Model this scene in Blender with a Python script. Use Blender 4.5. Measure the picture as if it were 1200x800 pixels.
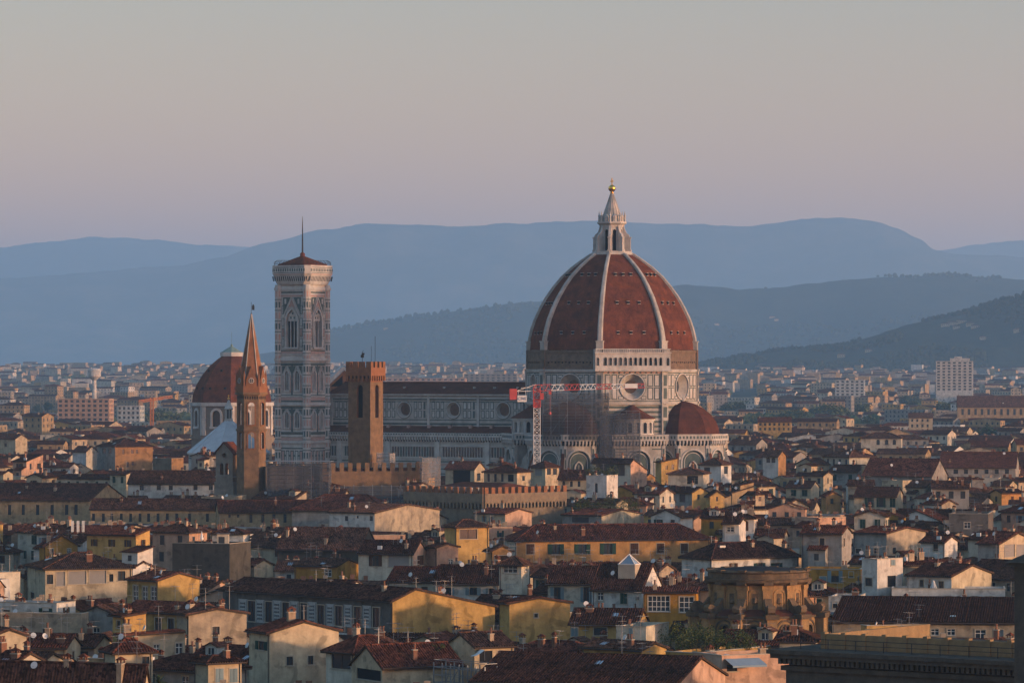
import bpy, math, random
from mathutils import Vector, Matrix, noise

for _o in list(bpy.data.objects):
    bpy.data.objects.remove(_o, do_unlink=True)
SC = bpy.context.scene
COL = SC.collection
R = math.radians
# ------------------------------------------------------------------ camera
FOC, HOR, CAMZ = 4821.0, 433.0, 54.0       # focal length in 1200-px units, horizon row, eye height above the town
cam_d = bpy.data.cameras.new('camera')
cam_d.sensor_width = 36.0
cam_d.lens = 36.0 * FOC / 1200.0
cam_d.shift_y = (HOR - 400.0) / 1200.0
cam_d.clip_start, cam_d.clip_end = 1.0, 60000.0
cam = bpy.data.objects.new('camera', cam_d)
cam.location = (0, 0, CAMZ)
cam.rotation_euler = (R(90), 0, 0)
COL.objects.link(cam)
SC.camera = cam
# ------------------------------------------------------------------ light
SUN_EL = 5.5
SUN_DIR = Vector((0.92, -0.38, 0)).normalized() * math.cos(R(SUN_EL)) + Vector((0, 0, math.sin(R(SUN_EL))))
sun_d = bpy.data.lights.new('sun', 'SUN')
sun_d.energy = 1.6
sun_d.angle = R(2.5)
sun_d.color = (1.0, 0.60, 0.35)
sun = bpy.data.objects.new('sun', sun_d)
sun.rotation_euler = SUN_DIR.to_track_quat('Z', 'Y').to_euler()
COL.objects.link(sun)

world = bpy.data.worlds.new('World')
SC.world = world
world.use_nodes = True
wn = world.node_tree
wn.nodes.clear()
wo = wn.nodes.new('ShaderNodeOutputWorld')
bg = wn.nodes.new('ShaderNodeBackground')
sky = wn.nodes.new('ShaderNodeTexSky')
sky.sky_type = 'NISHITA'
sky.sun_disc = False
sky.sun_elevation = R(SUN_EL)
sky.sun_rotation = math.atan2(SUN_DIR.x, SUN_DIR.y)
sky.altitude = 100
sky.air_density = 1.0
sky.dust_density = 1.0
sky.ozone_density = 3.0
# the low band of a dawn sky is rosy grey, the height stays blue
tcw = wn.nodes.new('ShaderNodeTexCoord')
sep = wn.nodes.new('ShaderNodeSeparateXYZ')
wn.links.new(tcw.outputs['Generated'], sep.inputs[0])
band = wn.nodes.new('ShaderNodeMapRange')
band.interpolation_type = 'SMOOTHSTEP'
band.inputs['From Min'].default_value = 0.10
band.inputs['From Max'].default_value = 0.40
wn.links.new(sep.outputs['Z'], band.inputs['Value'])
tint = wn.nodes.new('ShaderNodeMix')
tint.data_type = 'RGBA'
tint.inputs[6].default_value = (1.48, 0.665, 0.37, 1)
tint.inputs[7].default_value = (1.70, 1.40, 1.17, 1)
wn.links.new(band.outputs[0], tint.inputs['Factor'])
band2 = wn.nodes.new('ShaderNodeMapRange')
band2.inputs['From Min'].default_value = 0.025
band2.inputs['From Max'].default_value = 0.10
wn.links.new(sep.outputs['Z'], band2.inputs['Value'])
low = wn.nodes.new('ShaderNodeMix')
low.data_type = 'RGBA'
low.inputs[6].default_value = (1.75, 0.74, 0.37, 1)
low.inputs[7].default_value = (1.11, 0.63, 0.455, 1)
wn.links.new(band2.outputs[0], low.inputs['Factor'])
wn.links.new(low.outputs[2], tint.inputs[6])
mul = wn.nodes.new('ShaderNodeMix')
mul.data_type = 'RGBA'
mul.blend_type = 'MULTIPLY'
mul.inputs['Factor'].default_value = 1.0
wn.links.new(sky.outputs[0], mul.inputs[6])
wn.links.new(tint.outputs[2], mul.inputs[7])
wn.links.new(mul.outputs[2], bg.inputs['Color'])
bg.inputs['Strength'].default_value = 0.15
wn.links.new(bg.outputs[0], wo.inputs['Surface'])

SC.view_settings.view_transform = 'Standard'
SC.view_settings.look = 'None'
SC.view_settings.gamma = 1.0
SC.view_settings.exposure = 1.66
SC.view_settings.use_curve_mapping = False
SC.cycles.use_denoising = True
SC.cycles.max_bounces = 5
SC.cycles.diffuse_bounces = 3
SC.cycles.glossy_bounces = 2
SC.cycles.transmission_bounces = 3
SC.cycles.transparent_max_bounces = 16
SC.cycles.volume_bounces = 1
SC.cycles.sample_clamp_indirect = 6.0

HAZE_DENSITY = 0.000054
HAZE_COLOR = (0.315, 0.575, 0.86)

rnd = random.Random(7)

# ------------------------------------------------------------------ small tools
def at(px, py, Y):
    """photo pixel + distance -> place"""
    return Vector(((px - 600.0) * Y / FOC, Y, CAMZ + (HOR - py) * Y / FOC))

def tag(o, label=None, cat=None, group=None, kind=None):
    if label: o['label'] = label
    if cat: o['category'] = cat
    if group: o['group'] = group
    if kind: o['kind'] = kind
    return o

def empty(name, loc=(0, 0, 0), rz=0.0):
    o = bpy.data.objects.new(name, None)
    o.location = loc
    o.rotation_euler = (0, 0, rz)
    o.empty_display_size = 1.0
    COL.objects.link(o)
    return o

class MB:
    """collects faces of one mesh; every face carries a material"""
    def __init__(s, m=None):
        s.v, s.f, s.mi, s.mats = [], [], [], []
        s.M = Matrix.Identity(4)
        s.cur = 0
        s.sm = []
        s.smooth = False
        if m: s.mat(m)
    def mat(s, m):
        if m not in s.mats: s.mats.append(m)
        s.cur = s.mats.index(m)
        return s
    def vert(s, p):
        s.v.append(tuple(s.M @ Vector(p)))
        return len(s.v) - 1
    def face(s, ids):
        s.f.append(tuple(ids)); s.mi.append(s.cur); s.sm.append(s.smooth)
    def poly(s, pts):
        s.face([s.vert(p) for p in pts])
    def box(s, x0, x1, y0, y1, z0, z1, bottom=True):
        i = [s.vert(p) for p in ((x0,y0,z0),(x1,y0,z0),(x1,y1,z0),(x0,y1,z0),(x0,y0,z1),(x1,y0,z1),(x1,y1,z1),(x0,y1,z1))]
        for q in ((0,1,5,4),(1,2,6,5),(2,3,7,6),(3,0,4,7),(4,5,6,7)): s.face([i[k] for k in q])
        if bottom: s.face([i[3],i[2],i[1],i[0]])
    def cbox(s, cx, cy, z0, w, d, h):
        s.box(cx-w/2, cx+w/2, cy-d/2, cy+d/2, z0, z0+h)
    def prism(s, poly, z0, z1, top=None, cap=True):
        """poly: list of (x,y), counter-clockwise; top: other polygon at z1"""
        top = top or poly
        n = len(poly)
        a = [s.vert((p[0], p[1], z0)) for p in poly]
        b = [s.vert((p[0], p[1], z1)) for p in top]
        for k in range(n):
            s.face((a[k], a[(k+1)%n], b[(k+1)%n], b[k]))
        if cap:
            s.face(b); s.face(a[::-1])
    def lathe(s, prof, n=16, c=(0,0), a0=0.0, sweep=None):
        """prof: (r,z) from bottom to top"""
        full = sweep is None
        sw = 2*math.pi if full else sweep
        m = n if full else n+1
        rings = []
        for r, z in prof:
            if r < 1e-5:
                rings.append([s.vert((c[0], c[1], z))]); continue
            rings.append([s.vert((c[0]+r*math.cos(a0+sw*k/n), c[1]+r*math.sin(a0+sw*k/n), z)) for k in range(m)])
        for A, B in zip(rings, rings[1:]):
            for k in range(n):
                k2 = (k+1) % m
                if len(A) == 1 and len(B) == 1: continue
                if len(A) == 1: s.face((A[0], B[k2], B[k]))
                elif len(B) == 1: s.face((A[k], A[k2], B[0]))
                else: s.face((A[k], A[k2], B[k2], B[k]))
        if full and len(rings[-1]) > 1: s.face(rings[-1])
        if full and len(rings[0]) > 1: s.face(rings[0][::-1])
    def bar(s, p, q, r, n=4):
        p, q = Vector(p), Vector(q)
        d = q - p
        if d.length < 1e-6: return
        d.normalize()
        u = d.cross(Vector((0,0,1)))
        if u.length < 0.01: u = Vector((1,0,0))
        u.normalize(); w = d.cross(u)
        off = [u*math.cos(2*math.pi*(k+.5)/n)*r + w*math.sin(2*math.pi*(k+.5)/n)*r for k in range(n)]
        a = [s.vert(p+o) for o in off]; b = [s.vert(q+o) for o in off]
        for k in range(n): s.face((a[(k+1)%n], a[k], b[k], b[(k+1)%n]))
        s.face(a); s.face(b[::-1])
    def build(s, name, parent=None, loc=(0,0,0), rz=0.0):
        me = bpy.data.meshes.new(name)
        me.from_pydata(s.v, [], s.f)
        for m in s.mats: me.materials.append(m)
        if len(s.mats) > 1: me.polygons.foreach_set('material_index', s.mi)
        if any(s.sm): me.polygons.foreach_set('use_smooth', s.sm)
        me.update()
        return place(name, me, parent, loc, rz)

def place(name, me, parent=None, loc=(0,0,0), rz=0.0):
    o = bpy.data.objects.new(name, me)
    o.location = loc
    o.rotation_euler = (0, 0, rz)
    if parent is not None: o.parent = parent
    COL.objects.link(o)
    return o

# ------------------------------------------------------------------ materials
MATS = {}
def material(name, col, rough=0.85, var=0.25, scale=0.6, col2=None, fine=0.0, bump=0.0, metal=0.0, rand=0.0, spec=0.0, stain=0.0, patch=0.0, tiles=0.0, contrast=(0.35, 0.7)):
    if name in MATS: return MATS[name]
    m = bpy.data.materials.new(name)
    m.use_nodes = True
    nt = m.node_tree
    b = nt.nodes['Principled BSDF']
    b.inputs['Roughness'].default_value = rough
    b.inputs['Metallic'].default_value = metal
    b.inputs['Specular IOR Level'].default_value = spec
    tc = nt.nodes.new('ShaderNodeTexCoord')
    nz = nt.nodes.new('ShaderNodeTexNoise')
    nz.inputs['Scale'].default_value = scale
    nz.inputs['Detail'].default_value = 6
    nz.inputs['Roughness'].default_value = 0.65
    nt.links.new(tc.outputs['Object'], nz.inputs['Vector'])
    rp = nt.nodes.new('ShaderNodeValToRGB')
    c2 = col2 or tuple(c*(1-var) for c in col)
    rp.color_ramp.elements[0].position = contrast[0]
    rp.color_ramp.elements[1].position = contrast[1]
    rp.color_ramp.elements[0].color = (*c2, 1)
    rp.color_ramp.elements[1].color = (*col, 1)
    nt.links.new(nz.outputs['Fac'], rp.inputs[0])
    out = rp.outputs[0]
    def mul(out, fac_out, lo, hi):
        mr = nt.nodes.new('ShaderNodeMapRange')
        mr.inputs['To Min'].default_value = lo
        mr.inputs['To Max'].default_value = hi
        nt.links.new(fac_out, mr.inputs['Value'])
        mx = nt.nodes.new('ShaderNodeVectorMath'); mx.operation = 'SCALE'
        nt.links.new(out, mx.inputs[0]); nt.links.new(mr.outputs[0], mx.inputs['Scale'])
        return mx.outputs[0]
    if fine:
        n2 = nt.nodes.new('ShaderNodeTexNoise')
        n2.inputs['Scale'].default_value = scale*9
        n2.inputs['Detail'].default_value = 3
        nt.links.new(tc.outputs['Object'], n2.inputs['Vector'])
        out = mul(out, n2.outputs['Fac'], 1-fine, 1+fine)
    if stain:
        mp = nt.nodes.new('ShaderNodeMapping')
        mp.inputs['Scale'].default_value = (0.9, 0.9, 0.12)
        n3 = nt.nodes.new('ShaderNodeTexNoise')
        n3.inputs['Scale'].default_value = 1.1
        n3.inputs['Detail'].default_value = 5
        nt.links.new(tc.outputs['Object'], mp.inputs['Vector'])
        nt.links.new(mp.outputs[0], n3.inputs['Vector'])
        out = mul(out, n3.outputs['Fac'], 1-stain, 1+stain*0.8)
    if tiles:
        v5 = nt.nodes.new('ShaderNodeTexVoronoi')
        v5.inputs['Scale'].default_value = tiles
        nt.links.new(tc.outputs['Object'], v5.inputs['Vector'])
        s5 = nt.nodes.new('ShaderNodeSeparateColor')
        nt.links.new(v5.outputs['Color'], s5.inputs[0])
        out = mul(out, s5.outputs[0], 0.35, 1.9)
    if patch:
        n5 = nt.nodes.new('ShaderNodeTexNoise')
        n5.inputs['Scale'].default_value = 0.42
        n5.inputs['Detail'].default_value = 4
        n5.inputs['Distortion'].default_value = 0.6
        nt.links.new(tc.outputs['Object'], n5.inputs['Vector'])
        r5 = nt.nodes.new('ShaderNodeValToRGB')
        r5.color_ramp.elements[0].position = 0.56
        r5.color_ramp.elements[1].position = 0.62
        nt.links.new(n5.outputs['Fac'], r5.inputs[0])
        out = mul(out, r5.outputs[0], 1.0, 1.0-patch)
    if rand:
        oi = nt.nodes.new('ShaderNodeObjectInfo')
        out = mul(out, oi.outputs['Random'], 1-rand, 1+rand)
    nt.links.new(out, b.inputs['Base Color'])
    if bump:
        bp = nt.nodes.new('ShaderNodeBump')
        bp.inputs['Strength'].default_value = bump
        bp.inputs['Distance'].default_value = 0.1
        n4 = nt.nodes.new('ShaderNodeTexNoise')
        n4.inputs['Scale'].default_value = scale*6
        n4.inputs['Detail'].default_value = 4
        nt.links.new(tc.outputs['Object'], n4.inputs['Vector'])
        nt.links.new(n4.outputs['Fac'], bp.inputs['Height'])
        nt.links.new(bp.outputs[0], b.inputs['Normal'])
    MATS[name] = m
    return m
# ------------------------------------------------------------------ terrain, hills, haze
def smooth(a, b, x):
    t = min(1.0, max(0.0, (x-a)/(b-a)))
    return t*t*(3-2*t)

def terrain(x, y):
    z = 14*smooth(2500, 6000, y) + 34*smooth(5500, 9500, y)
    z += noise.noise(Vector((x/900, y/900, 3.1)))*5*smooth(3000, 7000, y)
    return z

def grid_mesh(xs, ys, f, m, name):
    mb = MB(m)
    mb.smooth = True
    for y in ys:
        for x in xs: mb.v.append((x, y, f(x, y)))
    n = len(xs)
    for j in range(len(ys)-1):
        for i in range(n-1):
            mb.face((j*n+i, j*n+i+1, (j+1)*n+i+1, (j+1)*n+i))
    return mb.build(name)

m_ground = material('town ground', (0.075, 0.07, 0.062), var=0.45, scale=0.02, col2=(0.035, 0.045, 0.03), fine=0.3)
xs = [-5500 + 11000*i/88 for i in range(89)]
ys = [-100 + 600*i for i in range(69)]
tag(grid_mesh(xs, ys, terrain, m_ground, 'ground'), 'dark town ground spreading out to the foot of the hills', kind='structure')

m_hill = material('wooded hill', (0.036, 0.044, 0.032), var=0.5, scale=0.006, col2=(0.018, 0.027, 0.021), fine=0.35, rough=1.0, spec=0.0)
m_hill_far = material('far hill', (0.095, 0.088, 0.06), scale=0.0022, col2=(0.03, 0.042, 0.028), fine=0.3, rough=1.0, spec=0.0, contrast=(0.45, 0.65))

def ridge(name, label, Y, prof, base_py, front, back, m, rough_px=1.2, seed=0, nx=260, ny=30, x_pad=400):
    """a hill range whose crest runs through the photo points prof at distance Y"""
    pts = sorted(prof)
    def crest(px):
        if px <= pts[0][0]: return pts[0][1]
        for (a, ya), (b, yb) in zip(pts, pts[1:]):
            if px <= b:
                t = (px-a)/(b-a); t = t*t*(3-2*t)*0.5 + t*0.5
                return ya+(yb-ya)*t
        return pts[-1][1]
    zb = CAMZ + (HOR-base_py)*Y/FOC
    x0, x1 = at(pts[0][0], 0, Y).x - x_pad, at(pts[-1][0], 0, Y).x + x_pad
    def f(x, y):
        px = 600 + x*FOC/Y
        zc = CAMZ + (HOR-crest(px))*Y/FOC
        t = (y-(Y-front))/front if y < Y else 1-(y-Y)/back
        t = max(0.0, min(1.0, t))
        s = t*t*(3-2*t)*0.55 + t*0.45 if y < Y else t*t*(3-2*t)
        g = noise.fractal(Vector((x/(Y*0.055)+seed, y/(Y*0.075), seed*1.7)), 0.9, 2.1, 6)
        env = math.sin(math.pi*min(1, t*0.93))
        z = zb + (zc-zb)*s + g*env*(zc-zb)*0.20
        z += noise.fractal(Vector((x/(Y*0.004)+seed, y/(Y*0.004), 9.3+seed)), 1.0, 2.0, 3)*rough_px*Y/FOC*(0.3+0.7*t)
        return z - 12*(1-smooth(0, 0.12, t))
    xs = [x0+(x1-x0)*i/nx for i in range(nx+1)]
    ys = [Y-front + (front)*j/ny for j in range(ny)] + [Y + back*j/8 for j in range(9)]
    o = grid_mesh(xs, ys, f, m, name)
    o['fz'] = 0
    del o['fz']
    tag(o, label, kind='structure')
    return f

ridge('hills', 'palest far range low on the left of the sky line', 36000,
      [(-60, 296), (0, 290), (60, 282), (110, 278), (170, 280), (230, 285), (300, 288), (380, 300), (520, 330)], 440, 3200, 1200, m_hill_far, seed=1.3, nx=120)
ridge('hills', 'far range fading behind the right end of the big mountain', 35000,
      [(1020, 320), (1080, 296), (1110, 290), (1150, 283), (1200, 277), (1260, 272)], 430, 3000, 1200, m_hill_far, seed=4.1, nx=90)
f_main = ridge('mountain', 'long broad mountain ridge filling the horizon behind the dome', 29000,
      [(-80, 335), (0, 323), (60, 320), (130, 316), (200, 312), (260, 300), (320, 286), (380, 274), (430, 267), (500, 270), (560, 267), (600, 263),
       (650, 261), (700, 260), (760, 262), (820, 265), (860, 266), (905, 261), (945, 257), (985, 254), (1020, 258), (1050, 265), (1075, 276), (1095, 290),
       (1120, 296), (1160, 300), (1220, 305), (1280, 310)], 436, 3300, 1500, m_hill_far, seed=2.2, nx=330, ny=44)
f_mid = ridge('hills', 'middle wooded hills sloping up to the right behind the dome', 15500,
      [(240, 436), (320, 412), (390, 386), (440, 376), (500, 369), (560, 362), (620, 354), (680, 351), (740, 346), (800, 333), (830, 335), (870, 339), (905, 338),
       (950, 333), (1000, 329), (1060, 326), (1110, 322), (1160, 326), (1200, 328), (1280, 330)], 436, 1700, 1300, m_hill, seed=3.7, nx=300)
f_near = ridge('hills', 'nearest dark wooded hillside rising at the right edge', 9000,
      [(760, 438), (840, 424), (880, 417), (920, 410), (960, 408), (1000, 404), (1030, 392), (1060, 383), (1100, 374), (1140, 366), (1180, 352), (1220, 340), (1300, 325)],
      440, 900, 2200, m_hill, seed=5.9, nx=240, rough_px=2.2)

def haze():
    m = bpy.data.materials.new('morning haze')
    m.use_nodes = True
    nt = m.node_tree
    nt.nodes.clear()
    out = nt.nodes.new('ShaderNodeOutputMaterial')
    pv = nt.nodes.new('ShaderNodeVolumePrincipled')
    pv.inputs['Color'].default_value = (*HAZE_COLOR, 1)
    pv.inputs['Density'].default_value = HAZE_DENSITY
    pv.inputs['Anisotropy'].default_value = 0.0
    nt.links.new(pv.outputs[0], out.inputs['Volume'])
    mb = MB(m)
    mb.box(-5700, 5700, -150, 41600, -14, 1330)
    tag(mb.build('haze'), 'thin blue morning haze over the town and the hills', kind='stuff')
haze()
# ------------------------------------------------------------------ wall tools (plane frame: x along the wall, z up, -y outwards)
PI = math.pi
def wallM(ox, oy, phi):
    """frame of a wall whose outward normal points to angle phi (degrees)"""
    return Matrix.Translation((ox, oy, 0)) @ Matrix.Rotation(R(phi+90), 4, 'Z')

def outline(op, n=10):
    """left-to-right upper outline and the sill of an opening (xc, half width, sill, spring, kind)"""
    xc, hw, zb, zs, kind = op
    if kind == 'rect': return [(xc-hw, zs), (xc+hw, zs)]
    if kind == 'round': return [(xc-hw*math.cos(PI*k/n), zs+hw*math.sin(PI*k/n)) for k in range(n+1)]
    if kind == 'point':
        pts = []
        for k in range(n//2+1):
            t = R(60)*k/(n//2)
            pts.append((xc+hw-2*hw*math.cos(t), zs+2*hw*math.sin(t)))
        return pts + [(2*xc-x, z) for x, z in pts[-2::-1]]
    if kind == 'circle': return [(xc-hw*math.cos(PI*k/n), zs+hw*math.sin(PI*k/n)) for k in range(n+1)]

def strip(mb, x0, x1, z0, z1, ops, depth, wm, bm=None, rm=None, y=0.0, topf=None, n=10, base=None):
    """wall piece with openings in one row: real holes with reveals and a back; topf(x): sloping top edge; base(x)"""
    rm = rm or wm
    tf = topf or (lambda x: z1)
    bf = base or (lambda x: z0)
    def q(m, pts):
        mb.mat(m); mb.poly(pts)
    x = x0
    for op in sorted(ops, key=lambda o: o[0]):
        xc, hw, zb, zs, kind = op
        a, b = xc-hw, xc+hw
        if a > x+1e-4: q(wm, [(x,y,bf(x)), (a,y,bf(a)), (a,y,tf(a)), (x,y,tf(x))])
        up = outline(op, n)
        if kind == 'circle':
            lo = [(px, 2*zs-pz) for px, pz in up]
        else:
            lo = [(a, zb), (b, zb)]
        for (p, pz), (r, rz) in zip(up, up[1:]):
            q(wm, [(p,y,pz), (r,y,rz), (r,y,tf(r)), (p,y,tf(p))])
        for (p, pz), (r, rz) in zip(lo, lo[1:]):
            if min(pz, rz) > bf(p)+1e-4: q(wm, [(p,y,bf(p)), (r,y,bf(r)), (r,y,rz), (p,y,pz)])
        ring = lo + up[::-1] if kind != 'circle' else lo + up[-2:0:-1]
        m = len(ring)
        for k in range(m):
            (p, pz), (r, rz) = ring[k], ring[(k+1) % m]
            q(rm, [(p,y,pz), (p,y+depth,pz), (r,y+depth,rz), (r,y,rz)])
        if bm: q(bm, [(p, y+depth, pz) for p, pz in ring])
        x = b
    if x < x1-1e-4: q(wm, [(x,y,bf(x)), (x1,y,bf(x1)), (x1,y,tf(x1)), (x,y,tf(x))])

def frame_op(mb, op, w, proud, m, y=0.0, n=10, sill=True):
    """raised frame round an opening"""
    mb.mat(m)
    xc, hw, zb, zs, kind = op
    up = outline(op, n)
    out = []
    for k, (px, pz) in enumerate(up):
        if kind == 'rect':
            out.append((px + (w if px > xc else -w), pz + w)); continue
        cz = zs
        dx, dz = px-xc, max(pz-cz, 0)
        L = math.hypot(dx, dz) or 1
        out.append((px+dx/L*w, pz+dz/L*w))
    if kind == 'circle':
        pts = up + [(px, 2*zs-pz) for px, pz in up[-2:0:-1]]
        outp = [(xc+(px-xc)*(1+w/hw), zs+(pz-zs)*(1+w/hw)) for px, pz in pts]
        m_ = len(pts)
        rng = [(k, (k+1) % m_) for k in range(m_)]
        up, out = pts, outp
    else:
        up = [(xc-hw, zb)] + up + [(xc+hw, zb)]
        out = [(xc-hw-w, zb)] + out + [(xc+hw+w, zb)]
        rng = [(k, k+1) for k in range(len(up)-1)]
    yo = y-proud
    for a, b in rng:
        (p, pz), (r, rz) = up[a], up[b]
        (P_, Pz), (R_, Rz) = out[a], out[b]
        mb.poly([(p,yo,pz), (r,yo,rz), (R_,yo,Rz), (P_,yo,Pz)])
        mb.poly([(P_,yo,Pz), (R_,yo,Rz), (R_,y,Rz), (P_,y,Pz)])
        mb.poly([(r,yo,rz), (p,yo,pz), (p,y+.05,pz), (r,y+.05,rz)])
    if sill and kind != 'circle':
        mb.box(xc-hw-w*1.2, xc+hw+w*1.2, y-proud*1.6, y+.02, zb-w, zb)

def panel(mb, x0, x1, z0, z1, mo, mi, f=0.25, y=0.0, p=0.05):
    """inlaid marble panel: dark border slab with a pale slab on it"""
    mb.mat(mo); mb.box(x0, x1, y-p, y+.02, z0, z1)
    mb.mat(mi); mb.box(x0+f, x1-f, y-2*p, y-p, z0+f, z1-f)

# ------------------------------------------------------------------ materials of the monuments
m_marble = material('white marble', (0.40, 0.38, 0.35), col2=(0.24, 0.23, 0.21), scale=0.25, fine=0.15, stain=0.25)
m_marble_b = material('bright marble', (0.45, 0.435, 0.41), col2=(0.29, 0.28, 0.265), scale=0.3, fine=0.12, stain=0.2)
m_green = material('green marble', (0.095, 0.125, 0.12), var=0.4, scale=0.5, fine=0.2)
m_pink = material('pink marble', (0.40, 0.27, 0.235), var=0.3, scale=0.5, fine=0.15)
m_terra = material('terracotta dome tiles', (0.138, 0.047, 0.025), col2=(0.066, 0.026, 0.018), scale=0.30, fine=0.55, stain=0.3, bump=0.3)
m_terra_d = material('old brown roof tiles', (0.110, 0.043, 0.028), col2=(0.058, 0.026, 0.019), scale=0.3, fine=0.4)
m_terra_a = material('weathered apse tiles', (0.095, 0.036, 0.023), col2=(0.05, 0.022, 0.017), scale=0.35, fine=0.5, bump=0.25)
m_rubble = material('bare brown masonry', (0.17, 0.125, 0.09), col2=(0.10, 0.075, 0.058), scale=0.5, fine=0.35, stain=0.2, bump=0.4)
m_brown = material('brown sandstone', (0.185, 0.122, 0.072), col2=(0.105, 0.07, 0.045), scale=0.6, fine=0.35, stain=0.12, bump=0.4)
m_brick = material('orange brick', (0.235, 0.108, 0.056), col2=(0.14, 0.07, 0.04), scale=0.5, fine=0.35, bump=0.3)
m_dark = material('dark opening', (0.018, 0.02, 0.024), var=0.3, rough=0.5)
m_glassd = material('dark window glass', (0.03, 0.042, 0.055), var=0.4, rough=0.18, spec=0.6)
m_gold = material('gilded copper', (0.72, 0.42, 0.10), var=0.25, rough=0.32, metal=1.0)
m_iron = material('dark iron', (0.04, 0.042, 0.045), rough=0.6)
m_copper = material('green copper', (0.16, 0.24, 0.22), var=0.35, rough=0.6)
m_steel = material('galvanised scaffold tube', (0.22, 0.23, 0.24), rough=0.5, metal=0.5)
m_plank = material('scaffold planks', (0.20, 0.145, 0.10), var=0.4, scale=1.0)

def net_material(name, col, alpha):
    m = bpy.data.materials.new(name)
    m.use_nodes = True
    nt = m.node_tree
    b = nt.nodes['Principled BSDF']
    b.inputs['Base Color'].default_value = (*col, 1)
    b.inputs['Roughness'].default_value = 1.0
    tr = nt.nodes.new('ShaderNodeBsdfTransparent')
    mx = nt.nodes.new('ShaderNodeMixShader')
    nz = nt.nodes.new('ShaderNodeTexNoise'); nz.inputs['Scale'].default_value = 0.35
    tc = nt.nodes.new('ShaderNodeTexCoord')
    mr = nt.nodes.new('ShaderNodeMapRange')
    mr.inputs['To Min'].default_value = alpha-0.25; mr.inputs['To Max'].default_value = min(1, alpha+0.25)
    nt.links.new(tc.outputs['Object'], nz.inputs['Vector'])
    nt.links.new(nz.outputs['Fac'], mr.inputs['Value'])
    nt.links.new(mr.outputs[0], mx.inputs['Fac'])
    nt.links.new(tr.outputs[0], mx.inputs[1])
    nt.links.new(b.outputs[0], mx.inputs[2])
    nt.links.new(mx.outputs[0], nt.nodes['Material Output'].inputs['Surface'])
    MATS[name] = m
    return m
m_net = net_material('grey scaffold netting', (0.05, 0.055, 0.065), 0.5)
m_net_d = net_material('dark scaffold netting', (0.04, 0.048, 0.062), 0.68)
m_net_w = net_material('pale scaffold netting', (0.30, 0.285, 0.27), 0.42)

KEEP = []          # (px0, px1, lowest visible row, distance): what nearer filler houses must not cover
FOOT = []          # footprints taken: (x, y, half w, half d, rotation)
def keep(px0, px1, yb, Y): KEEP.append((px0, px1, yb, Y))
# ------------------------------------------------------------------ the cathedral
CA = 32.0                                   # turn of the old town against the view
CX, CY = 32.8, 1350.0
cath = tag(empty('cathedral', (CX, CY, 0), R(-CA)), 'great marble cathedral with ribbed red dome and white lantern', 'cathedral')
RV = 28.5
AP = RV*math.cos(R(22.5)); FW = 2*RV*math.sin(R(22.5))
def octa(r): return [(r*math.cos(R(22.5+45*k)), r*math.sin(R(22.5+45*k))) for k in range(8)]

# drum: core, marble band with round windows, bare band
mb = MB(m_marble)
mb.prism(octa(RV-2.6), 0, 60.2)
for k in range(8):
    phi = -90+45*k
    mb.M = wallM(AP*math.cos(R(phi)), AP*math.sin(R(phi)), phi)
    strip(mb, -FW/2, FW/2, 43.6, 53.3, [(0, 4.05, 0, 48.5, 'circle')], 0.02, m_marble, None, n=18)
    mb.mat(m_marble); mb.box(-FW/2-.15, FW/2+.15, -.5, 2.6, 42.7, 43.6)
    mb.box(-FW/2-.1, FW/2+.1, -.35, 2.4, 53.3, 54.1)
    mb.mat(m_green); mb.box(-FW/2+.2, FW/2-.2, -.06, .02, 52.75, 53.05); mb.box(-FW/2+.2, FW/2-.2, -.06, .02, 43.75, 44.0)
    mb.mat(m_rubble); mb.box(-FW/2+.05, FW/2-.05, .25, 2.6, 54.1, 60.3)
    mb.mat(m_rubble); mb.box(-FW/2+.05, FW/2-.05, 0.0, .4, 59.5, 60.25); mb.box(-FW/2+.1, FW/2-.1, .05, .4, 56.6, 56.9)
    if phi != -45:
        mb.mat(m_dark)
        for i in range(14): mb.box(-FW/2+2.2+i*1.32, -FW/2+2.75+i*1.32, .2, .3, 56.05+.2*(i%2), 56.55)
    # lower band between drum windows and the apses
    mb.mat(m_marble); mb.box(-FW/2, FW/2, .2, 2.6, 0, 42.7)
    for i in range(6):
        mb.mat(m_green); mb.box(-FW/2+.2, FW/2-.2, .12, .22, 33.8+i*1.55, 34.5+i*1.55)
drum = mb.build('drum', cath)
mb = MB()
for k in range(8):
    phi = -90+45*k
    mb.M = wallM(AP*math.cos(R(phi)), AP*math.sin(R(phi)), phi)
    for s in (-1, 1):
        for i in range(2):
            for j in range(2):
                xa = s*(5.05+i*2.2); z0 = 44.35+j*4.2
                a, b = sorted((xa, xa+s*1.85))
                panel(mb, a, b, z0, z0+3.9, m_green, m_marble_b, 0.3)
        a, b = sorted((s*2.9, s*4.65))
        for z0 in (44.35, 51.2): panel(mb, a, b, z0, z0+1.15, m_green, m_marble_b, .22)
mb.build('marble_inlay', drum)
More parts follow.
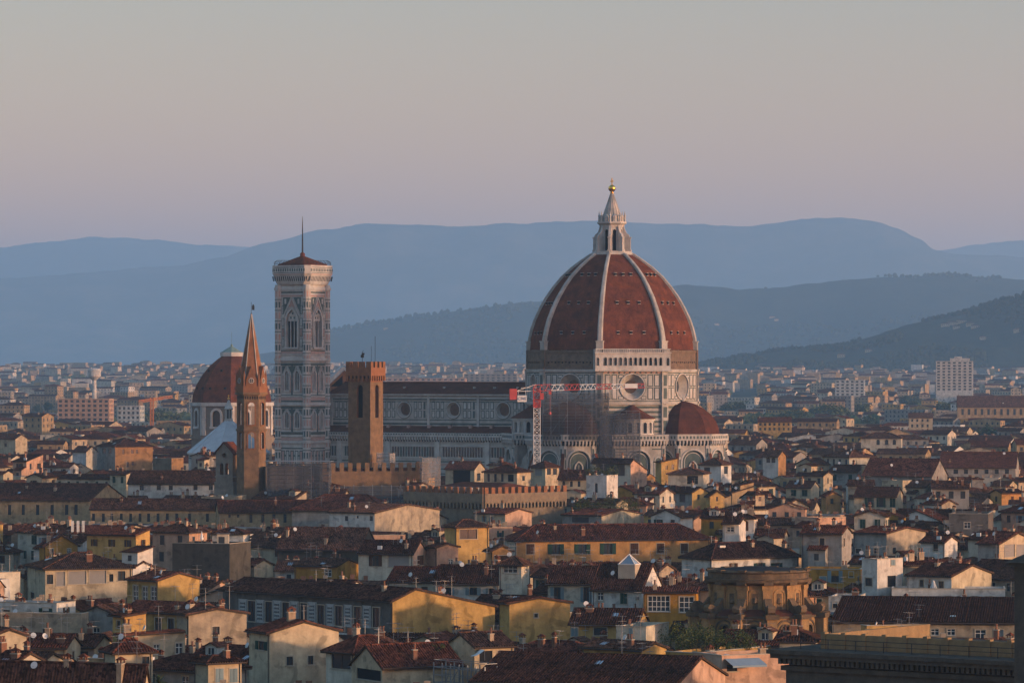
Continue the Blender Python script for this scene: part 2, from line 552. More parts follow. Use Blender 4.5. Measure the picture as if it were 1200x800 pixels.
def funnel(mb, R1, R0, depth, z, glass=m_glassd):
    mb.mat(m_marble)
    n = 36
    def ringp(r, y): return [(r*math.cos(2*PI*k/n), y, z+r*math.sin(2*PI*k/n)) for k in range(n)]
    a, b, c = ringp(R1, -.0), ringp(R0, depth), ringp(R1+.3, -.3)
    d, e = ringp(R1-.05, -.3), ringp(R1+.3, .02)
    for k in range(n):
        k2 = (k+1) % n
        mb.mat(m_marble_b)
        mb.poly([d[k2], d[k], c[k], c[k2]]); mb.poly([c[k2], c[k], e[k], e[k2]]); mb.poly([a[k2], a[k], d[k], d[k2]])
        mb.mat(m_marble); mb.poly([b[k2], b[k], a[k], a[k2]])
    mb.mat(m_green)
    f, g = ringp(R1+.5, -.1), ringp(R1+.29, -.1)
    for k in range(n): mb.poly([g[(k+1)%n], g[k], f[k], f[(k+1)%n]])
    mb.mat(glass); mb.poly(b[::-1])
    mb.mat(m_iron)
    for t in range(4):
        c_, s_ = math.cos(PI*t/4), math.sin(PI*t/4)
        mb.bar((-R0*c_, depth-.05, z-R0*s_), (R0*c_, depth-.05, z+R0*s_), .05)
mb = MB(); funnel(mb, 4.05, 2.1, 2.3, 48.5)
ocu = mb.build('round_window', drum)
for k in range(8):
    phi = -90+45*k
    o = ocu if k == 0 else place('round_window', ocu.data, drum)
    o.location = (AP*math.cos(R(phi)), AP*math.sin(R(phi)), 0); o.rotation_euler = (0, 0, R(phi+90))
# corner piers
pm = MB(m_marble)
pm.box(-1.25, 1.25, -.55, 1.6, 0, 43.0); pm.box(-1.25, 1.25, -.55, 1.6, 43.62, 53.6)
pm.mat(m_rubble); pm.box(-1.2, 1.2, -.3, 1.4, 53.62, 60.4)
pm.mat(m_green)
for z0 in (44.6, 48.8): pm.box(-.62, .62, -.62, -.5, z0, z0+3.5)
for z0 in (34.2, 38.6): pm.box(-.75, .75, -.62, -.5, z0, z0+3.4)
pm.mat(m_marble); pm.box(-1.5, 1.5, -.9, 1.2, 43.0, 43.6); pm.box(-1.45, 1.45, -.8, 1.2, 53.6, 54.15)
pier = pm.build('corner_pier', drum)
for k in range(8):
    an = 22.5+45*k
    o = pier if k == 0 else place('corner_pier', pier.data, drum)
    o.location = (RV*math.cos(R(an))*.985, RV*math.sin(R(an))*.985, 0); o.rotation_euler = (0, 0, R(an+90))
# arcaded gallery on the one finished side of the drum
mb = MB()
phi = -45
ap2 = AP+1.0
mb.M = wallM(ap2*math.cos(R(phi)), ap2*math.sin(R(phi)), phi)
W2 = FW/2+1.6
ops = [(-FW/2+1.75+i*1.67, .48, 55.3, 57.4, 'round') for i in range(12)]
ops = [(-W2+.85, .42, 55.3, 57.4, 'round')] + ops + [(W2-.85, .42, 55.3, 57.4, 'round')]
strip(mb, -W2, W2, 54.2, 59.2, ops, 0.9, m_marble_b, m_dark, n=8)
mb.mat(m_marble_b)
mb.box(-W2-.2, W2+.2, -.35, 1.2, 53.5, 54.2); mb.box(-W2-.2, W2+.2, -.3, 1.2, 59.2, 59.6)
for i in range(34): mb.box(-W2+.3+i*.73, -W2+.55+i*.73, -.15, .1, 59.6, 60.5)
mb.box(-W2, W2, -.2, .15, 60.5, 60.75); mb.mat(m_marble); mb.box(-W2, W2, .9, 1.3, 54.2, 60.6)
for s in (-1, 1):
    mb.mat(m_marble_b); a, b = sorted((s*W2, s*(W2-1.7))); mb.box(a, b, 1.0, 2.6, 54.2, 60.6)
for op in ops:
    frame_op(mb, op, .14, .1, m_marble, n=8, sill=False)
mb.mat(m_pink)
for i in range(11): mb.box(-FW/2+1.4+i*1.78, -FW/2+2.5+i*1.78, 0.75, 1.05, 51.9+.9, 53.3)
mb.build('gallery', drum)

# dome shell
prof = [(60.4, 27.5), (64, 27.2), (67, 26.5), (70.2, 25.4), (74, 23.6), (77.2, 21.8), (81, 19.1), (84.2, 16.4), (87.3, 13.0), (89.6, 9.9), (91.8, 6.6)]
def pr(z):
    for (za, ra), (zb, rb) in zip(prof, prof[1:]):
        if z <= zb:
            return ra+(rb-ra)*(z-za)/(zb-za)
    return prof[-1][1]
mb = MB(m_terra)
for (za, ra), (zb, rb) in zip(prof, prof[1:]):
    mb.prism(octa(ra), za, zb, octa(rb), cap=False)
mb.poly([(x, y, 91.8) for x, y in octa(6.6)])
dome = mb.build('dome', cath)
# marble ribs
for k in range(8):
    an = R(22.5+45*k)
    mb = MB(m_marble)
    mb.M = Matrix.Rotation(an, 4, 'Z')
    prev = None
    for z, r in prof:
        t = (z-60.4)/31.4
        w = .9-.35*t
        ring = [mb.vert((r-.9, -w, z)), mb.vert((r+.4, -w, z+.2)), mb.vert((r+.65, -w*.55, z+.3)), mb.vert((r+.65, w*.55, z+.3)), mb.vert((r+.4, w, z+.2)), mb.vert((r-.9, w, z))]
        if prev:
            for q in range(5): mb.face((prev[q], prev[q+1], ring[q+1], ring[q]))
        prev = ring
    mb.box(26.4, 28.3, -1.15, 1.15, 60.2, 62.9)
    mb.box(26.2, 28.5, -1.3, 1.3, 62.9, 63.3)
    mb.build('rib', dome)
vb = MB(m_marble); vb.box(-.45, .45, -.35, .5, -.15, .0); vb.box(-.5, .5, -.35, .6, .75, .9)
vb.mat(m_dark); vb.box(-.36, .36, -.25, .3, 0, .75)
vent = None
for k in range(8):
    phi = -90+45*k
    if phi in (45, 90): continue
    for z in (65.6, 75.3, 84.6):
        ap = pr(z)*math.cos(R(22.5)); hw = pr(z)*math.sin(R(22.5))
        for f in (-.42, 0, .42):
            M = wallM(ap*math.cos(R(phi)), ap*math.sin(R(phi)), phi) @ Matrix.Translation((f*hw, 0, z))
            if vent is None: vent = vb.build('vent_window', dome); o = vent
            else: o = place('vent_window', vent.data, dome)
            o.matrix_local = M

# lantern
lan = MB(m_marble_b)
lan.prism(octa(6.9), 91.6, 92.3); lan.prism(octa(6.5), 92.3, 92.7)
lan.prism(octa(3.1), 92.7, 101.6)
for k in range(8):
    phi = -90+45*k
    lan.M = wallM(3.42*math.cos(R(phi)), 3.42*math.sin(R(phi)), phi)
    strip(lan, -1.42, 1.42, 92.7, 101.4, [(0, .6, 93.0, 99.3, 'round')], .35, m_marble_b, m_dark)
    frame_op(lan, (0, .6, 93.0, 99.3, 'round'), .2, .1, m_marble_b, sill=False)
lan.M = Matrix.Identity(4)
lan.mat(m_marble_b)
lan.prism(octa(4.0), 100.7, 101.3, octa(4.05)); lan.prism(octa(4.1), 101.3, 101.9, octa(4.9)); lan.prism(octa(4.9), 101.9, 102.4)
lan.prism(octa(3.5), 102.4, 104.6, octa(3.4))
lantern = lan.build('lantern', cath)
for k in range(8):
    b = MB(m_marble_b)
    b.M = Matrix.Rotation(R(22.5+45*k), 4, 'Z')
    pf = [(3.2, 92.7), (6.2, 92.7), (6.2, 97.0), (5.9, 97.4), (5.6, 98.2), (4.7, 98.9), (4.2, 100.2), (4.0, 101.3), (3.2, 101.3)]
    for s, rev in ((-.42, True), (.42, False)):
        pts = [(r, s, z) for r, z in pf]
        b.poly(pts[::-1] if not rev else pts)
    for (r0, z0), (r1, z1) in zip(pf, pf[1:]+pf[:1]): b.poly([(r0, -.42, z0), (r0, .42, z0), (r1, .42, z1), (r1, -.42, z1)])
    b.box(5.2, 6.45, -.6, .6, 92.7, 93.2); b.box(5.5, 6.4, -.55, .55, 97.0, 97.4)
    b.build('buttress', lantern)
    b = MB(m_marble_b)
    b.lathe([(.42, 102.4), (.36, 104.2), (.5, 104.4), (.28, 104.7), (.0, 106.1)], 6, c=(4.25*math.cos(R(22.5+45*k)), 4.25*math.sin(R(22.5+45*k))))
    b.build('pinnacle', lantern)
    b = MB(m_marble)
    b.M = wallM(3.42*math.cos(R(-90+45*k)), 3.42*math.sin(R(-90+45*k)), -90+45*k)
    b.lathe([(.9, 102.4), (.9, 103.9), (.65, 104.5), (0, 104.9)], 8)
    b.build('niche', lantern)
cb = MB(m_marble)
cb.lathe([(2.95, 104.5), (2.75, 105.2), (2.0, 107.4), (1.2, 109.6), (.55, 111.4), (.5, 111.9)], 16)
for k in range(16):
    a = 2*PI*k/16
    cb.bar((2.95*math.cos(a), 2.95*math.sin(a), 104.6), (.55*math.cos(a), .55*math.sin(a), 111.5), .12)
cb.build('spire', lantern)
gb = MB(m_gold); gb.smooth = True
gb.lathe([(.55, 111.7), (.75, 111.9), (.5, 112.1)] + [(1.2*math.cos(R(t)), 113.4+1.2*math.sin(R(t))) for t in range(-75, 91, 15)], 20)
gb.build('gilded_ball', lantern)
gb = MB(m_gold); gb.cbox(0, 0, 114.5, .26, .26, 2.3); gb.cbox(0, 0, 115.6, 1.2, .24, .26)
gb.build('cross', lantern)

# apses
def balcony(mb, W, z0, dark=m_dark, h=3.4):
    """corbelled marble balcony across a wall W wide, in the wall frame"""
    mb.mat(m_marble_b); mb.box(-W/2-.3, W/2+.3, -1.05, .3, z0+1.6, z0+1.95); mb.box(-W/2-.3, W/2+.3, -.95, -.6, z0+1.95, z0+h)
    mb.box(-W/2-.35, W/2+.35, -1.05, -.5, z0+h, z0+h+.25)
    mb.mat(dark); mb.box(-W/2, W/2, -.12, .02, z0, z0+1.6)
    n = max(2, int(W/1.05))
    for i in range(n):
        x = -W/2+(i+.5)*W/n
        mb.mat(m_marble_b); mb.box(x-.26, x+.26, -.95, 0, z0+.55, z0+1.6); mb.box(x-.2, x+.2, -.5, 0, z0, z0+.55)
        mb.mat(m_green); mb.box(x-.3, x+.3, -1.0, -.9, z0+2.2, z0+3.05)
def stripes(mb, W, z0, z1, step=2.6):
    z = z0
    while z < z1-.6:
        mb.mat(m_green); mb.box(-W/2+.05, W/2-.05, -.05, .02, z, z+.42)
        mb.mat(m_pink); mb.box(-W/2+.05, W/2-.05, -.04, .02, z+1.2, z+1.45)
        z += step
def apse_face(mb, W, big=True):
    mb.mat(m_marble)
    if big:
        op = (0, 3.7, 18.0, 24.4, 'round')
        strip(mb, -W/2, W/2, 0, 29.8, [op], .5, m_marble, m_green)
        frame_op(mb, op, .55, .28, m_marble_b, sill=False)
        mb.mat(m_marble)
        frame_op(mb, (0, 2.75, 18.0, 24.4, 'round'), .28, .12, m_marble_b, y=.5, sill=False)
        wop = (0, 1.05, 12.0, 22.5, 'point')
        frame_op(mb, wop, .45, .35, m_marble_b, y=.45, sill=False)
        mb.mat(m_glassd); mb.poly([(x, .35, z) for x, z in [(-1.05, 12.0), (1.05, 12.0)] + outline(wop)[::-1]])
        mb.mat(m_marble_b); mb.box(-.08, .08, .28, .35, 12, 23.6)
        mb.mat(m_marble); mb.box(-3.7, -1.5, .3, .55, 0, 18.0)
        mb.box(1.5, 3.7, .3, .55, 0, 18.0)
    else:
        strip(mb, -W/2, W/2, 0, 29.8, [], .5, m_marble)
    for x in (-W/2+.6, W/2-.6):
        mb.mat(m_marble_b); mb.box(x-.5, x+.5, -.2, .02, 0, 29.8)
        mb.mat(m_green)
        for z in (19, 22.5, 26): mb.box(x-.28, x+.28, -.26, -.2, z, z+2.7)
    for s in (-1, 1):
        for z in (11.6, 14.2, 16.8):
            mb.mat(m_green); a, b = sorted((s*1.7, s*(W/2-1.2))); mb.box(a, b, -.05, .3, z, z+.45)
        mb.mat(m_green); a, b = sorted((s*(W/2-1.25), s*4.35)); mb.box(a, b, -.05, .02, 28.4, 28.75)

def apse(phi, dist, Rd, scaffold=False):
    part = MB()
    rb = Rd+1.7
    ow = math.cos(R(22.5))*rb; fw = 2*rb*math.sin(R(22.5))
    cx, cy = dist*math.cos(R(phi)), dist*math.sin(R(phi))
    for d in (-90, -45, 0, 45, 90):
        f = phi+d
        part.M = wallM(cx+ow*math.cos(R(f)), cy+ow*math.sin(R(f)), f)
        apse_face(part, fw)
        part.M = part.M @ Matrix.Translation((0, 0, 0))
        balcony(part, fw, 29.6)
    part.M = Matrix.Identity(4)
    part.mat(m_marble)
    part.prism([(cx+(rb-.8)*math.cos(R(phi+22.5+45*k)), cy+(rb-.8)*math.sin(R(phi+22.5+45*k))) for k in range(8)], 0, 31.4)
    a = part.build('apse', cath)
    sh = MB(m_terra_a)
    hp = [(33.0, Rd), (35.4, Rd*.965), (37.6, Rd*.88), (39.6, Rd*.75), (41.5, Rd*.55), (43.0, Rd*.3), (43.8, Rd*.05)]
    def oc(r): return [(cx+r*math.cos(R(phi+22.5+45*k)), cy+r*math.sin(R(phi+22.5+45*k))) for k in range(8)]
    sh.prism(oc(Rd), 31.0, 33.0, cap=False)
    for (z0, r0), (z1, r1) in zip(hp, hp[1:]): sh.prism(oc(r0), z0, z1, oc(r1), cap=False)
    sh.build('half_dome', a)
    fb = MB(m_marble); fb.lathe([(.5, 43.3), (.7, 44.0), (.3, 44.6), (0, 45.2)], 8, c=(cx, cy)); fb.build('finial', a)
    # sloping buttresses at the corners
    for d in (-67.5, -22.5, 22.5, 67.5):
        b = MB(m_marble)
        b.M = Matrix.Translation((cx, cy, 0)) @ Matrix.Rotation(R(phi+d), 4, 'Z')
        pf = [(rb-.2, 0), (rb+6.2, 0), (rb+6.2, 14.0), (rb+.4, 27.2), (rb-.2, 27.2)]
        for y, rv in ((-.55, False), (.55, True)):
            pts = [(x, y, z) for x, z in pf]; b.poly(pts[::-1] if rv else pts)
        for (xa, za), (xb, zb) in zip(pf, pf[1:]):
            b.mat(m_terra if (za, zb) == (14.0, 27.2) else m_marble)
            b.poly([(xb, -.55, zb), (xa, -.55, za), (xa, .55, za), (xb, .55, zb)])
        b.mat(m_green)
        for z in (9, 11.6, 14.2, 16.8):
            xr = rb+6.2 if z < 13.5 else rb+.4+(27.2-z-.5)*5.8/13.2
            for y in (-.6, .55): b.box(rb, xr-.3, y, y+.05, z, z+.42)
        b.build('buttress', a)
    return a
apse(0, 26.8, 12.0)
apse(-90, 26.8, 12.0)
def exedra(phi, dist, r):
    cx, cy = dist*math.cos(R(phi)), dist*math.sin(R(phi))
    e = MB(m_marble)
    n = 9
    for i in range(n):
        f = phi-96+192*(i+.5)/n
        rr = r*math.cos(R(96/n))
        w = 2*r*math.sin(R(96/n))
        e.M = wallM(cx+rr*math.cos(R(f)), cy+rr*math.sin(R(f)), f)
        op = (0, w*.27, 33.6, 36.4, 'round')
        strip(e, -w/2, w/2, 29, 38.0, [op], .5, m_marble_b, m_dark if i % 2 else m_marble, n=8)
        frame_op(e, op, .18, .14, m_marble_b, n=8, sill=False)
        e.mat(m_marble_b); e.box(-w/2-.1, w/2+.1, -.45, .2, 37.6, 38.2)
    e.M = Matrix.Identity(4)
    o = e.build('exedra', cath)
    c = MB(m_terra_d); c.lathe([(r+.7, 38.2), (r*.5, 40.6), (0.02, 42.9)], 22, c=(cx, cy)); c.build('cone_roof', o)
    # sacristy block below
    s = MB(m_marble)
    d2 = dist+r+1.2
    s.M = wallM(d2*math.cos(R(phi)), d2*math.sin(R(phi)), phi)
    apse_face(s, 17.5); s.mat(m_marble); s.box(-8.75, 8.75, .6, 9, 0, 31.3)
    for x, f in ((-8.75, -90), (8.75, 90)):
        s.M = wallM(d2*math.cos(R(phi)), d2*math.sin(R(phi)), phi) @ Matrix.Translation((x, 4.2, 0)) @ Matrix.Rotation(R(f), 4, 'Z')
        strip(s, -4.2, 4.2, 0, 29.8, [(0, 1.5, 17, 24.5, 'round')], .4, m_marble, m_green)
        frame_op(s, (0, 1.5, 17, 24.5, 'round'), .4, .2, m_marble_b, sill=False)
        balcony(s, 8.4, 29.6)
    s.M = wallM(d2*math.cos(R(phi)), d2*math.sin(R(phi)), phi)
    for x in (-6.4, 6.4):
        op = (x, 1.0, 18.5, 24.8, 'round')
        frame_op(s, op, .35, .2, m_marble_b, sill=False)
        s.mat(m_green); s.poly([(px, -.03, pz) for px, pz in [(x-1, 18.5), (x+1, 18.5)] + outline(op)[::-1]])
    balcony(s, 17.5, 29.6)
    s.build('sacristy', cath)
exedra(-45, 26.6, 6.9)
exedra(-135, 26.6, 6.9)

# nave, aisle, facade
NX0, NX1, NY = -106.0, -22.0, -10.5
mb = MB()
mb.M = wallM(0, NY, -90)
ocs = [(-35.5-19.6*i, 2.55, 0, 40.6, 'circle') for i in range(4)]
strip(mb, NX0, NX1, 33.0, 45.4, ocs, .02, m_marble, n=14)
mb.mat(m_marble_b); mb.box(NX0, NX1, -.8, 1, 45.4, 45.9); mb.box(NX0, NX1, -.35, 1, 44.3, 44.8)
mb.mat(m_green); mb.box(NX0, NX1, -.25, .02, 43.9, 44.3); mb.box(NX0, NX1, -.06, .02, 43.2, 43.4); mb.box(NX0, NX1, -.06, .02, 37.1, 37.4); mb.box(NX0, NX1, -.08, .02, 35.6, 36.2)
nave = mb.build('nave_wall', cath)
mb = MB(); mb.M = wallM(0, NY, -90)
for i in range(4):
    c = -35.5-19.6*i
    for j in range(10):
        x = c-8.6+j*1.78
        if abs(x+.55-c) < 3.1 and True:
            continue
        for z in (37.9, 40.75):
            if j == 9: mb.mat(m_green); mb.box(x+.3, x+1.0, -.08, .02, z, z+2.4)
            else: panel(mb, x, x+1.3, z, z+2.5, m_green, m_marble_b, .22)
    mb.mat(m_marble_b); mb.box(c-9.8-.45, c-9.8+.45, -.35, .02, 33.5, 45.4)
mb.build('marble_inlay', nave)
mb = MB(); funnel(mb, 2.55, 1.95, .9, 40.6)
o0 = mb.build('round_window', nave)
for i in range(4):
    o = o0 if i == 0 else place('round_window', o0.data, nave)
    o.location = (-35.5-19.6*i, NY, 0)
mb = MB(m_terra_d)
mb.poly([(NX0, NY-.9, 45.9), (NX1+6, NY-.9, 45.9), (NX1+6, 0, 49.6), (NX0, 0, 49.6)])
mb.poly([(NX1+6, -NY+.9, 45.9), (NX0, -NY+.9, 45.9), (NX0, 0, 49.6), (NX1+6, 0, 49.6)])
mb.mat(m_marble); mb.poly([(NX0, NY-.9, 45.9), (NX0, 0, 49.6), (NX0, -NY+.9, 45.9)]); mb.box(NX0, NX1+6, -NY-.5, -NY+.3, 0, 45.8)
mb.mat(m_terra_d); mb.bar((NX0, 0, 49.65), (NX1+6, 0, 49.65), .3, 6)
for x in (-95, -78, -62, -50, -42, -33): mb.mat(m_marble); mb.cbox(x, -5.5, 47.5, .7, .7, .8)
mb.build('nave_roof', cath)
mb = MB()
AY = -20.2
mb.M = wallM(0, AY, -90)
strip(mb, NX0, NX1, 0, 30.6, [], .1, m_marble)
mb.M = wallM((NX0+NX1)/2, AY, -90); balcony(mb, NX1-NX0, 30.2, h=2.6)
mb.M = wallM(0, AY, -90)
for i in range(5):
    c = -25.7-19.6*i+9.8
    mb.mat(m_marble_b)
    if c < NX1: mb.box(c-.9, c+.9, -.45, .02, 0, 30.2)
x = NX0+1
while x < NX1-1:
    near = min(abs(x+.4-(-15.9-19.6*i)) for i in range(6))
    if near > 1.6:
        mb.mat(m_glassd if int(x*7) % 5 else m_green); mb.box(x, x+.72, -.05, .02, 25.2, 28.4)
        mb.mat(m_marble_b); mb.box(x-.13, x, -.12, .02, 25.0, 28.6)
    x += 1.06
mb.mat(m_marble_b); mb.box(NX0, NX1, -.2, .02, 24.6, 25.0); mb.box(NX0, NX1, -.2, .02, 28.6, 29.0)
for z, w, mm in ((23.4, .4, m_green), (22.3, .7, m_pink), (21.0, .4, m_green), (19.4, .35, m_green), (15.0, .4, m_green), (12.5, .4, m_green)):
    mb.mat(mm); mb.box(NX0, NX1, -.06, .02, z, z+w)
x = NX0+1
while x < NX1-1:
    mb.mat(m_green); mb.box(x, x+.9, -.06, .02, 15.8, 19.0)
    x += 1.5
aisle = mb.build('aisle_wall', cath)
mb = MB(m_terra_d)
mb.poly([(NX0, AY+.2, 31.9), (NX1, AY+.2, 31.9), (NX1, NY, 35.2), (NX0, NY, 35.2)])
mb.mat(m_pink)
for i in range(9): mb.cbox(-31-i*8.2, NY-1.2, 34.2, 1.1, 1.3, 1.3)
mb.build('aisle_roof', aisle)
mb = MB()
mb.M = wallM(NX0, 0, 0)
mb.mat(m_marble)
strip(mb, -21, 21, 0, 33, [], .1, m_marble, y=-.6)
mb.M = Matrix.Identity(4)
fp = [(-11.6, 33), (11.6, 33), (11.6, 47.6), (0, 53.8), (-11.6, 47.6)]
for x, rv in ((NX0-2.4, True), (NX0-.2, False)):
    pts = [(x, y, z) for y, z in fp]
    mb.mat(m_brick if not rv else m_marble)
    mb.poly(pts[::-1] if rv else pts)
for (ya, za), (yb, zb) in zip(fp, fp[1:]+fp[:1]):
    mb.mat(m_marble_b); mb.poly([(NX0-2.4, ya, za), (NX0-2.4, yb, zb), (NX0-.2, yb, zb), (NX0-.2, ya, za)])
mb.mat(m_marble_b)
for s in (-1, 1):
    mb.bar((NX0-1.2, s*11.6, 48.3), (NX0-1.2, 0, 54.5), .9)
    mb.cbox(NX0-1.2, s*11.4, 33, 2.6, 2.2, 16.5)
mb.mat(m_dark); mb.poly([(NX0-.15, -8.3, 48.3), (NX0-.15, -1.2, 48.3), (NX0-.15, -1.2, 52.0)])
mb.build('facade', cath)
keep(386, 500, 556, 1330); keep(500, 870, 553, 1300)
FOOT.append((CX, CY, 52, 44, R(-CA))); FOOT.append((CX-70*.848+0, CY+70*.53, 48, 24, R(-CA)))
# ------------------------------------------------------------------ bell tower
BX, BY = at(354.5, 0, 1383).x, 1383
bt = tag(empty('bell_tower', (BX, BY, 0), R(-CA)), 'tall square bell tower of white, green and pink marble beside the long nave', 'bell tower')
S = 6.05
def face4(fn, off):
    for phi in (-90, 0, 90, 180):
        M = wallM(off*math.cos(R(phi)), off*math.sin(R(phi)), phi)
        fn(M)
mb = MB(m_marble)
def bt_wall(M):
    mb.M = M
    strip(mb, -S, S, 0, 42.3, [(-2.1, .75, 34.6, 38.6, 'point'), (2.1, .75, 34.6, 38.6, 'point')], .9, m_marble_b, m_dark)
    strip(mb, -S, S, 42.3, 57.4, [(-2.1, .8, 47.2, 52.2, 'point'), (2.1, .8, 47.2, 52.2, 'point')], .9, m_marble_b, m_dark)
    strip(mb, -S, S, 57.4, 82.4, [(0, 2.2, 61.5, 70.3, 'point')], 1.2, m_marble_b, m_dark)
    for z, h, p in ((29.4, .7, .5), (31.6, .4, .3), (42.0, .8, .55), (45.0, .3, .25), (56.9, 1.0, .6), (58.9, .35, .3), (72.2, .3, .12), (80.6, .9, .3)):
        mb.mat(m_marble_b); mb.box(-S-.2, S+.2, -p, .2, z, z+h)
    for z, h in ((32.3, .5), (41.2, .5), (43.2, .5), (55.7, .5), (60.2, .3), (79.6, .5), (25, .5), (27.5, .4)):
        mb.mat(m_green); mb.box(-S, S, -.1, .1, z, z+h)
    for z, h in ((30.3, 1.0), (43.8, .9), (59.3, .8), (78.4, .6)):
        mb.mat(m_pink); mb.box(-S+1.4, S-1.4, -.1, .1, z, z+h)
    mb.mat(m_green)
    for i in range(5): panel(mb, -4.4+i*1.85, -4.4+i*1.85+1.4, 22.0, 27.0, m_green, m_marble_b if i % 2 else m_pink, .3, p=.06)
    # framed double windows of the two middle storeys
    for z0, sp, top in ((33.2, 38.6, 41.0), (45.6, 52.2, 55.4)):
        mb.mat(m_green); mb.box(-4.75, -4.45, -.16, .1, z0, top); mb.box(4.45, 4.75, -.16, .1, z0, top); mb.box(-4.75, 4.75, -.16, .1, top, top+.35); mb.box(-4.75, 4.75, -.16, .1, z0-.35, z0)
        mb.box(-.28, .28, -.16, .1, z0, top)
        for x in (-2.1, 2.1):
            op = (x, .8, z0+1.3, sp, 'point')
            frame_op(mb, op, .35, .3, m_marble_b)
            mb.mat(m_marble_b); mb.box(x-.11, x+.11, -.1, .3, z0+1.3, sp+.9)
            mb.mat(m_green)
            for s in (-1, 1):
                mb.poly([(x+s*1.9, -.13, sp+.3), (x+s*1.9, -.13, top-.2), (x+s*.5, -.13, top-.2)][::s])
                mb.mat(m_pink); a, b = sorted((x+s*1.3, x+s*1.75)); mb.box(a, b, -.14, .1, z0+.8, sp); mb.mat(m_green)
            mb.mat(m_marble_b)
            for s in (-1, 1): mb.bar((x+s*1.15, -.2, sp+.5), (x, -.2, top-.15), .16)
    # single great window on top
    op = (0, 2.2, 61.5, 70.3, 'point')
    frame_op(mb, op, .55, .45, m_marble_b); frame_op(mb, (0, 2.75, 61.5, 70.3, 'point'), .3, .25, m_marble, sill=False)
    mb.mat(m_marble_b)
    for x in (-.72, .72): mb.box(x-.14, x+.14, .1, .45, 61.5, 70.5)
    mb.poly([(-2.1, .3, 70.2), (2.1, .3, 70.2), (1.7, .3, 72.2), (0, .3, 74.0), (-1.7, .3, 72.2)])
    mb.mat(m_green)
    for x, z in ((-.7, 71.0), (.7, 71.0), (0, 72.4)): mb.box(x-.3, x+.3, .2, .3, z, z+.7)
    mb.mat(m_marble_b)
    for s in (-1, 1):
        mb.bar((s*3.3, -.25, 71.8), (0, -.25, 78.0), .28)
        mb.mat(m_green); mb.poly([(s*3.6, -.13, 72.4), (s*3.6, -.13, 78.2), (s*.6, -.13, 78.2)][::s])
        mb.mat(m_marble_b); mb.box(*sorted((s*2.3, s*2.9)), -.2, 0, 76.4, 77.8) if False else None
        a, b = sorted((s*2.3, s*3.0)); mb.box(a, b, -.22, 0, 76.0, 77.7)
        a, b = sorted((s*3.2, s*4.2))
        for z in (61.6, 65.0, 68.4, 72.6): panel(mb, a, b, z, z+2.9, m_green, m_marble_b if z != 65.0 else m_pink, .2, p=.06)
    mb.mat(m_pink); mb.poly([(-1.6, -.14, 75.0), (1.6, -.14, 75.0), (0, -.14, 77.6)])
face4(bt_wall, S)
mb.build('shaft', bt)
pm = MB(m_marble_b)
pm.prism([(1.36*math.cos(R(22.5+45*k)), 1.36*math.sin(R(22.5+45*k))) for k in range(8)], 0, 82.4)
for k in range(8):
    pm.M = wallM(1.257*math.cos(R(45*k)), 1.257*math.sin(R(45*k)), 45*k)
    for i in range(16):
        z = 24+i*3.6
        pm.mat(m_pink if i % 2 else m_green); pm.box(-.27, .27, -.06, .02, z+.4, z+2.3)
        pm.mat(m_green); pm.box(-.5, .5, -.05, .02, z+2.95, z+3.2)
pm.M = Matrix.Identity(4); pm.mat(m_marble_b)
for z in (29.4, 42.0, 56.9, 80.6): pm.prism([(1.65*math.cos(R(22.5+45*k)), 1.65*math.sin(R(22.5+45*k))) for k in range(8)], z, z+.9)
pb = None
for sx in (-1, 1):
    for sy in (-1, 1):
        if pb is None: pb = pm.build('corner_buttress', bt); o = pb
        else: o = place('corner_buttress', pb.data, bt)
        o.location = (sx*(S-.35), sy*(S-.35), 0)
mb = MB(m_marble_b)
C1, C2 = S+.9, S+1.75
def sq(r, c=1.6): return [(-r+c, -r), (r-c, -r), (r, -r+c), (r, r-c), (r-c, r), (-r+c, r), (-r, r-c), (-r, -r+c)]
mb.prism(sq(S+.6), 82.4, 83.2, sq(S+1.0)); mb.prism(sq(C1), 83.2, 86.0, sq(C2)); mb.prism(sq(C2+.1), 86.0, 88.9)
def bt_top(M):
    mb.M = M
    mb.mat(m_dark)
    for i in range(17): x = -6.8+i*.85; mb.poly([(x-.17, -.17, 83.6), (x+.17, -.17, 83.6), (x+.17, -.62, 85.2), (x-.17, -.62, 85.2)])
    mb.mat(m_green); mb.box(-6.1, 6.1, -1.0, -.5, 86.3, 86.5); mb.box(-6.1, 6.1, -1.0, -.5, 88.1, 88.3)
    for i in range(14): x = -6.1+i*.94; mb.box(x-.25, x+.25, -.99, -.5, 86.85, 87.8)
    mb.mat(m_pink); mb.box(-6.0, 6.0, -.98, -.5, 85.8, 86.02)
face4(bt_top, C1)
mb.build('gallery', bt)
mb = MB(m_iron)
pts = [(x*1.0, y*1.0) for x, y in sq(C2-.3)]
for (xa, ya), (xb, yb) in zip(pts, pts[1:]+pts[:1]):
    n = max(2, int(math.hypot(xb-xa, yb-ya)/1.6))
    for i in range(n):
        x, y = xa+(xb-xa)*i/n, ya+(yb-ya)*i/n
        mb.bar((x, y, 88.9), (x, y, 90.0), .05); mb.bar((x, y, 90), (x*.9, y*.9, 90.6), .05)
    for z in (89.5, 90.0): mb.bar((xa, ya, z), (xb, yb, z), .05)
    mb.bar((xa*.9, ya*.9, 90.6), (xb*.9, yb*.9, 90.6), .05)
mb.build('railing', bt)
mb = MB(m_terra); mb.prism(sq(C2-1.2), 88.9, 89.3, sq(C2-1.2)); mb.prism(sq(C2-1.2), 89.3, 92.2, [(p[0]*.06, p[1]*.06) for p in sq(C2-1.2)])
mb.lathe([(.9, 91.6), (.8, 93.0), (.45, 93.3)], 8)
mb.build('roof', bt)
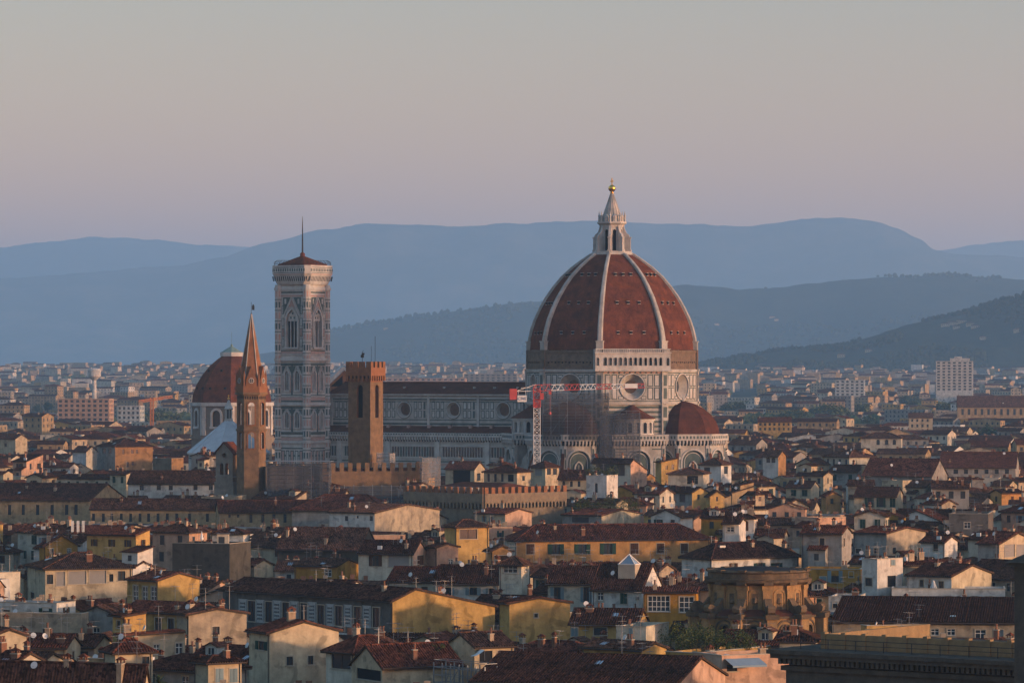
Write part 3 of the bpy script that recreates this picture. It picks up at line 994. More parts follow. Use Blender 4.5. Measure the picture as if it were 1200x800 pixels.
mb = MB(m_iron); mb.lathe([(.3, 93.0), (.22, 98), (.14, 103), (.05, 105.5)], 8); mb.build('mast', bt)
FOOT.append((BX, BY, 10, 10, R(-CA))); keep(316, 390, 545, 1370)

# ------------------------------------------------------------------ brown crenellated tower and palace
def merlons(mb, x0, x1, y0, y1, z, w, h, gap):
    n = max(1, round((x1-x0+gap)/(w+gap)))
    st = (x1-x0+gap)/n
    for i in range(n): mb.box(x0+i*st, x0+i*st+st-gap, y0, y1, z, z+h)
TY = 1130
tp = at(428, 0, TY)
tw = tag(empty('watch_tower', (tp.x, TY+3.5, 0), R(-28)), 'slim brown stone tower with battlements standing right of the marble bell tower', 'tower')
mb = MB(m_brown)
h = 3.5
for phi in (-90, 0, 90, 180):
    mb.M = wallM(h*math.cos(R(phi)), h*math.sin(R(phi)), phi)
    strip(mb, -h, h, 0, 50.6, [(0.15, .95, 40.8, 48.9, 'round')], 1.0, m_brown, None, m_brick)
    mb.mat(m_brown); mb.box(-h, h, .9, 1.1, 0, 40.8)
mb.M = Matrix.Identity(4)
mb.mat(m_dark); mb.box(-h+1.05, h-1.05, -h+1.05, h-1.05, 40.2, 50.5)  # dark core added inside; its colour stands in for the interior shade
mb.build('shaft', tw)
mb = MB(m_brick)
mb.box(-h+.05, h-.05, -h+.05, h-.05, 50.6, 51.6); mb.box(-4.0, 4.0, -4.0, 4.0, 52.3, 54.6)
mb.mat(m_dark); mb.box(-3.4, 3.4, -3.4, 3.4, 51.6, 52.3)
for phi in (-90, 0, 90, 180):
    mb.M = wallM(4.0*math.cos(R(phi)), 4.0*math.sin(R(phi)), phi)
    mb.mat(m_brick)
    for i in range(7): x = -3.75+i*1.25; mb.box(x-.28, x+.28, 0, .62, 50.9, 52.3)
    merlons(mb, -4.0, 4.0, 0.003, .7, 54.6, 1.15, 1.6, .95)
mb.build('battlement', tw)
mb = MB(m_iron)
mb.bar((-.5, -1, 54.6), (-.5, -1, 58.8), .07); mb.cbox(-.5, -1, 57.3, .9, .25, .8); mb.cbox(-.25, -1, 58.1, .8, .2, .5); mb.bar((-.5, -1, 58.8), (-.1, -1, 59.3), .06)
mb.build('weathervane', tw)
mb = MB(m_iron)
mb.bar((3.0, 0, 54.6), (3.0, 0, 63.2), .06); mb.bar((1.5, .5, 54.6), (1.5, .5, 60.5), .05)
mb.build('mast', tw)
FOOT.append((tp.x, TY+3.5, 4.5, 4.5, 0))
keep(400, 452, 546, 1125)

PY_ = 1118
c0 = at(371, 542, PY_); c1 = at(497, 542, PY_)
pw = c1.x-c0.x
pal = tag(empty('crenellated_palace', ((c0.x+c1.x)/2, PY_+7, 0), R(12)), 'warm stone palace wall with square battlements below the brown tower', 'palace')
mb = MB(m_brown)
z = c0.z
mb.box(-pw/2, pw/2, -7, 7, 0, z-2.3)
mb.mat(m_brick); mb.box(-pw/2-.02, pw/2+.02, -7.06, -6.98, z-9.0, z-8.6)
mb.build('wall', pal)
mb = MB(material('shaded palace stone', (0.10, 0.085, 0.07), var=.3)); mb.box(-pw/2-15, -pw/2-.02, -3.0, 8, 0, z-1.0); mb.build('wing', pal)  # wing added behind the netting for darkness; shade is in its stone colour
mb = MB(m_brown)
merlons(mb, -pw/2, pw/2, -7, -6.2, z-2.3, 1.15, 2.3, 1.15)
mb.M = wallM(pw/2, 0, 0); merlons(mb, -5.5, 7, 0, .8, z-2.3, 1.15, 2.3, 1.15); mb.M = Matrix.Identity(4)
mb.build('battlement', pal)
mb = MB(m_terra_d); mb.box(-pw/2+1.2, pw/2-1.2, -5, 6.8, z-2.3, z-1.6); mb.build('roof', pal)
FOOT.append((pal.location.x, pal.location.y, pw/2+1, 8, R(12)))
keep(368, 498, 572, 1100)

c0 = at(567, 571, 1040)
cp = tag(empty('crenellated_palace', (c0.x, 1040, 0), R(-45)), 'low dark and gold stone palace with battlements and a row of small corbel arches', 'palace')
W_, D_ = 28.5, 29.0
m_dstone = material('grey brown stone', (0.20, 0.155, 0.105), col2=(0.115, 0.092, 0.07), scale=0.7, fine=0.4, bump=0.5)
zt = c0.z
mb = MB(m_dstone); mb.box(-W_, 0, 0, D_, 0, zt-1.6); mb.build('wall', cp)
mb = MB(m_dstone)
for (M, L0, L1) in ((wallM(0, 0, -90), -W_, 0), (wallM(0, 0, 0), 0, D_)):
    mb.M = M
    mb.mat(m_dark); mb.box(L0, L1, -.04, .02, zt-5.4, zt-3.9)
    mb.mat(m_dstone); mb.box(L0-.3, L1+.3, -.75, .1, zt-3.9, zt-1.6)
    n = int((L1-L0)/1.25)
    for i in range(n+1):
        x = L0+i*(L1-L0)/n; mb.box(x-.26, x+.26, -.7, .05, zt-5.4, zt-3.9)
        if i < n:
            xm = x+(L1-L0)/n/2
            for s in (-1, 1): mb.poly([(xm+s*.4, -.68, zt-4.4), (xm+s*.4, -.68, zt-3.9), (xm, -.68, zt-3.9)][::s])
    mb.mat(m_brick); merlons(mb, L0-.3, L1+.3, -.72, .0, zt-1.6, 1.2, 1.6, 1.1)
mb.build('battlement', cp)
mb = MB(m_terra_d)
mb.poly([(-W_+1, 1, zt-1.5), (-1, 1, zt-1.5), (-6, D_/2, zt+.8), (-W_+6, D_/2, zt+.8)]); mb.poly([(-1, 1, zt-1.5), (-1, D_-1, zt-1.5), (-6, D_/2, zt+.8)])
mb.mat(m_steel); mb.box(-18, -6, 1.5, 5, zt-1.2, zt-.2)
mb.build('roof', cp)
FOOT.append((c0.x+(-W_/2*math.cos(R(45))+D_/2*math.sin(R(45))), 1040+(W_/2*math.sin(R(45))+D_/2*math.cos(R(45))), 15.5, 16, R(-45)))
keep(480, 665, 596, 1030)

# ------------------------------------------------------------------ brick bell tower with a spire
SY = 1120
sp = at(294.5, 0, SY)
st = tag(empty('church_spire', (sp.x, SY, 0), R(4)), 'slender hexagonal brick church tower with a pointed orange spire', 'church tower')
Rh = 3.95; aph = Rh*math.cos(R(30)); fw = Rh
mb = MB(m_brown)
for k in range(6):
    phi = -90+60*k
    mb.M = wallM(aph*math.cos(R(phi)), aph*math.sin(R(phi)), phi)
    strip(mb, -fw/2, fw/2, 0, 37.6, [(0, .85, 32.6, 36.2, 'round')], .6, m_brown, None)
    strip(mb, -fw/2, fw/2, 37.6, 47.6, [(0, .9, 39.0, 44.2, 'round')], .6, m_brown, None)
    mb.box(-fw/2, fw/2, .55, .7, 0, 32.6)
    frame_op(mb, (0, .85, 32.6, 36.2, 'round'), .3, .12, m_brick); frame_op(mb, (0, .9, 39.0, 44.2, 'round'), .3, .12, m_brick)
    mb.mat(m_marble)
    mb.box(-.09, .09, .2, .4, 32.6, 36.4); mb.box(-.09, .09, .2, .4, 39.0, 44.4)
    mb.mat(m_brown); mb.box(-fw/2-.1, fw/2+.1, -.25, .2, 37.3, 37.9); mb.box(-fw/2-.05, fw/2+.05, -.2, .1, 31.2, 31.6)
    mb.box(-fw/2-.25, fw/2+.25, -.45, .2, 47.2, 47.9)
    mb.mat(m_dark)
    for i in range(6): x = -1.6+i*.64; mb.box(x-.14, x+.14, -.06, .05, 46.0, 46.8)
    mb.mat(m_brick); mb.box(-fw/2-.2, fw/2+.2, -.35, .2, 47.9, 49.5)
    # small gable with a round opening in front of the spire
    mb.mat(m_brick); mb.poly([(-1.45, -.3, 49.5), (1.45, -.3, 49.5), (1.45, -.3, 51.2), (0, -.3, 55.0), (-1.45, -.3, 51.2)])
    mb.poly([(0, -.3, 55.0), (1.45, -.3, 51.2), (1.3, .9, 51.2), (0, 2.2, 55.0)]); mb.poly([(-1.45, -.3, 51.2), (0, -.3, 55.0), (0, 2.2, 55.0), (-1.3, .9, 51.2)])
    mb.poly([(1.45, -.3, 49.5), (1.35, .9, 49.5), (1.35, .9, 51.2), (1.45, -.3, 51.2)]); mb.poly([(-1.35, .9, 49.5), (-1.45, -.3, 49.5), (-1.45, -.3, 51.2), (-1.35, .9, 51.2)])
    frame_op(mb, (0, .55, 0, 51.0, 'circle'), .22, .12, m_marble, y=-.3)
    mb.mat(m_dark); mb.poly([(.55*math.cos(2*PI*i/10), -.34, 51.0+.55*math.sin(2*PI*i/10)) for i in range(10)])
    mb.mat(m_marble)
    mb.box(-.05, .05, -.42, -.33, 50.5, 51.5); mb.box(-.5, .5, -.42, -.33, 50.95, 51.05)
mb.build('shaft', st)
mb = MB(m_brick)
hexa = lambda r: [(r*math.cos(R(60*k)), r*math.sin(R(60*k))) for k in range(6)]
mb.prism(hexa(3.7), 49.4, 69.0, hexa(.12))
mb.mat(m_marble)
for x, y in hexa(3.75): mb.bar((x, y, 49.5), (x*.03, y*.03, 69.1), .14)
mb.mat(m_brick)
for x, y in hexa(3.9): mb.lathe([(.35, 49.4), (.3, 52.4), (0, 54.0)], 6, c=(x, y))
mb.build('spire', st)
mb = MB(m_iron); mb.bar((0, 0, 68.8), (0, 0, 72.4), .07); mb.cbox(.5, 0, 70.2, .7, .12, 1.2); mb.cbox(.5, 0, 71.4, .35, .2, .35); mb.lathe([(0, 69.0), (.22, 69.25), (0, 69.5)], 8)
mb.build('weathervane', st)
FOOT.append((sp.x, SY, 5, 5, 0)); keep(276, 316, 543, 1115)

# ------------------------------------------------------------------ far church dome on the left
LY = 1640
lp = at(271.5, 0, LY)
ch = tag(empty('domed_church', (lp.x, LY, 0), R(-20)), 'church with a plain red dome and white framed windows behind the brick spire', 'church')
def oct2(r): return [(r*math.cos(R(22.5+45*k)), r*math.sin(R(22.5+45*k))) for k in range(8)]
m_taupe = material('taupe plaster', (0.20, 0.165, 0.135), var=0.3, scale=0.2, fine=0.2, stain=0.15)
mb = MB(m_taupe); Rl = 16.0; al = Rl*math.cos(R(22.5)); fl = 2*Rl*math.sin(R(22.5))
for k in range(8):
    phi = -90+45*k
    mb.M = wallM(al*math.cos(R(phi)), al*math.sin(R(phi)), phi)
    strip(mb, -fl/2, fl/2, 0, 41, [(0, 1.7, 31.5, 36.2, 'round')], .8, m_taupe, m_glassd)
    frame_op(mb, (0, 1.7, 31.5, 36.2, 'round'), .9, .4, m_marble_b)
    mb.mat(m_marble_b); mb.box(-fl/2-.2, fl/2+.2, -.8, .4, 39.6, 41.0); mb.box(-fl/2-.1, fl/2+.1, -.3, .2, 37.6, 38.4) if False else None
    for s in (-1, 1): a, b = sorted((s*fl/2, s*(fl/2-1.5))); mb.box(a, b, -.35, .2, 28, 39.6)
    mb.mat(m_taupe); mb.box(-fl/2-.2, fl/2+.2, -.7, .2, 26.5, 27.6)
dr = mb.build('drum', ch)
mb = MB(m_terra)
pl = [(41, 15.8), (44, 15.4), (48, 14.0), (52, 11.6), (55.5, 8.7), (58.0, 5.8), (59.6, 3.6)]
for (za, ra), (zb, rb) in zip(pl, pl[1:]): mb.prism(oct2(ra), za, zb, oct2(rb), cap=False)
mb.mat(m_dark)
for k in range(8):
    for z, f in ((46.2, -.3), (46.2, .3), (53.2, 0)):
        r_ = [a+(b-a)*(z-za)/(zb-za) for (za, a), (zb, b) in zip(pl, pl[1:]) if za <= z <= zb][0]*math.cos(R(22.5))
        mb.M = wallM(r_*math.cos(R(-90+45*k)), r_*math.sin(R(-90+45*k)), -90+45*k); mb.cbox(f*r_*.8, 0, z, .8, .8, .8)
mb.M = Matrix.Identity(4)
mb.build('dome', ch)
mb = MB(m_marble_b); mb.prism(oct2(4.6), 59.3, 60.9); mb.mat(m_copper); mb.prism(oct2(4.3), 60.9, 63.2, oct2(.5)); mb.lathe([(.5, 63), (.5, 63.8), (.05, 64.4), (.05, 69)], 6)
mb.build('lantern', ch)
keep(228, 320, 508, 1620)

# ------------------------------------------------------------------ baptistery roof
QY = 1415
qp = at(268, 0, QY)
bp = tag(empty('baptistery', (qp.x, QY, 0), R(-CA)), 'eight sided baptistery under a pale pyramid roof with a tiny lantern', 'baptistery')
mb = MB(m_marble)
r8 = 14.2
for k in range(8):
    phi = -90+45*k; ap_ = r8*math.cos(R(22.5)); f_ = 2*r8*math.sin(R(22.5))
    mb.M = wallM(ap_*math.cos(R(phi)), ap_*math.sin(R(phi)), phi)
    strip(mb, -f_/2, f_/2, 0, 25.4, [(0, .8, 17, 20, 'round')], .5, m_marble, m_dark)
    mb.mat(m_green); mb.box(-f_/2, f_/2, -.05, .02, 23.4, 23.8); mb.box(-f_/2, f_/2, -.05, .02, 15, 15.5)
    mb.mat(m_marble_b); mb.box(-f_/2-.2, f_/2+.2, -.5, .2, 25.0, 25.6)
mb.build('wall', bp)
m_lead = material('pale roof slabs', (0.42, 0.43, 0.44), col2=(0.32, 0.33, 0.345), scale=0.3, fine=0.12, stain=0.1)
mb = MB(m_lead); mb.prism(oct2(r8+.5), 25.6, 36.4, oct2(1.4))
for x, y in oct2(r8+.5): mb.bar((x, y, 25.65), (x*.09, y*.09, 36.45), .12)
mb.build('roof', bp)
mb = MB(m_marble_b); mb.lathe([(1.5, 36.2), (1.4, 37.2)], 8); mb.lathe([(1.35, 40.3), (1.6, 40.6), (1.1, 41.6), (.25, 43.6)], 8)
for k in range(8): mb.lathe([(.16, 37.2), (.14, 40.4)], 6, c=(1.15*math.cos(R(45*k)), 1.15*math.sin(R(45*k))))
mb.mat(m_dark); mb.lathe([(.7, 37.2), (.7, 40.3)], 8)
mb.mat(m_gold); mb.lathe([(.0, 43.5), (.42, 43.9), (.42, 44.2), (0, 44.6)], 8); mb.cbox(0, 0, 44.5, .16, .16, .9); mb.cbox(0, 0, 44.9, .6, .14, .16)
mb.build('lantern', bp)
keep(226, 300, 528, 1400); FOOT.append((qp.x, QY, 14, 14, 0))

# ------------------------------------------------------------------ bell gable
GY = 1128
gp = at(267.5, 0, GY)
bgab = tag(empty('bell_gable', (gp.x, GY, -2.7), R(-28)), 'small stone bell gable with two arches and a tiled pitched top left of the scaffolding', 'bell gable')
m_gstone = material('grey plaster stone', (0.23, 0.20, 0.165), var=0.35, scale=0.6, fine=0.25, stain=0.2)
mb = MB(m_gstone)
gw, gd = 2.75, 2.1
def gable_face(M):
    mb.M = M
    strip(mb, -gw, gw, 0, 31.8, [(-.85, .55, 28.0, 30.6, 'round'), (.85, .55, 28.0, 30.6, 'round')], .7, m_gstone, None, m_brick)
    tf = lambda x: 36.7-abs(x)*.98
    strip(mb, -gw, gw, 31.8, 0, [(0, .62, 0, 33.3, 'circle')], .7, m_gstone, None, m_brick, topf=tf)
    frame_op(mb, (0, .62, 0, 33.3, 'circle'), .22, .1, m_gstone)
gable_face(wallM(0, -gd, -90)); gable_face(wallM(0, gd, 90))
mb.M = Matrix.Identity(4); mb.mat(m_brown)
for x in (-gw, gw):
    mb.box(min(x, x*.82), max(x, x*.82), -gd+.005, gd-.005, 0, 34.2)
mb.mat(m_gstone); mb.box(-gw-.15, gw+.15, -gd-.15, gd+.15, 27.2, 27.6); mb.box(-gw-.35, gw+.35, -gd-.25, gd+.25, 0, 26.0)
mb.build('wall', bgab)
mb = MB(m_terra)
for s in (-1, 1):
    pts = [(s*3.3, -gd-.5, 33.75), (s*3.3, gd+.5, 33.75), (0, gd+.5, 37.0), (0, -gd-.5, 37.0)]
    mb.poly(pts[::s]); mb.poly([(x, y, z-.25) for x, y, z in pts][::-s]); mb.poly([(s*3.3, -gd-.5, 33.5), (0, -gd-.5, 36.75), (0, -gd-.5, 37.0), (s*3.3, -gd-.5, 33.75)][::s])
mb.build('roof', bgab)
bl = MB(material('dull bronze', (0.12, 0.10, 0.06), rough=0.5, metal=0.7))
bl.lathe([(.42, 28.7), (.36, 29.1), (.27, 29.6), (.1, 29.8)], 10)
b0 = bl.build('bell', bgab); b0.location = (-.85, 0, 0)
b1 = place('bell', b0.data, bgab, (.85, 0, 0))
b2 = place('bell', b0.data, bgab, (0, 0, 4.1))
keep(254, 286, 581, 1122); FOOT.append((gp.x, GY, 3, 3, 0))

# ------------------------------------------------------------------ scaffolds
def scaffold(name, label, loc, rz, w, d, z0, z1, step=2.0, bay=2.5, net=None, decks=True, roof=None, group=None, nets=(0, 1, 3), base=None):
    s = tag(empty(name, loc, R(rz)), label, 'scaffolding', group)
    mb = MB(m_steel)
    nx, ny = max(1, round(w/bay)), max(1, round(d/bay))
    for i in range(nx+1):
        for j in (range(ny+1) if i in (0, nx) else (0, ny)):
            x, y = -w/2+w*i/nx, -d/2+d*j/ny
            mb.bar((x, y, base if base is not None else z0), (x, y, z1+.6), .09)
    z = z0+step
    while z < z1+.1:
        for y in (-d/2, d/2): mb.bar((-w/2, y, z), (w/2, y, z), .07); mb.bar((-w/2, y, z+.95), (w/2, y, z+.95), .05)
        for x in (-w/2, w/2): mb.bar((x, -d/2, z), (x, d/2, z), .07); mb.bar((x, -d/2, z+.95), (x, d/2, z+.95), .05)
        z += step
    for i in range(nx):
        zz = z0+step*(i % 3)
        mb.bar((-w/2+w*i/nx, -d/2-.08, zz), (-w/2+w*(i+1)/nx, -d/2-.08, min(z1, zz+step*2)), .05)
    mb.build('tube_frame', s)
    if decks:
        z = z0+step
        while z < z1+.1:
            mb = MB(m_plank); mb.box(-w/2, w/2, -d/2, -d/2+1.1, z-.08, z)
            mb.box(w/2-1.1, w/2, -d/2+1.1, d/2, z-.08, z); mb.box(-w/2, -w/2+1.1, -d/2+1.1, d/2, z-.08, z)
            mb.build('deck', s); z += step
    if net:
        sides = [((-w/2, -d/2-.12), (w/2, -d/2-.12)), ((w/2+.12, -d/2), (w/2+.12, d/2)), ((w/2, d/2+.12), (-w/2, d/2+.12)), ((-w/2-.12, d/2), (-w/2-.12, -d/2))]
        for k in nets:
            (xa, ya), (xb, yb) = sides[k]
            mb = MB(net)
            n = max(2, int(math.hypot(xb-xa, yb-ya)/1.25))
            for i in range(n):
                t0, t1 = i/n, (i+1)/n
                o0, o1 = .1*math.sin(i*1.9), .1*math.sin((i+1)*1.9)
                nx_, ny_ = (yb-ya), -(xb-xa); L = math.hypot(nx_, ny_); nx_ /= L; ny_ /= L
                a = (xa+(xb-xa)*t0+nx_*o0, ya+(yb-ya)*t0+ny_*o0); b = (xa+(xb-xa)*t1+nx_*o1, ya+(yb-ya)*t1+ny_*o1)
                mb.poly([(*a, z0), (*b, z0), (*b, z1+.3), (*a, z1+.3)])
            mb.build('netting', s)
    if roof:
        mb = MB(roof); mb.box(-w/2-.6, w/2+.6, -d/2-.6, d/2+.6, z1+.75, z1+.95); mb.build('roof_sheet', s)
    return s
def cl(x, y):
    c, s_ = math.cos(R(-CA)), math.sin(R(-CA))
    return (CX+x*c-y*s_, CY+x*s_+y*c, 0)
scaffold('scaffolding', 'tube scaffold in thin grey netting wrapped round the apse dome behind the red crane', (20.3, 1319.0, 0), 0, 21, 11.5, 31.6, 46.2, net=m_net, nets=(0, 1, 3))
mb_tiers = [(33.6, 11.3), (36.2, 10.2), (38.8, 8.6)]
scaffold('scaffolding', 'dark netted scaffold tower standing in the corner between the two apses', (34.2, 1303.5, 0), -CA+30, 12.5, 5, 0, 40, net=m_net_d, nets=(0, 1, 3), bay=2.1)
s3 = at(349, 541, 1085)
scaffold('scaffolding', 'long dark scaffold hiding the palace front between the brick spire and the battlements', (s3.x, 1092, 0), -6, 16.5, 4, 10, s3.z-.8, net=m_net_d, roof=m_steel)
s4 = at(436, 571, 1092)
scaffold('scaffolding', 'low dark scaffold under the warm battlemented palace wall', (s4.x, 1096, 0), 4, 30, 3, 10, s4.z, net=m_net_d)
s5 = at(503, 538, 1110)
scaffold('scaffolding', 'pale netted scaffold at the right end of the battlemented wall', (s5.x, 1119, 0), 8, 5.0, 6, 14, s5.z, net=m_net_w)
s6 = at(452, 530, 1124)
scaffold('scaffolding', 'small pale scaffold at the foot of the brown tower', (s6.x, 1126, 0), -28, 4.0, 3, 24, s6.z-.5, net=m_net_w)
keep(306, 372, 590, 1080); keep(372, 500, 590, 1080)

# ------------------------------------------------------------------ cranes
m_red = material('crane red', (0.44, 0.055, 0.045), var=0.2, rough=0.5, spec=0.5)
m_white = material('crane white', (0.66, 0.65, 0.62), var=0.15, rough=0.5, spec=0.5)
m_orange = material('crane orange', (0.42, 0.16, 0.06), var=0.2, rough=0.5)
def truss(mb, p, q, s, n, r, up=Vector((0, 0, 1))):
    p, q = Vector(p), Vector(q); d = (q-p).normalized(); u = d.cross(up).normalized(); w = u.cross(d)
    cs = [u*a*s/2+w*b*s/2 for a, b in ((-1, -1), (1, -1), (1, 1), (-1, 1))]
    for c in cs: mb.bar(p+c, q+c, r)
    for i in range(n):
        a, b = p+(q-p)*i/n, p+(q-p)*(i+1)/n
        for k in range(4):
            c, e = cs[k], cs[(k+1) % 4]
            mb.bar(a+c, b+e, r*.6) if (i+k) % 2 else mb.bar(a+e, b+c, r*.6)
            mb.bar(a+c, a+e, r*.6)
KY = 1292
kp = at(629.3, 0, KY)
crane = tag(empty('tower_crane', (kp.x, KY, 0)), 'red and white tower crane in front of the cathedral apse', 'crane')
mb = MB(m_white); truss(mb, (0, 0, 0), (0, 0, 42.2), 2.0, 24, .16, Vector((0, 1, 0))); mb.build('mast', crane)
mb = MB(m_red); truss(mb, (0, 0, 42.2), (0, 0, 48.6), 2.1, 4, .24, Vector((0, 1, 0))); mb.box(-1.2, 1.2, -1.2, 1.2, 44.2, 45.0); mb.box(-.9, .9, -.9, .9, 42.0, 43.6); mb.box(.9, 2.1, -1.9, -.7, 44.6, 46.7)
mb.build('slewing_top', crane)
mb = MB(m_red)
secs = [(-1.5, 4.5, m_red), (4.5, 8.5, m_white), (8.5, 13.5, m_red), (13.5, 18.5, m_white), (18.5, 23.5, m_red), (23.5, 27.5, m_white), (27.5, 34.0, m_red)]
for a, b, m in secs:
    mb.mat(m)
    za, zb = 47.3+a*.03, 47.3+b*.03
    hh = 1.9-.022*a
    for y in (-.75, .75): mb.bar((a, y, za), (b, y, zb), .15)
    mb.bar((a, 0, za+hh), (b, 0, zb+hh), .15)
    n = max(2, int((b-a)/1.6))
    for i in range(n):
        x0, x1 = a+(b-a)*i/n, a+(b-a)*(i+1)/n
        for y in (-.75, .75):
            mb.bar((x0, y, 47.3+x0*.03), ((x0+x1)/2, 0, 47.3+x0*.03+hh), .085); mb.bar(((x0+x1)/2, 0, 47.3+x0*.03+hh), (x1, y, 47.3+x1*.03), .085)
jib = mb.build('jib', crane, rz=R(3))
mb = MB(m_white); mb.box(27.6, 31.6, -.95, -.85, 48.2, 49.6); mb.build('sign_board', jib)
mb = MB(m_white)
for y in (-.7, .7):
    mb.bar((-6.4, y, 47.2), (0, y, 47.4), .14); mb.bar((-6.4, y, 47.3), (-.3, y*.4, 49.4), .09); mb.bar((-5.0, y, 48.3), (0, y, 48.4), .1)
mb.mat(m_plank); mb.box(-6.2, -1, -.65, .65, 47.15, 47.25)
mb.build('counter_jib', crane, rz=R(3))
mb = MB(m_red); mb.box(-8.6, -6.3, -1.0, 1.0, 44.6, 48.0); mb.box(-8.75, -8.4, -.9, .9, 45.2, 47.6); mb.build('counterweight', crane, rz=R(3))
mb = MB(m_white); mb.box(-6.2, -3.3, -1.16, -1.06, 43.9, 45.9); mb.bar((-5.9, -1.1, 45.8), (-5.9, -.7, 47.3), .06); mb.bar((-3.6, -1.1, 45.8), (-3.6, -.7, 47.3), .06)
sb = mb.build('sign_board', crane, rz=R(3))
fc = bpy.data.curves.new('lettering', 'FONT'); fc.body = 'CIVE'; fc.size = 1.35; fc.align_x = 'CENTER'; fc.extrude = .02
fc.materials.append(material('dark blue lettering', (0.03, 0.04, 0.16), var=0.1))
fo = bpy.data.objects.new('lettering', fc); COL.objects.link(fo)
bpy.context.view_layer.update()
lme = bpy.data.meshes.new_from_object(fo.evaluated_get(bpy.context.evaluated_depsgraph_get()))
bpy.data.objects.remove(fo, do_unlink=True); bpy.data.curves.remove(fc)
lt = place('lettering', lme, sb, (-4.75, -1.2, 44.45)); lt.rotation_euler = (R(90), 0, 0)
mb = MB(m_red); mb.cbox(4.1, 0, 46.2, .9, 1.2, 1.0); mb.bar((4.1, 0, 46.3), (4.1, 0, 40.6), .05); mb.lathe([(.0, 39.7), (.45, 40.1), (.3, 40.7), (0, 40.9)], 8, c=(4.1, 0)); mb.build('trolley_hook', crane)
OY = 2450
op_ = at(178, 0, OY)
oc = tag(empty('tower_crane', (op_.x, OY, 0)), 'far rusty orange crane rising over the suburb left of the red church dome', 'crane')
mb = MB(m_orange); truss(mb, (0, 0, 0), (0, 0, 37.5), 1.8, 22, .3, Vector((0, 1, 0))); mb.build('mast', oc)
mb = MB(m_orange); truss(mb, (-9, 0, 35.0), (14, 0, 38.0), 1.3, 10, .22); mb.mat(m_plank); mb.box(-9.5, -6.5, -.9, .9, 32.8, 34.8); mb.build('jib', oc, rz=R(35))

# ------------------------------------------------------------------ round church tribune in the front right
RY = 600
rp = at(893, 0, RY)
rt = tag(empty('round_church', (rp.x, RY+9.5, 0), R(8)), 'weathered round stone church end with scrolled buttresses and a flat top', 'church')
m_sand = material('ochre sandstone', (0.30, 0.185, 0.085), col2=(0.17, 0.115, 0.062), scale=0.7, fine=0.3, stain=0.3, bump=0.4)
m_sandd = material('blackened sandstone', (0.135, 0.098, 0.062), col2=(0.065, 0.052, 0.04), scale=0.8, fine=0.3, stain=0.3, bump=0.4)
mb = MB(m_sand)
mb.lathe([(7.0, 0), (7.0, 22.4), (7.3, 22.6)], 48)
mb.mat(m_sandd); mb.lathe([(7.2, 22.4), (7.9, 22.8), (8.0, 23.2), (7.5, 23.3), (7.45, 24.1), (7.75, 24.25), (7.6, 24.5), (7.0, 24.5)], 48)
dw = mb.build('drum', rt)
mb = MB(m_iron); mb.lathe([(7.0, 24.42), (3, 24.75), (0, 25.0)], 32)
mb.build('roof', rt)
pil = MB(m_sand)
pil.box(-.75, .75, -.32, .2, 16, 22.3); pil.box(-.9, .9, -.42, .2, 21.7, 22.35)
pil.mat(m_sandd); pil.box(-.6, .6, -.78, .1, 24.3, 24.62); pil.box(-.7, .7, -.9, .2, 22.45, 23.3)
pan = MB(m_sandd)
frame_op(pan, (0, .75, 18.6, 20.9, 'round'), .22, .2, m_sand); pan.mat(m_sandd); pan.box(-.4, .4, -.16, .1, 18.9, 21.2)
pan.lathe([(0, 19.4), (.5, 19.9), (.32, 20.5), (0, 20.8)], 8, c=(0, 0))
low = MB(m_sand)
low.mat(m_sand); strip(low, -2.05, 2.05, 0, 18.0, [(0, .72, 0, 15.9, 'circle')], .5, m_sand, m_glassd)
frame_op(low, (0, .72, 0, 15.9, 'circle'), .25, .16, m_sandd)
frame_op(low, (0, 1.35, 12.0, 15.9, 'round'), .25, .12, m_sandd, sill=False)
low.mat(m_terra_d); low.poly([(-2.1, -.25, 18.0), (2.1, -.25, 18.0), (1.55, 2.0, 18.9), (-1.55, 2.0, 18.9)])
low.mat(m_sandd); low.box(-2.1, 2.1, -.3, .1, 17.7, 18.0)
but = MB(m_sand)
but.box(-.75, .75, -3.3, 0, 0, 17.6); but.mat(m_sandd); but.box(-1.0, 1.0, -3.6, .3, 17.6, 18.3)
scr = [(0, 20.6), (-.4, 20.4), (-.8, 19.9), (-1.2, 19.4), (-1.7, 19.3), (-2.3, 19.6), (-2.8, 19.6), (-3.1, 19.2), (-3.0, 18.6), (-2.6, 18.3), (0, 18.3)]
but.mat(m_sandd)
for x, rv in ((-.55, True), (.55, False)):
    pts = [(x, y, z) for y, z in scr]; but.poly(pts if rv else pts[::-1])
for (ya, za), (yb, zb) in zip(scr, scr[1:]): but.poly([(-.55, ya, za), (.55, ya, za), (.55, yb, zb), (-.55, yb, zb)])
for s in (-1, 1):
    for k in range(12): pass
but.M = Matrix.Identity(4)
d0 = {}
N = 12
for k in range(N):
    an = 360*k/N - 90
    for nm, bb, rr, da in (('pilaster', pil, 7.0, 0), ('relief_panel', pan, 6.85, 15), ('side_chapel', low, 8.95, 15), ('scroll_buttress', but, 7.1, 0)):
        o = d0[nm] if nm in d0 and False else None
        if nm not in d0: d0[nm] = o = bb.build(nm, rt)
        else: o = place(nm, d0[nm].data, rt)
        o.matrix_local = wallM(rr*math.cos(R(an+da)), rr*math.sin(R(an+da)), an+da)
FOOT.append((rp.x, RY+9.5, 11, 11, 0)); keep(817, 972, 738, 596)

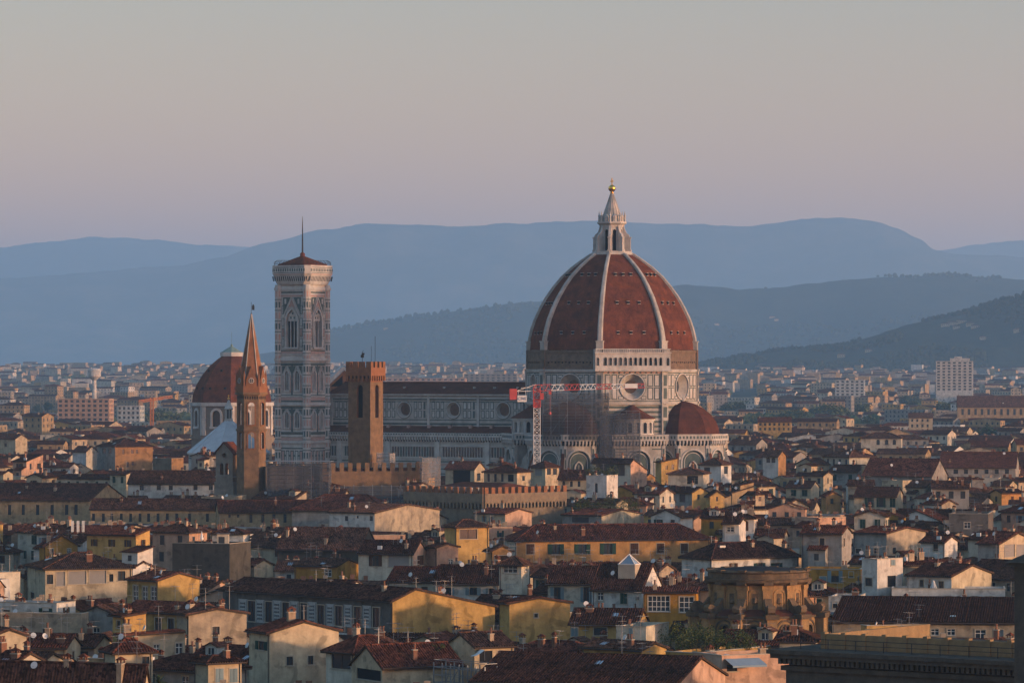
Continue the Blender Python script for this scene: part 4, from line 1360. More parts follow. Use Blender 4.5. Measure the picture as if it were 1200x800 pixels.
# ------------------------------------------------------------------ library block in the front right corner
BLY = 432
lp2 = at(921, 760, BLY)
lib = tag(empty('library', (lp2.x, BLY, 0), R(-37)), 'huge dark stone block with a heavy cornice filling the bottom right corner', 'public building')
m_lib = material('dark grey stone', (0.095, 0.082, 0.066), col2=(0.055, 0.05, 0.044), scale=0.7, fine=0.3, stain=0.25, bump=0.3)
m_libl = material('tan stone', (0.24, 0.17, 0.09), col2=(0.16, 0.115, 0.068), scale=0.7, fine=0.25, stain=0.2)
LW, LD, LZ = 62.0, 26.0, lp2.z
mb = MB(m_lib)
mb.M = wallM(0, 0, -90)
strip(mb, 0, LW, 0, LZ-2.0, [(3.4+i*4.6, 1.15, LZ-9.5, LZ-6.2, 'round') for i in range(13)], .6, m_lib, m_glassd)
for i in range(13): frame_op(mb, (3.4+i*4.6, 1.15, LZ-9.5, LZ-6.2, 'round'), .3, .2, m_lib)
mb.M = Matrix.Identity(4)
mb.mat(m_lib); mb.box(0.01, LW, .62, LD, 0, LZ-.4); mb.box(0, .6, 0.01, LD, 0, LZ-2.0)
mb.build('wall', lib)
mb = MB(m_lib)
mb.box(-.4, LW+.4, -.4, LD, LZ-2.2, LZ-1.7); mb.box(-1.2, LW+1.2, -1.2, LD, LZ-.9, LZ-.45); mb.box(-1.5, LW+1.5, -1.5, LD, LZ-.45, LZ)
for i in range(104): x = -.4+i*.6; mb.box(x, x+.34, -.9, -.0, LZ-1.5, LZ-.9)
for i in range(40): y = .6+i*.6; mb.box(-.9, 0, y, y+.34, LZ-1.5, LZ-.9)
mb.build('cornice', lib)
mb = MB(m_libl)
mb.box(2.5, LW, 3.0, 3.5, LZ+.01, LZ+1.55); mb.box(2.5, 3.0, 3.5, LD-2, LZ+.01, LZ+1.55)
for i in range(24): mb.box(2.5+i*2.5, 3.0+i*2.5, 2.85, 3.6, LZ+.02, LZ+1.75)
mb.build('parapet', lib)
mb = MB(m_iron)
for i in range(18): mb.bar((1.2+i*3.4, 1.0, LZ), (1.2+i*3.4, 1.0, LZ+1.1), .05)
mb.bar((1.2, 1.0, LZ+1.1), (LW-2, 1.0, LZ+1.1), .05); mb.bar((1.2, 1.0, LZ+.6), (LW-2, 1.0, LZ+.6), .04)
mb.build('railing', lib)
FOOT.append((lp2.x+31*math.cos(R(37))+13*math.sin(R(37)), BLY-31*math.sin(R(37))+13*math.cos(R(37)), 33, 15, R(-37)))
keep(890, 1200, 800, 425)
ty = 402
tpos = at(1203, 656, ty)
lt_ = tag(empty('stone_tower', (tpos.x+.6, ty, 0), R(-37)), 'dark slim stone tower cut off by the right edge of the picture', 'tower')
mb = MB(m_lib); mb.box(-1.3, 1.3, -1.3, 1.3, 0, tpos.z-.6); mb.build('shaft', lt_)
mb = MB(m_lib); mb.box(-1.7, 1.7, -1.7, 1.7, tpos.z-.6, tpos.z-.2); mb.prism([(-2, -2), (2, -2), (2, 2), (-2, 2)], tpos.z-.2, tpos.z+.9, [(-.1, -.1), (.1, -.1), (.1, .1), (-.1, .1)]); mb.build('roof', lt_)
# ------------------------------------------------------------------ houses
WALL = {}
def wallmat(key, col, c2=None, stain=0.36):
    WALL[key] = material(key+' plaster', col, col2=c2 or tuple(c*.60 for c in col), scale=0.35, fine=0.16, stain=stain, rand=0.10, bump=0.12, patch=0.3)
wallmat('cream', (0.44, 0.36, 0.245)); wallmat('pale', (0.50, 0.445, 0.35)); wallmat('white', (0.56, 0.53, 0.48))
wallmat('ochre', (0.38, 0.20, 0.04)); wallmat('yellow', (0.44, 0.28, 0.10)); wallmat('orange', (0.40, 0.22, 0.085))
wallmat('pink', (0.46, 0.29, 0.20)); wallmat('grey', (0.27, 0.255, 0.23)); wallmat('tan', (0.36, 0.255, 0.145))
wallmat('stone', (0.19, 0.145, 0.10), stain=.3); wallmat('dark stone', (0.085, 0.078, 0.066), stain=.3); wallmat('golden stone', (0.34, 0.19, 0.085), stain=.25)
wallmat('weathered', (0.40, 0.32, 0.22), (0.20, 0.165, 0.125), .4); wallmat('pale blue', (0.42, 0.46, 0.47)); wallmat('dark grey', (0.13, 0.12, 0.11))
ROOFM = [material('roof tiles '+n, c, col2=c2, scale=0.5, fine=0.3, rand=0.22, rough=.9, stain=.22, contrast=(.3, .72), tiles=3.2) for n, c, c2 in
         (('dark', (0.066, 0.029, 0.020), (0.022, 0.013, 0.010)), ('brown', (0.092, 0.044, 0.028), (0.032, 0.018, 0.014)), ('red', (0.112, 0.038, 0.022), (0.040, 0.017, 0.013)))]
m_wood = material('dark window wood', (0.07, 0.045, 0.03), rough=.6)
m_wwhite = material('white window paint', (0.55, 0.54, 0.51), var=.15, rough=.5)
m_sgreen = material('green shutters', (0.028, 0.060, 0.048), var=.3, rough=.6, rand=.2)
m_sblue = material('blue grey shutters', (0.15, 0.21, 0.235), var=.2, rough=.6, rand=.15)
m_sbrown = material('brown shutters', (0.075, 0.040, 0.026), var=.3, rough=.6, rand=.2)
m_pan = material('painted panel ground', (0.36, 0.36, 0.345), var=.35, scale=1.5, fine=.3)
m_pan2 = material('painted panel ornament', (0.13, 0.135, 0.14), var=.3)
m_blind = material('grey roller blind', (0.22, 0.21, 0.20), var=.15, rough=.7)
m_surround = material('pale stone trim', (0.36, 0.31, 0.24), var=.25)
m_gutter = material('dark copper gutter', (0.06, 0.045, 0.04), rough=.5)
m_soffit = material('dark eave boards', (0.06, 0.042, 0.03))
m_dish = material('dish white', (0.50, 0.50, 0.49), var=.15, rough=.5)
m_chim = material('chimney render', (0.36, 0.28, 0.20), var=.4, scale=1.2, fine=.2, rand=.2)
m_chimb = material('chimney brick', (0.19, 0.10, 0.068), var=.35, scale=1.5, fine=.3, rand=.2)
m_asph = material('grey flat roof', (0.17, 0.165, 0.16), var=.4, scale=.5, fine=.2)
m_sky = material('skylight glass', (0.18, 0.23, 0.27), var=.2, rough=.12, spec=.8)
SHUT = {'g': m_sgreen, 'b': m_sblue, 'n': m_sbrown}

MESH = {}
def cached(key, fn):
    if key not in MESH:
        mb = fn(); me = bpy.data.meshes.new(key[0])
        me.from_pydata(mb.v, [], mb.f)
        for m in mb.mats: me.materials.append(m)
        if len(mb.mats) > 1: me.polygons.foreach_set('material_index', mb.mi)
        me.update(); MESH[key] = me
    return MESH[key]
def q1(x): return max(.3, round(x*5)/5)

def pane_mb(w, h, style):
    mb = MB(m_dark if style in 'o' else m_glassd)
    if style == 'a':
        op = (0, w/2, 0, h-w/2, 'round'); mb.poly([(x, 0, z) for x, z in [(-w/2, 0), (w/2, 0)]+outline(op)[::-1]])
    elif style == 'r': mb.mat(m_blind); mb.box(-w/2, w/2, -.05, .02, 0, h)
    elif style[0] == 'c':
        mb.mat(SHUT[style[1]])
        for s in (-1, 1):
            x0, x1 = sorted((s*.02, s*w/2)); mb.box(x0, x1, -.1, -.04, 0, h)
            n = max(3, int(h/.22))
            for i in range(n): mb.box(x0+.06, x1-.06, -.14, -.1, (i+.25)*h/n, (i+.7)*h/n)
    elif style == 'd':
        mb.mat(m_pan); mb.box(-w/2, w/2, -.12, .02, 0, h); mb.mat(m_pan2)
        for z in (.18, .34, .5, .66, .82):
            for sx in (-.2, 0, .2): mb.lathe([(0, h*z-.16), (w*.07, h*z-.08), (w*.09, h*z), (w*.04, h*z+.1), (0, h*z+.16)], 6, c=(w*sx, -.12))
            mb.bar((-w*.3, -.13, h*z-.2), (w*.3, -.13, h*z+.2), .03); mb.bar((w*.3, -.13, h*z-.2), (-w*.3, -.13, h*z+.2), .03)
        for s in (-1, 1): mb.box(s*w*.42-.05, s*w*.42+.05, -.15, -.12, .1, h-.1)
    else: mb.poly([(-w/2, 0, 0), (w/2, 0, 0), (w/2, 0, h), (-w/2, 0, h)])
    return mb
def frame_mb(w, h, style):
    m = m_wwhite if style in 'wW' else m_wood
    mb = MB(m); t = .09
    mb.box(-w/2, w/2, -.07, .03, 0, t); mb.box(-w/2, w/2, -.07, .03, h-t, h)
    n = max(2, round(w/.75)) if style in 'wW' else 2
    for i in range(n+1):
        x = -w/2+w*i/n; mb.box(max(-w/2, x-t/2), min(w/2, x+t/2), -.07, .03, t, h-t)
    if style in 'wW':
        for f in ((.6,) if h < 2.4 else (.3, .64)): mb.box(-w/2, w/2, -.065, .02, h*f-t/2, h*f+t/2)
    return mb
def trim_mb(w, h, style):
    mb = MB(m_surround)
    mb.box(-w/2-.2, w/2+.2, -.14, .0, -.14, 0)
    if style not in ('o',):
        mb.box(-w/2-.13, -w/2, -.05, .0, 0, h); mb.box(w/2, w/2+.13, -.05, .0, 0, h); mb.box(-w/2-.13, w/2+.13, -.05, .0, h, h+.15)
    return mb
def shutter_mb(w, h, c):
    mb = MB(SHUT[c]); mb.box(0, w, -.09, -.03, 0, h)
    n = max(3, int(h/.24))
    for i in range(n): mb.box(.07, w-.07, -.13, -.09, (i+.2)*h/n, (i+.7)*h/n)
    return mb

def add_window(root, M, xc, z0, w, h, style, near):
    """style: plain p, open o, white w/W, arch a, blind r, closed shutters cg/cb/cn, open shutters sg/sb/sn, painted panel d"""
    w, h = q1(w), q1(h)
    rec = .16 if style[0] not in 'cd' else .02
    base = 'p' if style[0] == 's' else style
    o = place('window' if style != 'd' else 'painted_panel', cached(('window', w, h, base), lambda: pane_mb(w, h, base)), root)
    o.matrix_local = M @ Matrix.Translation((xc, rec, z0))
    if near and base in ('p', 'w', 'W'):
        place('frame', cached(('frame', w, h, base), lambda: frame_mb(w, h, base)), o)
    if near and base != 'd' and style != 'a':
        place('sill', cached(('sill', w, h, base), lambda: trim_mb(w, h, base)), o, (0, -rec, 0))
    if style[0] == 's':
        sw = w/2
        for s in (-1, 1):
            so = place('shutter', cached(('shutter', w, h, style[1]), lambda: shutter_mb(sw, h, style[1])), o, (s*w/2-(sw if s < 0 else 0), -rec, 0))
    return o

def wall_grid(mb, x0, x1, z0, z1, rects, m, depth=.16):
    mb.mat(m)
    rects = [(max(x0, a), min(x1, b), max(z0, c), min(z1, d)) for a, b, c, d in rects]
    xs = sorted(set([x0, x1]+[r[0] for r in rects]+[r[1] for r in rects]))
    zs = sorted(set([z0, z1]+[r[2] for r in rects]+[r[3] for r in rects]))
    if not rects:
        mb.poly([(x0, 0, z0), (x1, 0, z0), (x1, 0, z1), (x0, 0, z1)]); return
    for a, b in zip(xs, xs[1:]):
        xm = (a+b)/2
        run = None
        for c, d in zip(zs, zs[1:]):
            zm = (c+d)/2
            hole = any(r[0] < xm < r[1] and r[2] < zm < r[3] for r in rects)
            if hole:
                if run is not None: mb.poly([(a, 0, run), (b, 0, run), (b, 0, c), (a, 0, c)])
                run = None
            elif run is None: run = c
        if run is not None and run < z1: mb.poly([(a, 0, run), (b, 0, run), (b, 0, z1), (a, 0, z1)])
    for a, b, c, d in rects:
        mb.poly([(a, 0, c), (a, depth, c), (b, depth, c), (b, 0, c)]); mb.poly([(a, 0, d), (b, 0, d), (b, depth, d), (a, depth, d)])
        mb.poly([(a, 0, c), (a, 0, d), (a, depth, d), (a, depth, c)]); mb.poly([(b, 0, d), (b, 0, c), (b, depth, c), (b, depth, d)])

def slope(mb, O, U, L, V, tf, pitch, corr, brk=(), seed=0):
    """tiled roof plane: eave from O along U (length L), rising inwards along V; tf(u): horizontal run"""
    O, U, V = Vector(O), Vector(U), Vector(V)
    if corr:
        n = max(2, int(L/.38)); us = []
        for i in range(n):
            us += [(L*i/n, 0.0), (L*(i+.28)/n, .15), (L*(i+.56)/n, .15), (L*(i+.78)/n, 0.0)]
        us.append((L, 0.0))
    else:
        us = [(u, 0.0) for u in sorted(set([0.0, L]+list(brk)))]
    prev = None
    rs = random.Random(seed)
    for u, h in us:
        t = max(0.0, tf(u))
        k = 1 if not corr else max(1, int(t/1.6))
        jit = rs.uniform(-.05, .05) if corr else 0
        col = []
        for i in range(k+1):
            tt = t*i/k
            sag = -.07*math.sin(PI*i/k)*(1 if corr else 0)
            p = O+U*u+V*tt
            col.append(mb.vert((p.x, p.y, p.z+tt*pitch+h+sag+(jit if h else 0)*.5)))
        if prev:
            m = min(len(prev), len(col))
            for i in range(m-1): mb.face((prev[i], col[i], col[i+1], prev[i+1]))
            if len(prev) > m:
                for i in range(m-1, len(prev)-1): mb.face((prev[i], col[-1], prev[i+1]))
            if len(col) > m:
                for i in range(m-1, len(col)-1): mb.face((prev[-1], col[i], col[i+1]))
        prev = col

def tubecap(mb, p, q, r=.16):
    mb.bar(p, q, r, 6)

def roof_mesh(mb, roof, x0, x1, y0, y1, ze, rise, rf, drop, rm, corr, ov=.55, wallL=None):
    """roof over the footprint; returns f(x,y)->height"""
    og = .3
    seed = int(abs(x0*31+y1*17+ze*7))
    mb.mat(rm)
    if roof == 'gx':
        yr = y0+(y1-y0)*rf
        p1 = rise/(yr-y0); p2 = (rise+drop)/(y1-yr)
        a, b = x0-og, x1+og
        slope(mb, (a, y0-ov, ze-ov*p1+.12), (1, 0, 0), b-a, (0, 1, 0), lambda u: yr-y0+ov, p1, corr, seed=seed)
        slope(mb, (b, y1+ov, ze-drop-ov*p2+.12), (-1, 0, 0), b-a, (0, -1, 0), lambda u: y1+ov-yr, p2, corr, seed=seed+1)
        tubecap(mb, (a, yr, ze+rise+.14), (b, yr, ze+rise+.14))
        mb.mat(m_soffit)
        for x, s in ((a, 1), (b, -1)):
            mb.poly([(x, y0-ov, ze-ov*p1+.12), (x, yr, ze+rise+.12), (x, yr, ze+rise-.12), (x, y0-ov, ze-ov*p1-.12)][::s]); mb.poly([(x, yr, ze+rise+.12), (x, y1+ov, ze-drop-ov*p2+.12), (x, y1+ov, ze-drop-ov*p2-.12), (x, yr, ze+rise-.12)][::s])
        mb.poly([(a, y0-ov, ze-ov*p1-.12), (b, y0-ov, ze-ov*p1-.12), (b, y0-ov, ze-ov*p1+.12), (a, y0-ov, ze-ov*p1+.12)])
        mb.poly([(a, yr, ze+rise-.1), (b, yr, ze+rise-.1), (b, y0-ov, ze-ov*p1-.1), (a, y0-ov, ze-ov*p1-.1)])
        mb.poly([(b, yr, ze+rise-.1), (a, yr, ze+rise-.1), (a, y1+ov, ze-drop-ov*p2-.1), (b, y1+ov, ze-drop-ov*p2-.1)])
        return lambda x, y: ze+(y-y0)*p1 if y < yr else ze+rise-(y-yr)*p2
    if roof == 'gy':
        xr = (x0+x1)/2; p = rise/((x1-x0)/2); a, b = y0-og, y1+og
        slope(mb, (x1+ov, a, ze-ov*p+.12), (0, 1, 0), b-a, (-1, 0, 0), lambda u: x1+ov-xr, p, corr, seed=seed)
        slope(mb, (x0-ov, b, ze-ov*p+.12), (0, -1, 0), b-a, (1, 0, 0), lambda u: xr-x0+ov, p, corr, seed=seed+1)
        tubecap(mb, (xr, a, ze+rise+.14), (xr, b, ze+rise+.14))
        mb.mat(m_soffit)
        for y, s in ((a, -1), (b, 1)):
            for e, sg in ((x0-ov, 1), (x1+ov, -1)):
                mb.poly([(e, y, ze-ov*p+.12), (xr, y, ze+rise+.12), (xr, y, ze+rise-.12), (e, y, ze-ov*p-.12)][::s*sg])
        for e, sg in ((x0-ov, 1), (x1+ov, -1)):
            mb.poly([(e, a, ze-ov*p-.1), (e, b, ze-ov*p-.1), (xr, b, ze+rise-.1), (xr, a, ze+rise-.1)][::-sg])
            mb.poly([(e, a, ze-ov*p-.12), (e, b, ze-ov*p-.12), (e, b, ze-ov*p+.12), (e, a, ze-ov*p+.12)][::-sg])
        return lambda x, y: ze+rise-abs(x-xr)*p
    if roof == 'hip':
        w, d = x1-x0+2*ov, y1-y0+2*ov
        run = min(w, d)/2; p = rise/(run-ov)
        zc = ze-ov*p+.12
        def tf(L): return lambda u: min(u, L-u, run)
        def br(L): return [min(run, L/2), max(L-run, L/2)]
        slope(mb, (x0-ov, y0-ov, zc), (1, 0, 0), w, (0, 1, 0), tf(w), p, corr, br(w), seed)
        slope(mb, (x1+ov, y0-ov, zc), (0, 1, 0), d, (-1, 0, 0), tf(d), p, corr, br(d), seed+1)
        slope(mb, (x1+ov, y1+ov, zc), (-1, 0, 0), w, (0, -1, 0), tf(w), p, corr, br(w), seed+2)
        slope(mb, (x0-ov, y1+ov, zc), (0, -1, 0), d, (1, 0, 0), tf(d), p, corr, br(d), seed+3)
        zt = ze+rise+.2
        A, B = ((x0-ov+run, (y0+y1)/2), (x1+ov-run, (y0+y1)/2)) if w >= d else (((x0+x1)/2, y0-ov+run), ((x0+x1)/2, y1+ov-run))
        if (A[0]-B[0])**2+(A[1]-B[1])**2 > .01: tubecap(mb, (*A, zt), (*B, zt))
        for cx_, cy_ in ((x0-ov, y0-ov), (x1+ov, y0-ov), (x1+ov, y1+ov), (x0-ov, y1+ov)):
            T = min((A, B), key=lambda t: (t[0]-cx_)**2+(t[1]-cy_)**2); tubecap(mb, (cx_, cy_, zc+.06), (*T, zt))
        mb.mat(m_soffit); mb.poly([(x0-ov, y0-ov, zc-.02), (x0-ov, y1+ov, zc-.02), (x1+ov, y1+ov, zc-.02), (x1+ov, y0-ov, zc-.02)])
        for (xa, ya), (xb, yb) in (((x0-ov, y0-ov), (x1+ov, y0-ov)), ((x1+ov, y0-ov), (x1+ov, y1+ov)), ((x0-ov, y1+ov), (x0-ov, y0-ov))):
            mb.poly([(xa, ya, zc-.2), (xb, yb, zc-.2), (xb, yb, zc), (xa, ya, zc)])
        return lambda x, y: zc+p*min(x-x0+ov, x1+ov-x, y-y0+ov, y1+ov-y)
    if roof == 'shed':
        p = rise/(y1-y0)
        slope(mb, (x0-og, y0-ov, ze-ov*p+.12), (1, 0, 0), x1-x0+2*og, (0, 1, 0), lambda u: y1-y0+ov, p, corr, seed=seed)
        mb.mat(m_soffit); mb.box(x0-og, x1+og, y0-ov, y0-ov+.1, ze-ov*p-.12, ze-ov*p+.1)
        mb.poly([(x0-og, y1, ze+rise), (x1+og, y1, ze+rise), (x1+og, y0-ov, ze-ov*p), (x0-og, y0-ov, ze-ov*p)])
        for x in (x0-og, x1+og): mb.poly([(x, y0-ov, ze-ov*p-.1), (x, y1, ze+rise-.1), (x, y1, ze+rise+.12), (x, y0-ov, ze-ov*p+.12)])
        return lambda x, y: ze+(y-y0)*p
    # flat roof behind a parapet
    mb.mat(m_asph); mb.box(x0+.25, x1-.25, y0+.25, y1-.25, ze-.9, ze-.75)
    return lambda x, y: ze-.75

def chimney_mb(w, d, h, kind):
    mb = MB(m_chim if kind % 2 else m_chimb)
    mb.box(-w/2, w/2, -d/2, d/2, -1.2, h)
    mb.mat(m_surround); mb.box(-w/2-.08, w/2+.08, -d/2-.08, d/2+.08, h, h+.12)
    if kind < 2:
        mb.mat(m_chimb)
        for sx in (-1, 1):
            for sy in (-1, 1): mb.cbox(sx*(w/2-.1), sy*(d/2-.1), h+.12, .14, .14, .35)
        mb.mat(ROOFM[2]); mb.prism([(-w/2-.15, -d/2-.15), (w/2+.15, -d/2-.15), (w/2+.15, d/2+.15), (-w/2-.15, d/2+.15)], h+.47, h+.85, [(-w/2*.2, -.02), (w/2*.2, -.02), (w/2*.2, .02), (-w/2*.2, .02)])
    else:
        mb.mat(m_chimb)
        for x in ((0,) if w < .8 else (-w/4, w/4)): mb.lathe([(.17, h+.12), (.14, h+.75), (.2, h+.8), (.2, h+.88)], 8, c=(x, 0))
    return mb
def antenna_mb(h, k):
    mb = MB(m_steel); mb.bar((0, 0, -.5), (0, 0, h), .035)
    rs = random.Random(k)
    for z in (h-.1, h-.8):
        a = rs.uniform(0, PI); L = rs.uniform(.6, 1.1); c, s = math.cos(a), math.sin(a)
        mb.bar((-L*c, -L*s, z), (L*c, L*s, z), .025)
        for t in (-.8, -.4, 0, .4, .8): mb.bar((L*t*c-.35*s, L*t*s+.35*c, z), (L*t*c+.35*s, L*t*s-.35*c, z), .018)
    return mb
def dish_mb():
    mb = MB(m_dish); mb.smooth = True
    mb.lathe([(0, -.12), (.2, -.09), (.36, 0), (.42, .07)], 14)
    v = [Vector(p) for p in mb.v]
    M = Matrix.Translation((0, 0, .9)) @ Matrix.Rotation(R(68), 4, 'X')
    mb.v = [tuple(M @ p) for p in v]; mb.smooth = False
    mb.mat(m_steel); mb.bar((0, .1, -.4), (0, .1, .9), .03); mb.bar((0, 0, .85), (0, -.5, .75), .02)
    return mb
def rskylight_mb():
    mb = MB(m_steel); mb.box(-.5, .5, -.7, .7, -.3, .16); mb.mat(m_sky); mb.box(-.42, .42, -.62, .62, .16, .19); return mb
def ac_mb():
    mb = MB(m_dish); mb.box(-.45, .45, -.2, .2, 0, .75); mb.mat(m_iron); mb.lathe([(.26, 0), (.26, .03)], 12)
    return mb

def roof_gear(root, rs, x0, x1, y0, y1, hf, n_ch, near, flat=False, feats=None, extra=False, cap=99.0):
    feats = feats if feats is not None else []
    cnt = {}
    for i in range(n_ch):
        x, y = rs.uniform(x0+.8, x1-.8), rs.uniform(y0+.8, y0+(y1-y0)*.75)
        k = rs.randrange(4); w = rs.choice((.5, .6, .8, 1.1)); h = rs.choice((.6, .9, 1.3))
        place('chimney', cached(('chimney', w, h, k), lambda: chimney_mb(w, .6, h, k)), root, (x, y, hf(x, y)), rs.choice((0, PI/2)))
    for _ in range(rs.choice((0, 1, 1, 2, 2, 3) if near else (0, 1, 1, 1, 2))):
        k = rs.randrange(5); x, y = rs.uniform(x0+1, x1-1), rs.uniform(y0+1, y1-1)
        place('antenna', cached(('antenna', k), lambda: antenna_mb(2.2+.4*k, k)), root, (x, y, hf(x, y)))
        if 'antenna' not in feats: feats.append('antenna')
    if rs.random() < .4:
        x, y = rs.uniform(x0+.8, x1-.8), rs.uniform(y0+.4, y0+(y1-y0)*.6)
        place('satellite_dish', cached(('satellite_dish',), dish_mb), root, (x, y, hf(x, y)), rs.uniform(-.5, .9))
        feats.append('dish')
    if not flat and rs.random() < .22:
        x, y = rs.uniform(x0+1.5, x1-1.5), rs.uniform(y0+1.2, y0+(y1-y0)*.4)
        o = place('skylight', cached(('skylight',), rskylight_mb), root, (x, y, hf(x, y)))
        o.rotation_euler = (math.atan2(hf(x, y+.3)-hf(x, y), .3), 0, 0)
        feats.append('skylight')
    if extra and not flat and x1-x0 > 6 and y1-y0 > 6:
        if rs.random() < .30:
            k = rs.randrange(3); y = y0+(y1-y0)*.16; x = rs.uniform(x0+1.8, x1-1.8)
            if hf(x, y+.5) > hf(x, y): place('dormer', cached(('dormer', k), lambda: dormer_mb(k)), root, (x, y, hf(x, y)+.1)); feats.append('dormer')
        k = rs.randrange(15)
        if rs.random() < .30 and hf((x0+x1)/2, (y0+y1)/2)+3.2 < cap:
            x, y = rs.uniform(x0+2.4, x1-2.4), y0+(y1-y0)*rs.uniform(.45, .6)
            place('roof_room', cached(('roof_room', k), lambda: roofroom_mb(k)), root, (x, y, hf(x, y)-.3)); feats.append('room')
    if flat or rs.random() < .18:
        x, y = rs.uniform(x0+1, x1-1), y0+rs.uniform(.6, 2.0)
        place('air_conditioner', cached(('air_conditioner',), ac_mb), root, (x, y, hf(x, y)+.05))

def dormer_mb(k):
    mb = MB(WALL[('pale', 'cream', 'white')[k % 3]]); mb.box(-1.1, 1.1, 0, 2.6, -1.2, 1.25)
    mb.mat(m_glassd); mb.box(-.5, .5, -.04, .02, .1, 1.0); mb.mat(m_wwhite); mb.box(-.58, .58, -.07, -.0, 0, .1); mb.box(-.04, .04, -.08, -.0, .1, 1.0)
    mb.mat(ROOFM[k % 3]); 
    for s in (-1, 1): mb.poly([(s*1.4, -.35, 1.2), (s*1.4, 2.9, 1.2), (0, 2.9, 1.85), (0, -.35, 1.85)][::s]); mb.poly([(s*1.4, -.35, 1.08), (0, -.35, 1.73), (0, -.35, 1.85), (s*1.4, -.35, 1.2)][::s])
    mb.mat(WALL['pale']); mb.poly([(-1.1, 0, 1.25), (1.1, 0, 1.25), (0, 0, 1.75)])
    return mb
def annex(root, rs, w, d, ze, wm, rm, cap, hf):
    """lean-to, raised part or side wing that breaks the plain box"""
    if rs.random() < .55:
        aw = w*rs.uniform(.3, .6); ad = rs.uniform(1.6, 3.2); x = -w+rs.uniform(0, w-aw); h = ze-rs.uniform(1.6, 4.2)
        mb = MB(wm); mb.box(x, x+aw, -ad, -.01, 0, h)
        mb.mat(m_glassd)
        for k in range(max(1, int(aw/2.4))): xx = x+(k+.5)*aw/max(1, int(aw/2.4)); mb.box(xx-.45, xx+.45, -ad-.03, -ad+.02, h-2.0, h-.7)
        mb.mat(m_surround)
        for k in range(max(1, int(aw/2.4))): xx = x+(k+.5)*aw/max(1, int(aw/2.4)); mb.box(xx-.55, xx+.55, -ad-.1, -ad, h-2.12, h-2.0)
        slope(mb.mat(rm), (x-.25, -ad-.45, h+.02), (1, 0, 0), aw+.5, (0, 1, 0), lambda u: ad+.4, .34, True, seed=int(x*9))
        mb.mat(m_soffit); mb.poly([(x-.25, -ad-.45, h-.12), (x+aw+.25, -ad-.45, h-.12), (x+aw+.25, -ad-.45, h+.03), (x-.25, -ad-.45, h+.03)])
        mb.mat(wm)
        for xx, sg in ((x, -1), (x+aw, 1)): mb.poly([(xx, -ad, h), (xx, 0, h), (xx, 0, h+ad*.34)][::sg])
        mb.build('annex', root)
    if rs.random() < .45 and w > 6 and d > 5:
        uw = w*rs.uniform(.3, .5); ud = d*rs.uniform(.6, .95); x = -w if rs.random() < .5 else -uw; y0 = d-ud-.01
        top = max(hf(x+uw/2, y0+.2), hf(x+uw/2, d/2))+rs.uniform(.9, 2.2)
        if top+uw*.17 < cap:
            mb = MB(wm); mb.box(x+.01, x+uw-.01, y0, d-.02, ze-2, top)
            mb.mat(m_glassd)
            for k in range(max(1, int(uw/2.2))): xx = x+(k+.5)*uw/max(1, int(uw/2.2)); mb.box(xx-.45, xx+.45, y0-.03, y0+.02, top-1.6, top-.5)
            mb.mat(rm); W0, W1, D0, D1 = x-.4, x+uw+.4, y0-.4, d+.4
            cxm, r = (W0+W1)/2, (W1-W0)/2
            if rs.random() < .5: slope(mb, (W1, D0, top), (0, 1, 0), D1-D0, (-1, 0, 0), lambda u: r, .34, True); slope(mb, (W0, D1, top), (0, -1, 0), D1-D0, (1, 0, 0), lambda u: r, .34, True); mb.mat(wm); mb.poly([(x, y0, top), (x+uw, y0, top), (cxm, y0, top+r*.3)])
            else: slope(mb, (W0, D0, top), (1, 0, 0), W1-W0, (0, 1, 0), lambda u: D1-D0, .2, True); mb.mat(wm); mb.poly([(x+uw, y0, top), (x+uw, d, top), (x+uw, d, top+(D1-D0)*.19)]); mb.poly([(x, d, top), (x, y0, top), (x, d, top+(D1-D0)*.19)]) if top+(D1-D0)*.2 < cap+2 else None
            mb.build('upper_storey', root)
def roofroom_mb(k):
    w, d, h = ((3.2, 3.0, 2.3), (4.2, 3.4, 2.6), (2.6, 2.6, 2.9))[k % 3]
    mb = MB(WALL[('pale', 'white', 'cream', 'weathered', 'pink')[k % 5]]); mb.box(-w/2, w/2, -d/2, d/2, -1.5, h)
    mb.mat(m_glassd); mb.box(-.55, .35, -d/2-.03, -d/2+.02, .9, 2.0); mb.box(w/2-.02, w/2+.03, -.5, .4, .9, 2.0)
    mb.mat(m_surround); mb.box(-.65, .45, -d/2-.09, -d/2, .8, .9)
    mb.mat(ROOFM[k % 3]); W, D = w/2+.4, d/2+.4
    if k % 2: mb.prism([(-W, -D), (W, -D), (W, D), (-W, D)], h, h+.9, [(-.1, -.1), (.1, -.1), (.1, .1), (-.1, .1)])
    else: mb.poly([(-W, -D, h), (W, -D, h), (W, D, h+.8), (-W, D, h+.8)]); mb.poly([(-W, -D, h-.15), (-W, D, h+.65), (W, D, h+.65), (W, -D, h-.15)]); mb.poly([(-W, -D, h-.15), (W, -D, h-.15), (W, -D, h), (-W, -D, h)]); mb.mat(m_chim); mb.box(-w/2+.01, w/2-.01, d/2-.3, d/2-.01, h, h+.6)
    return mb
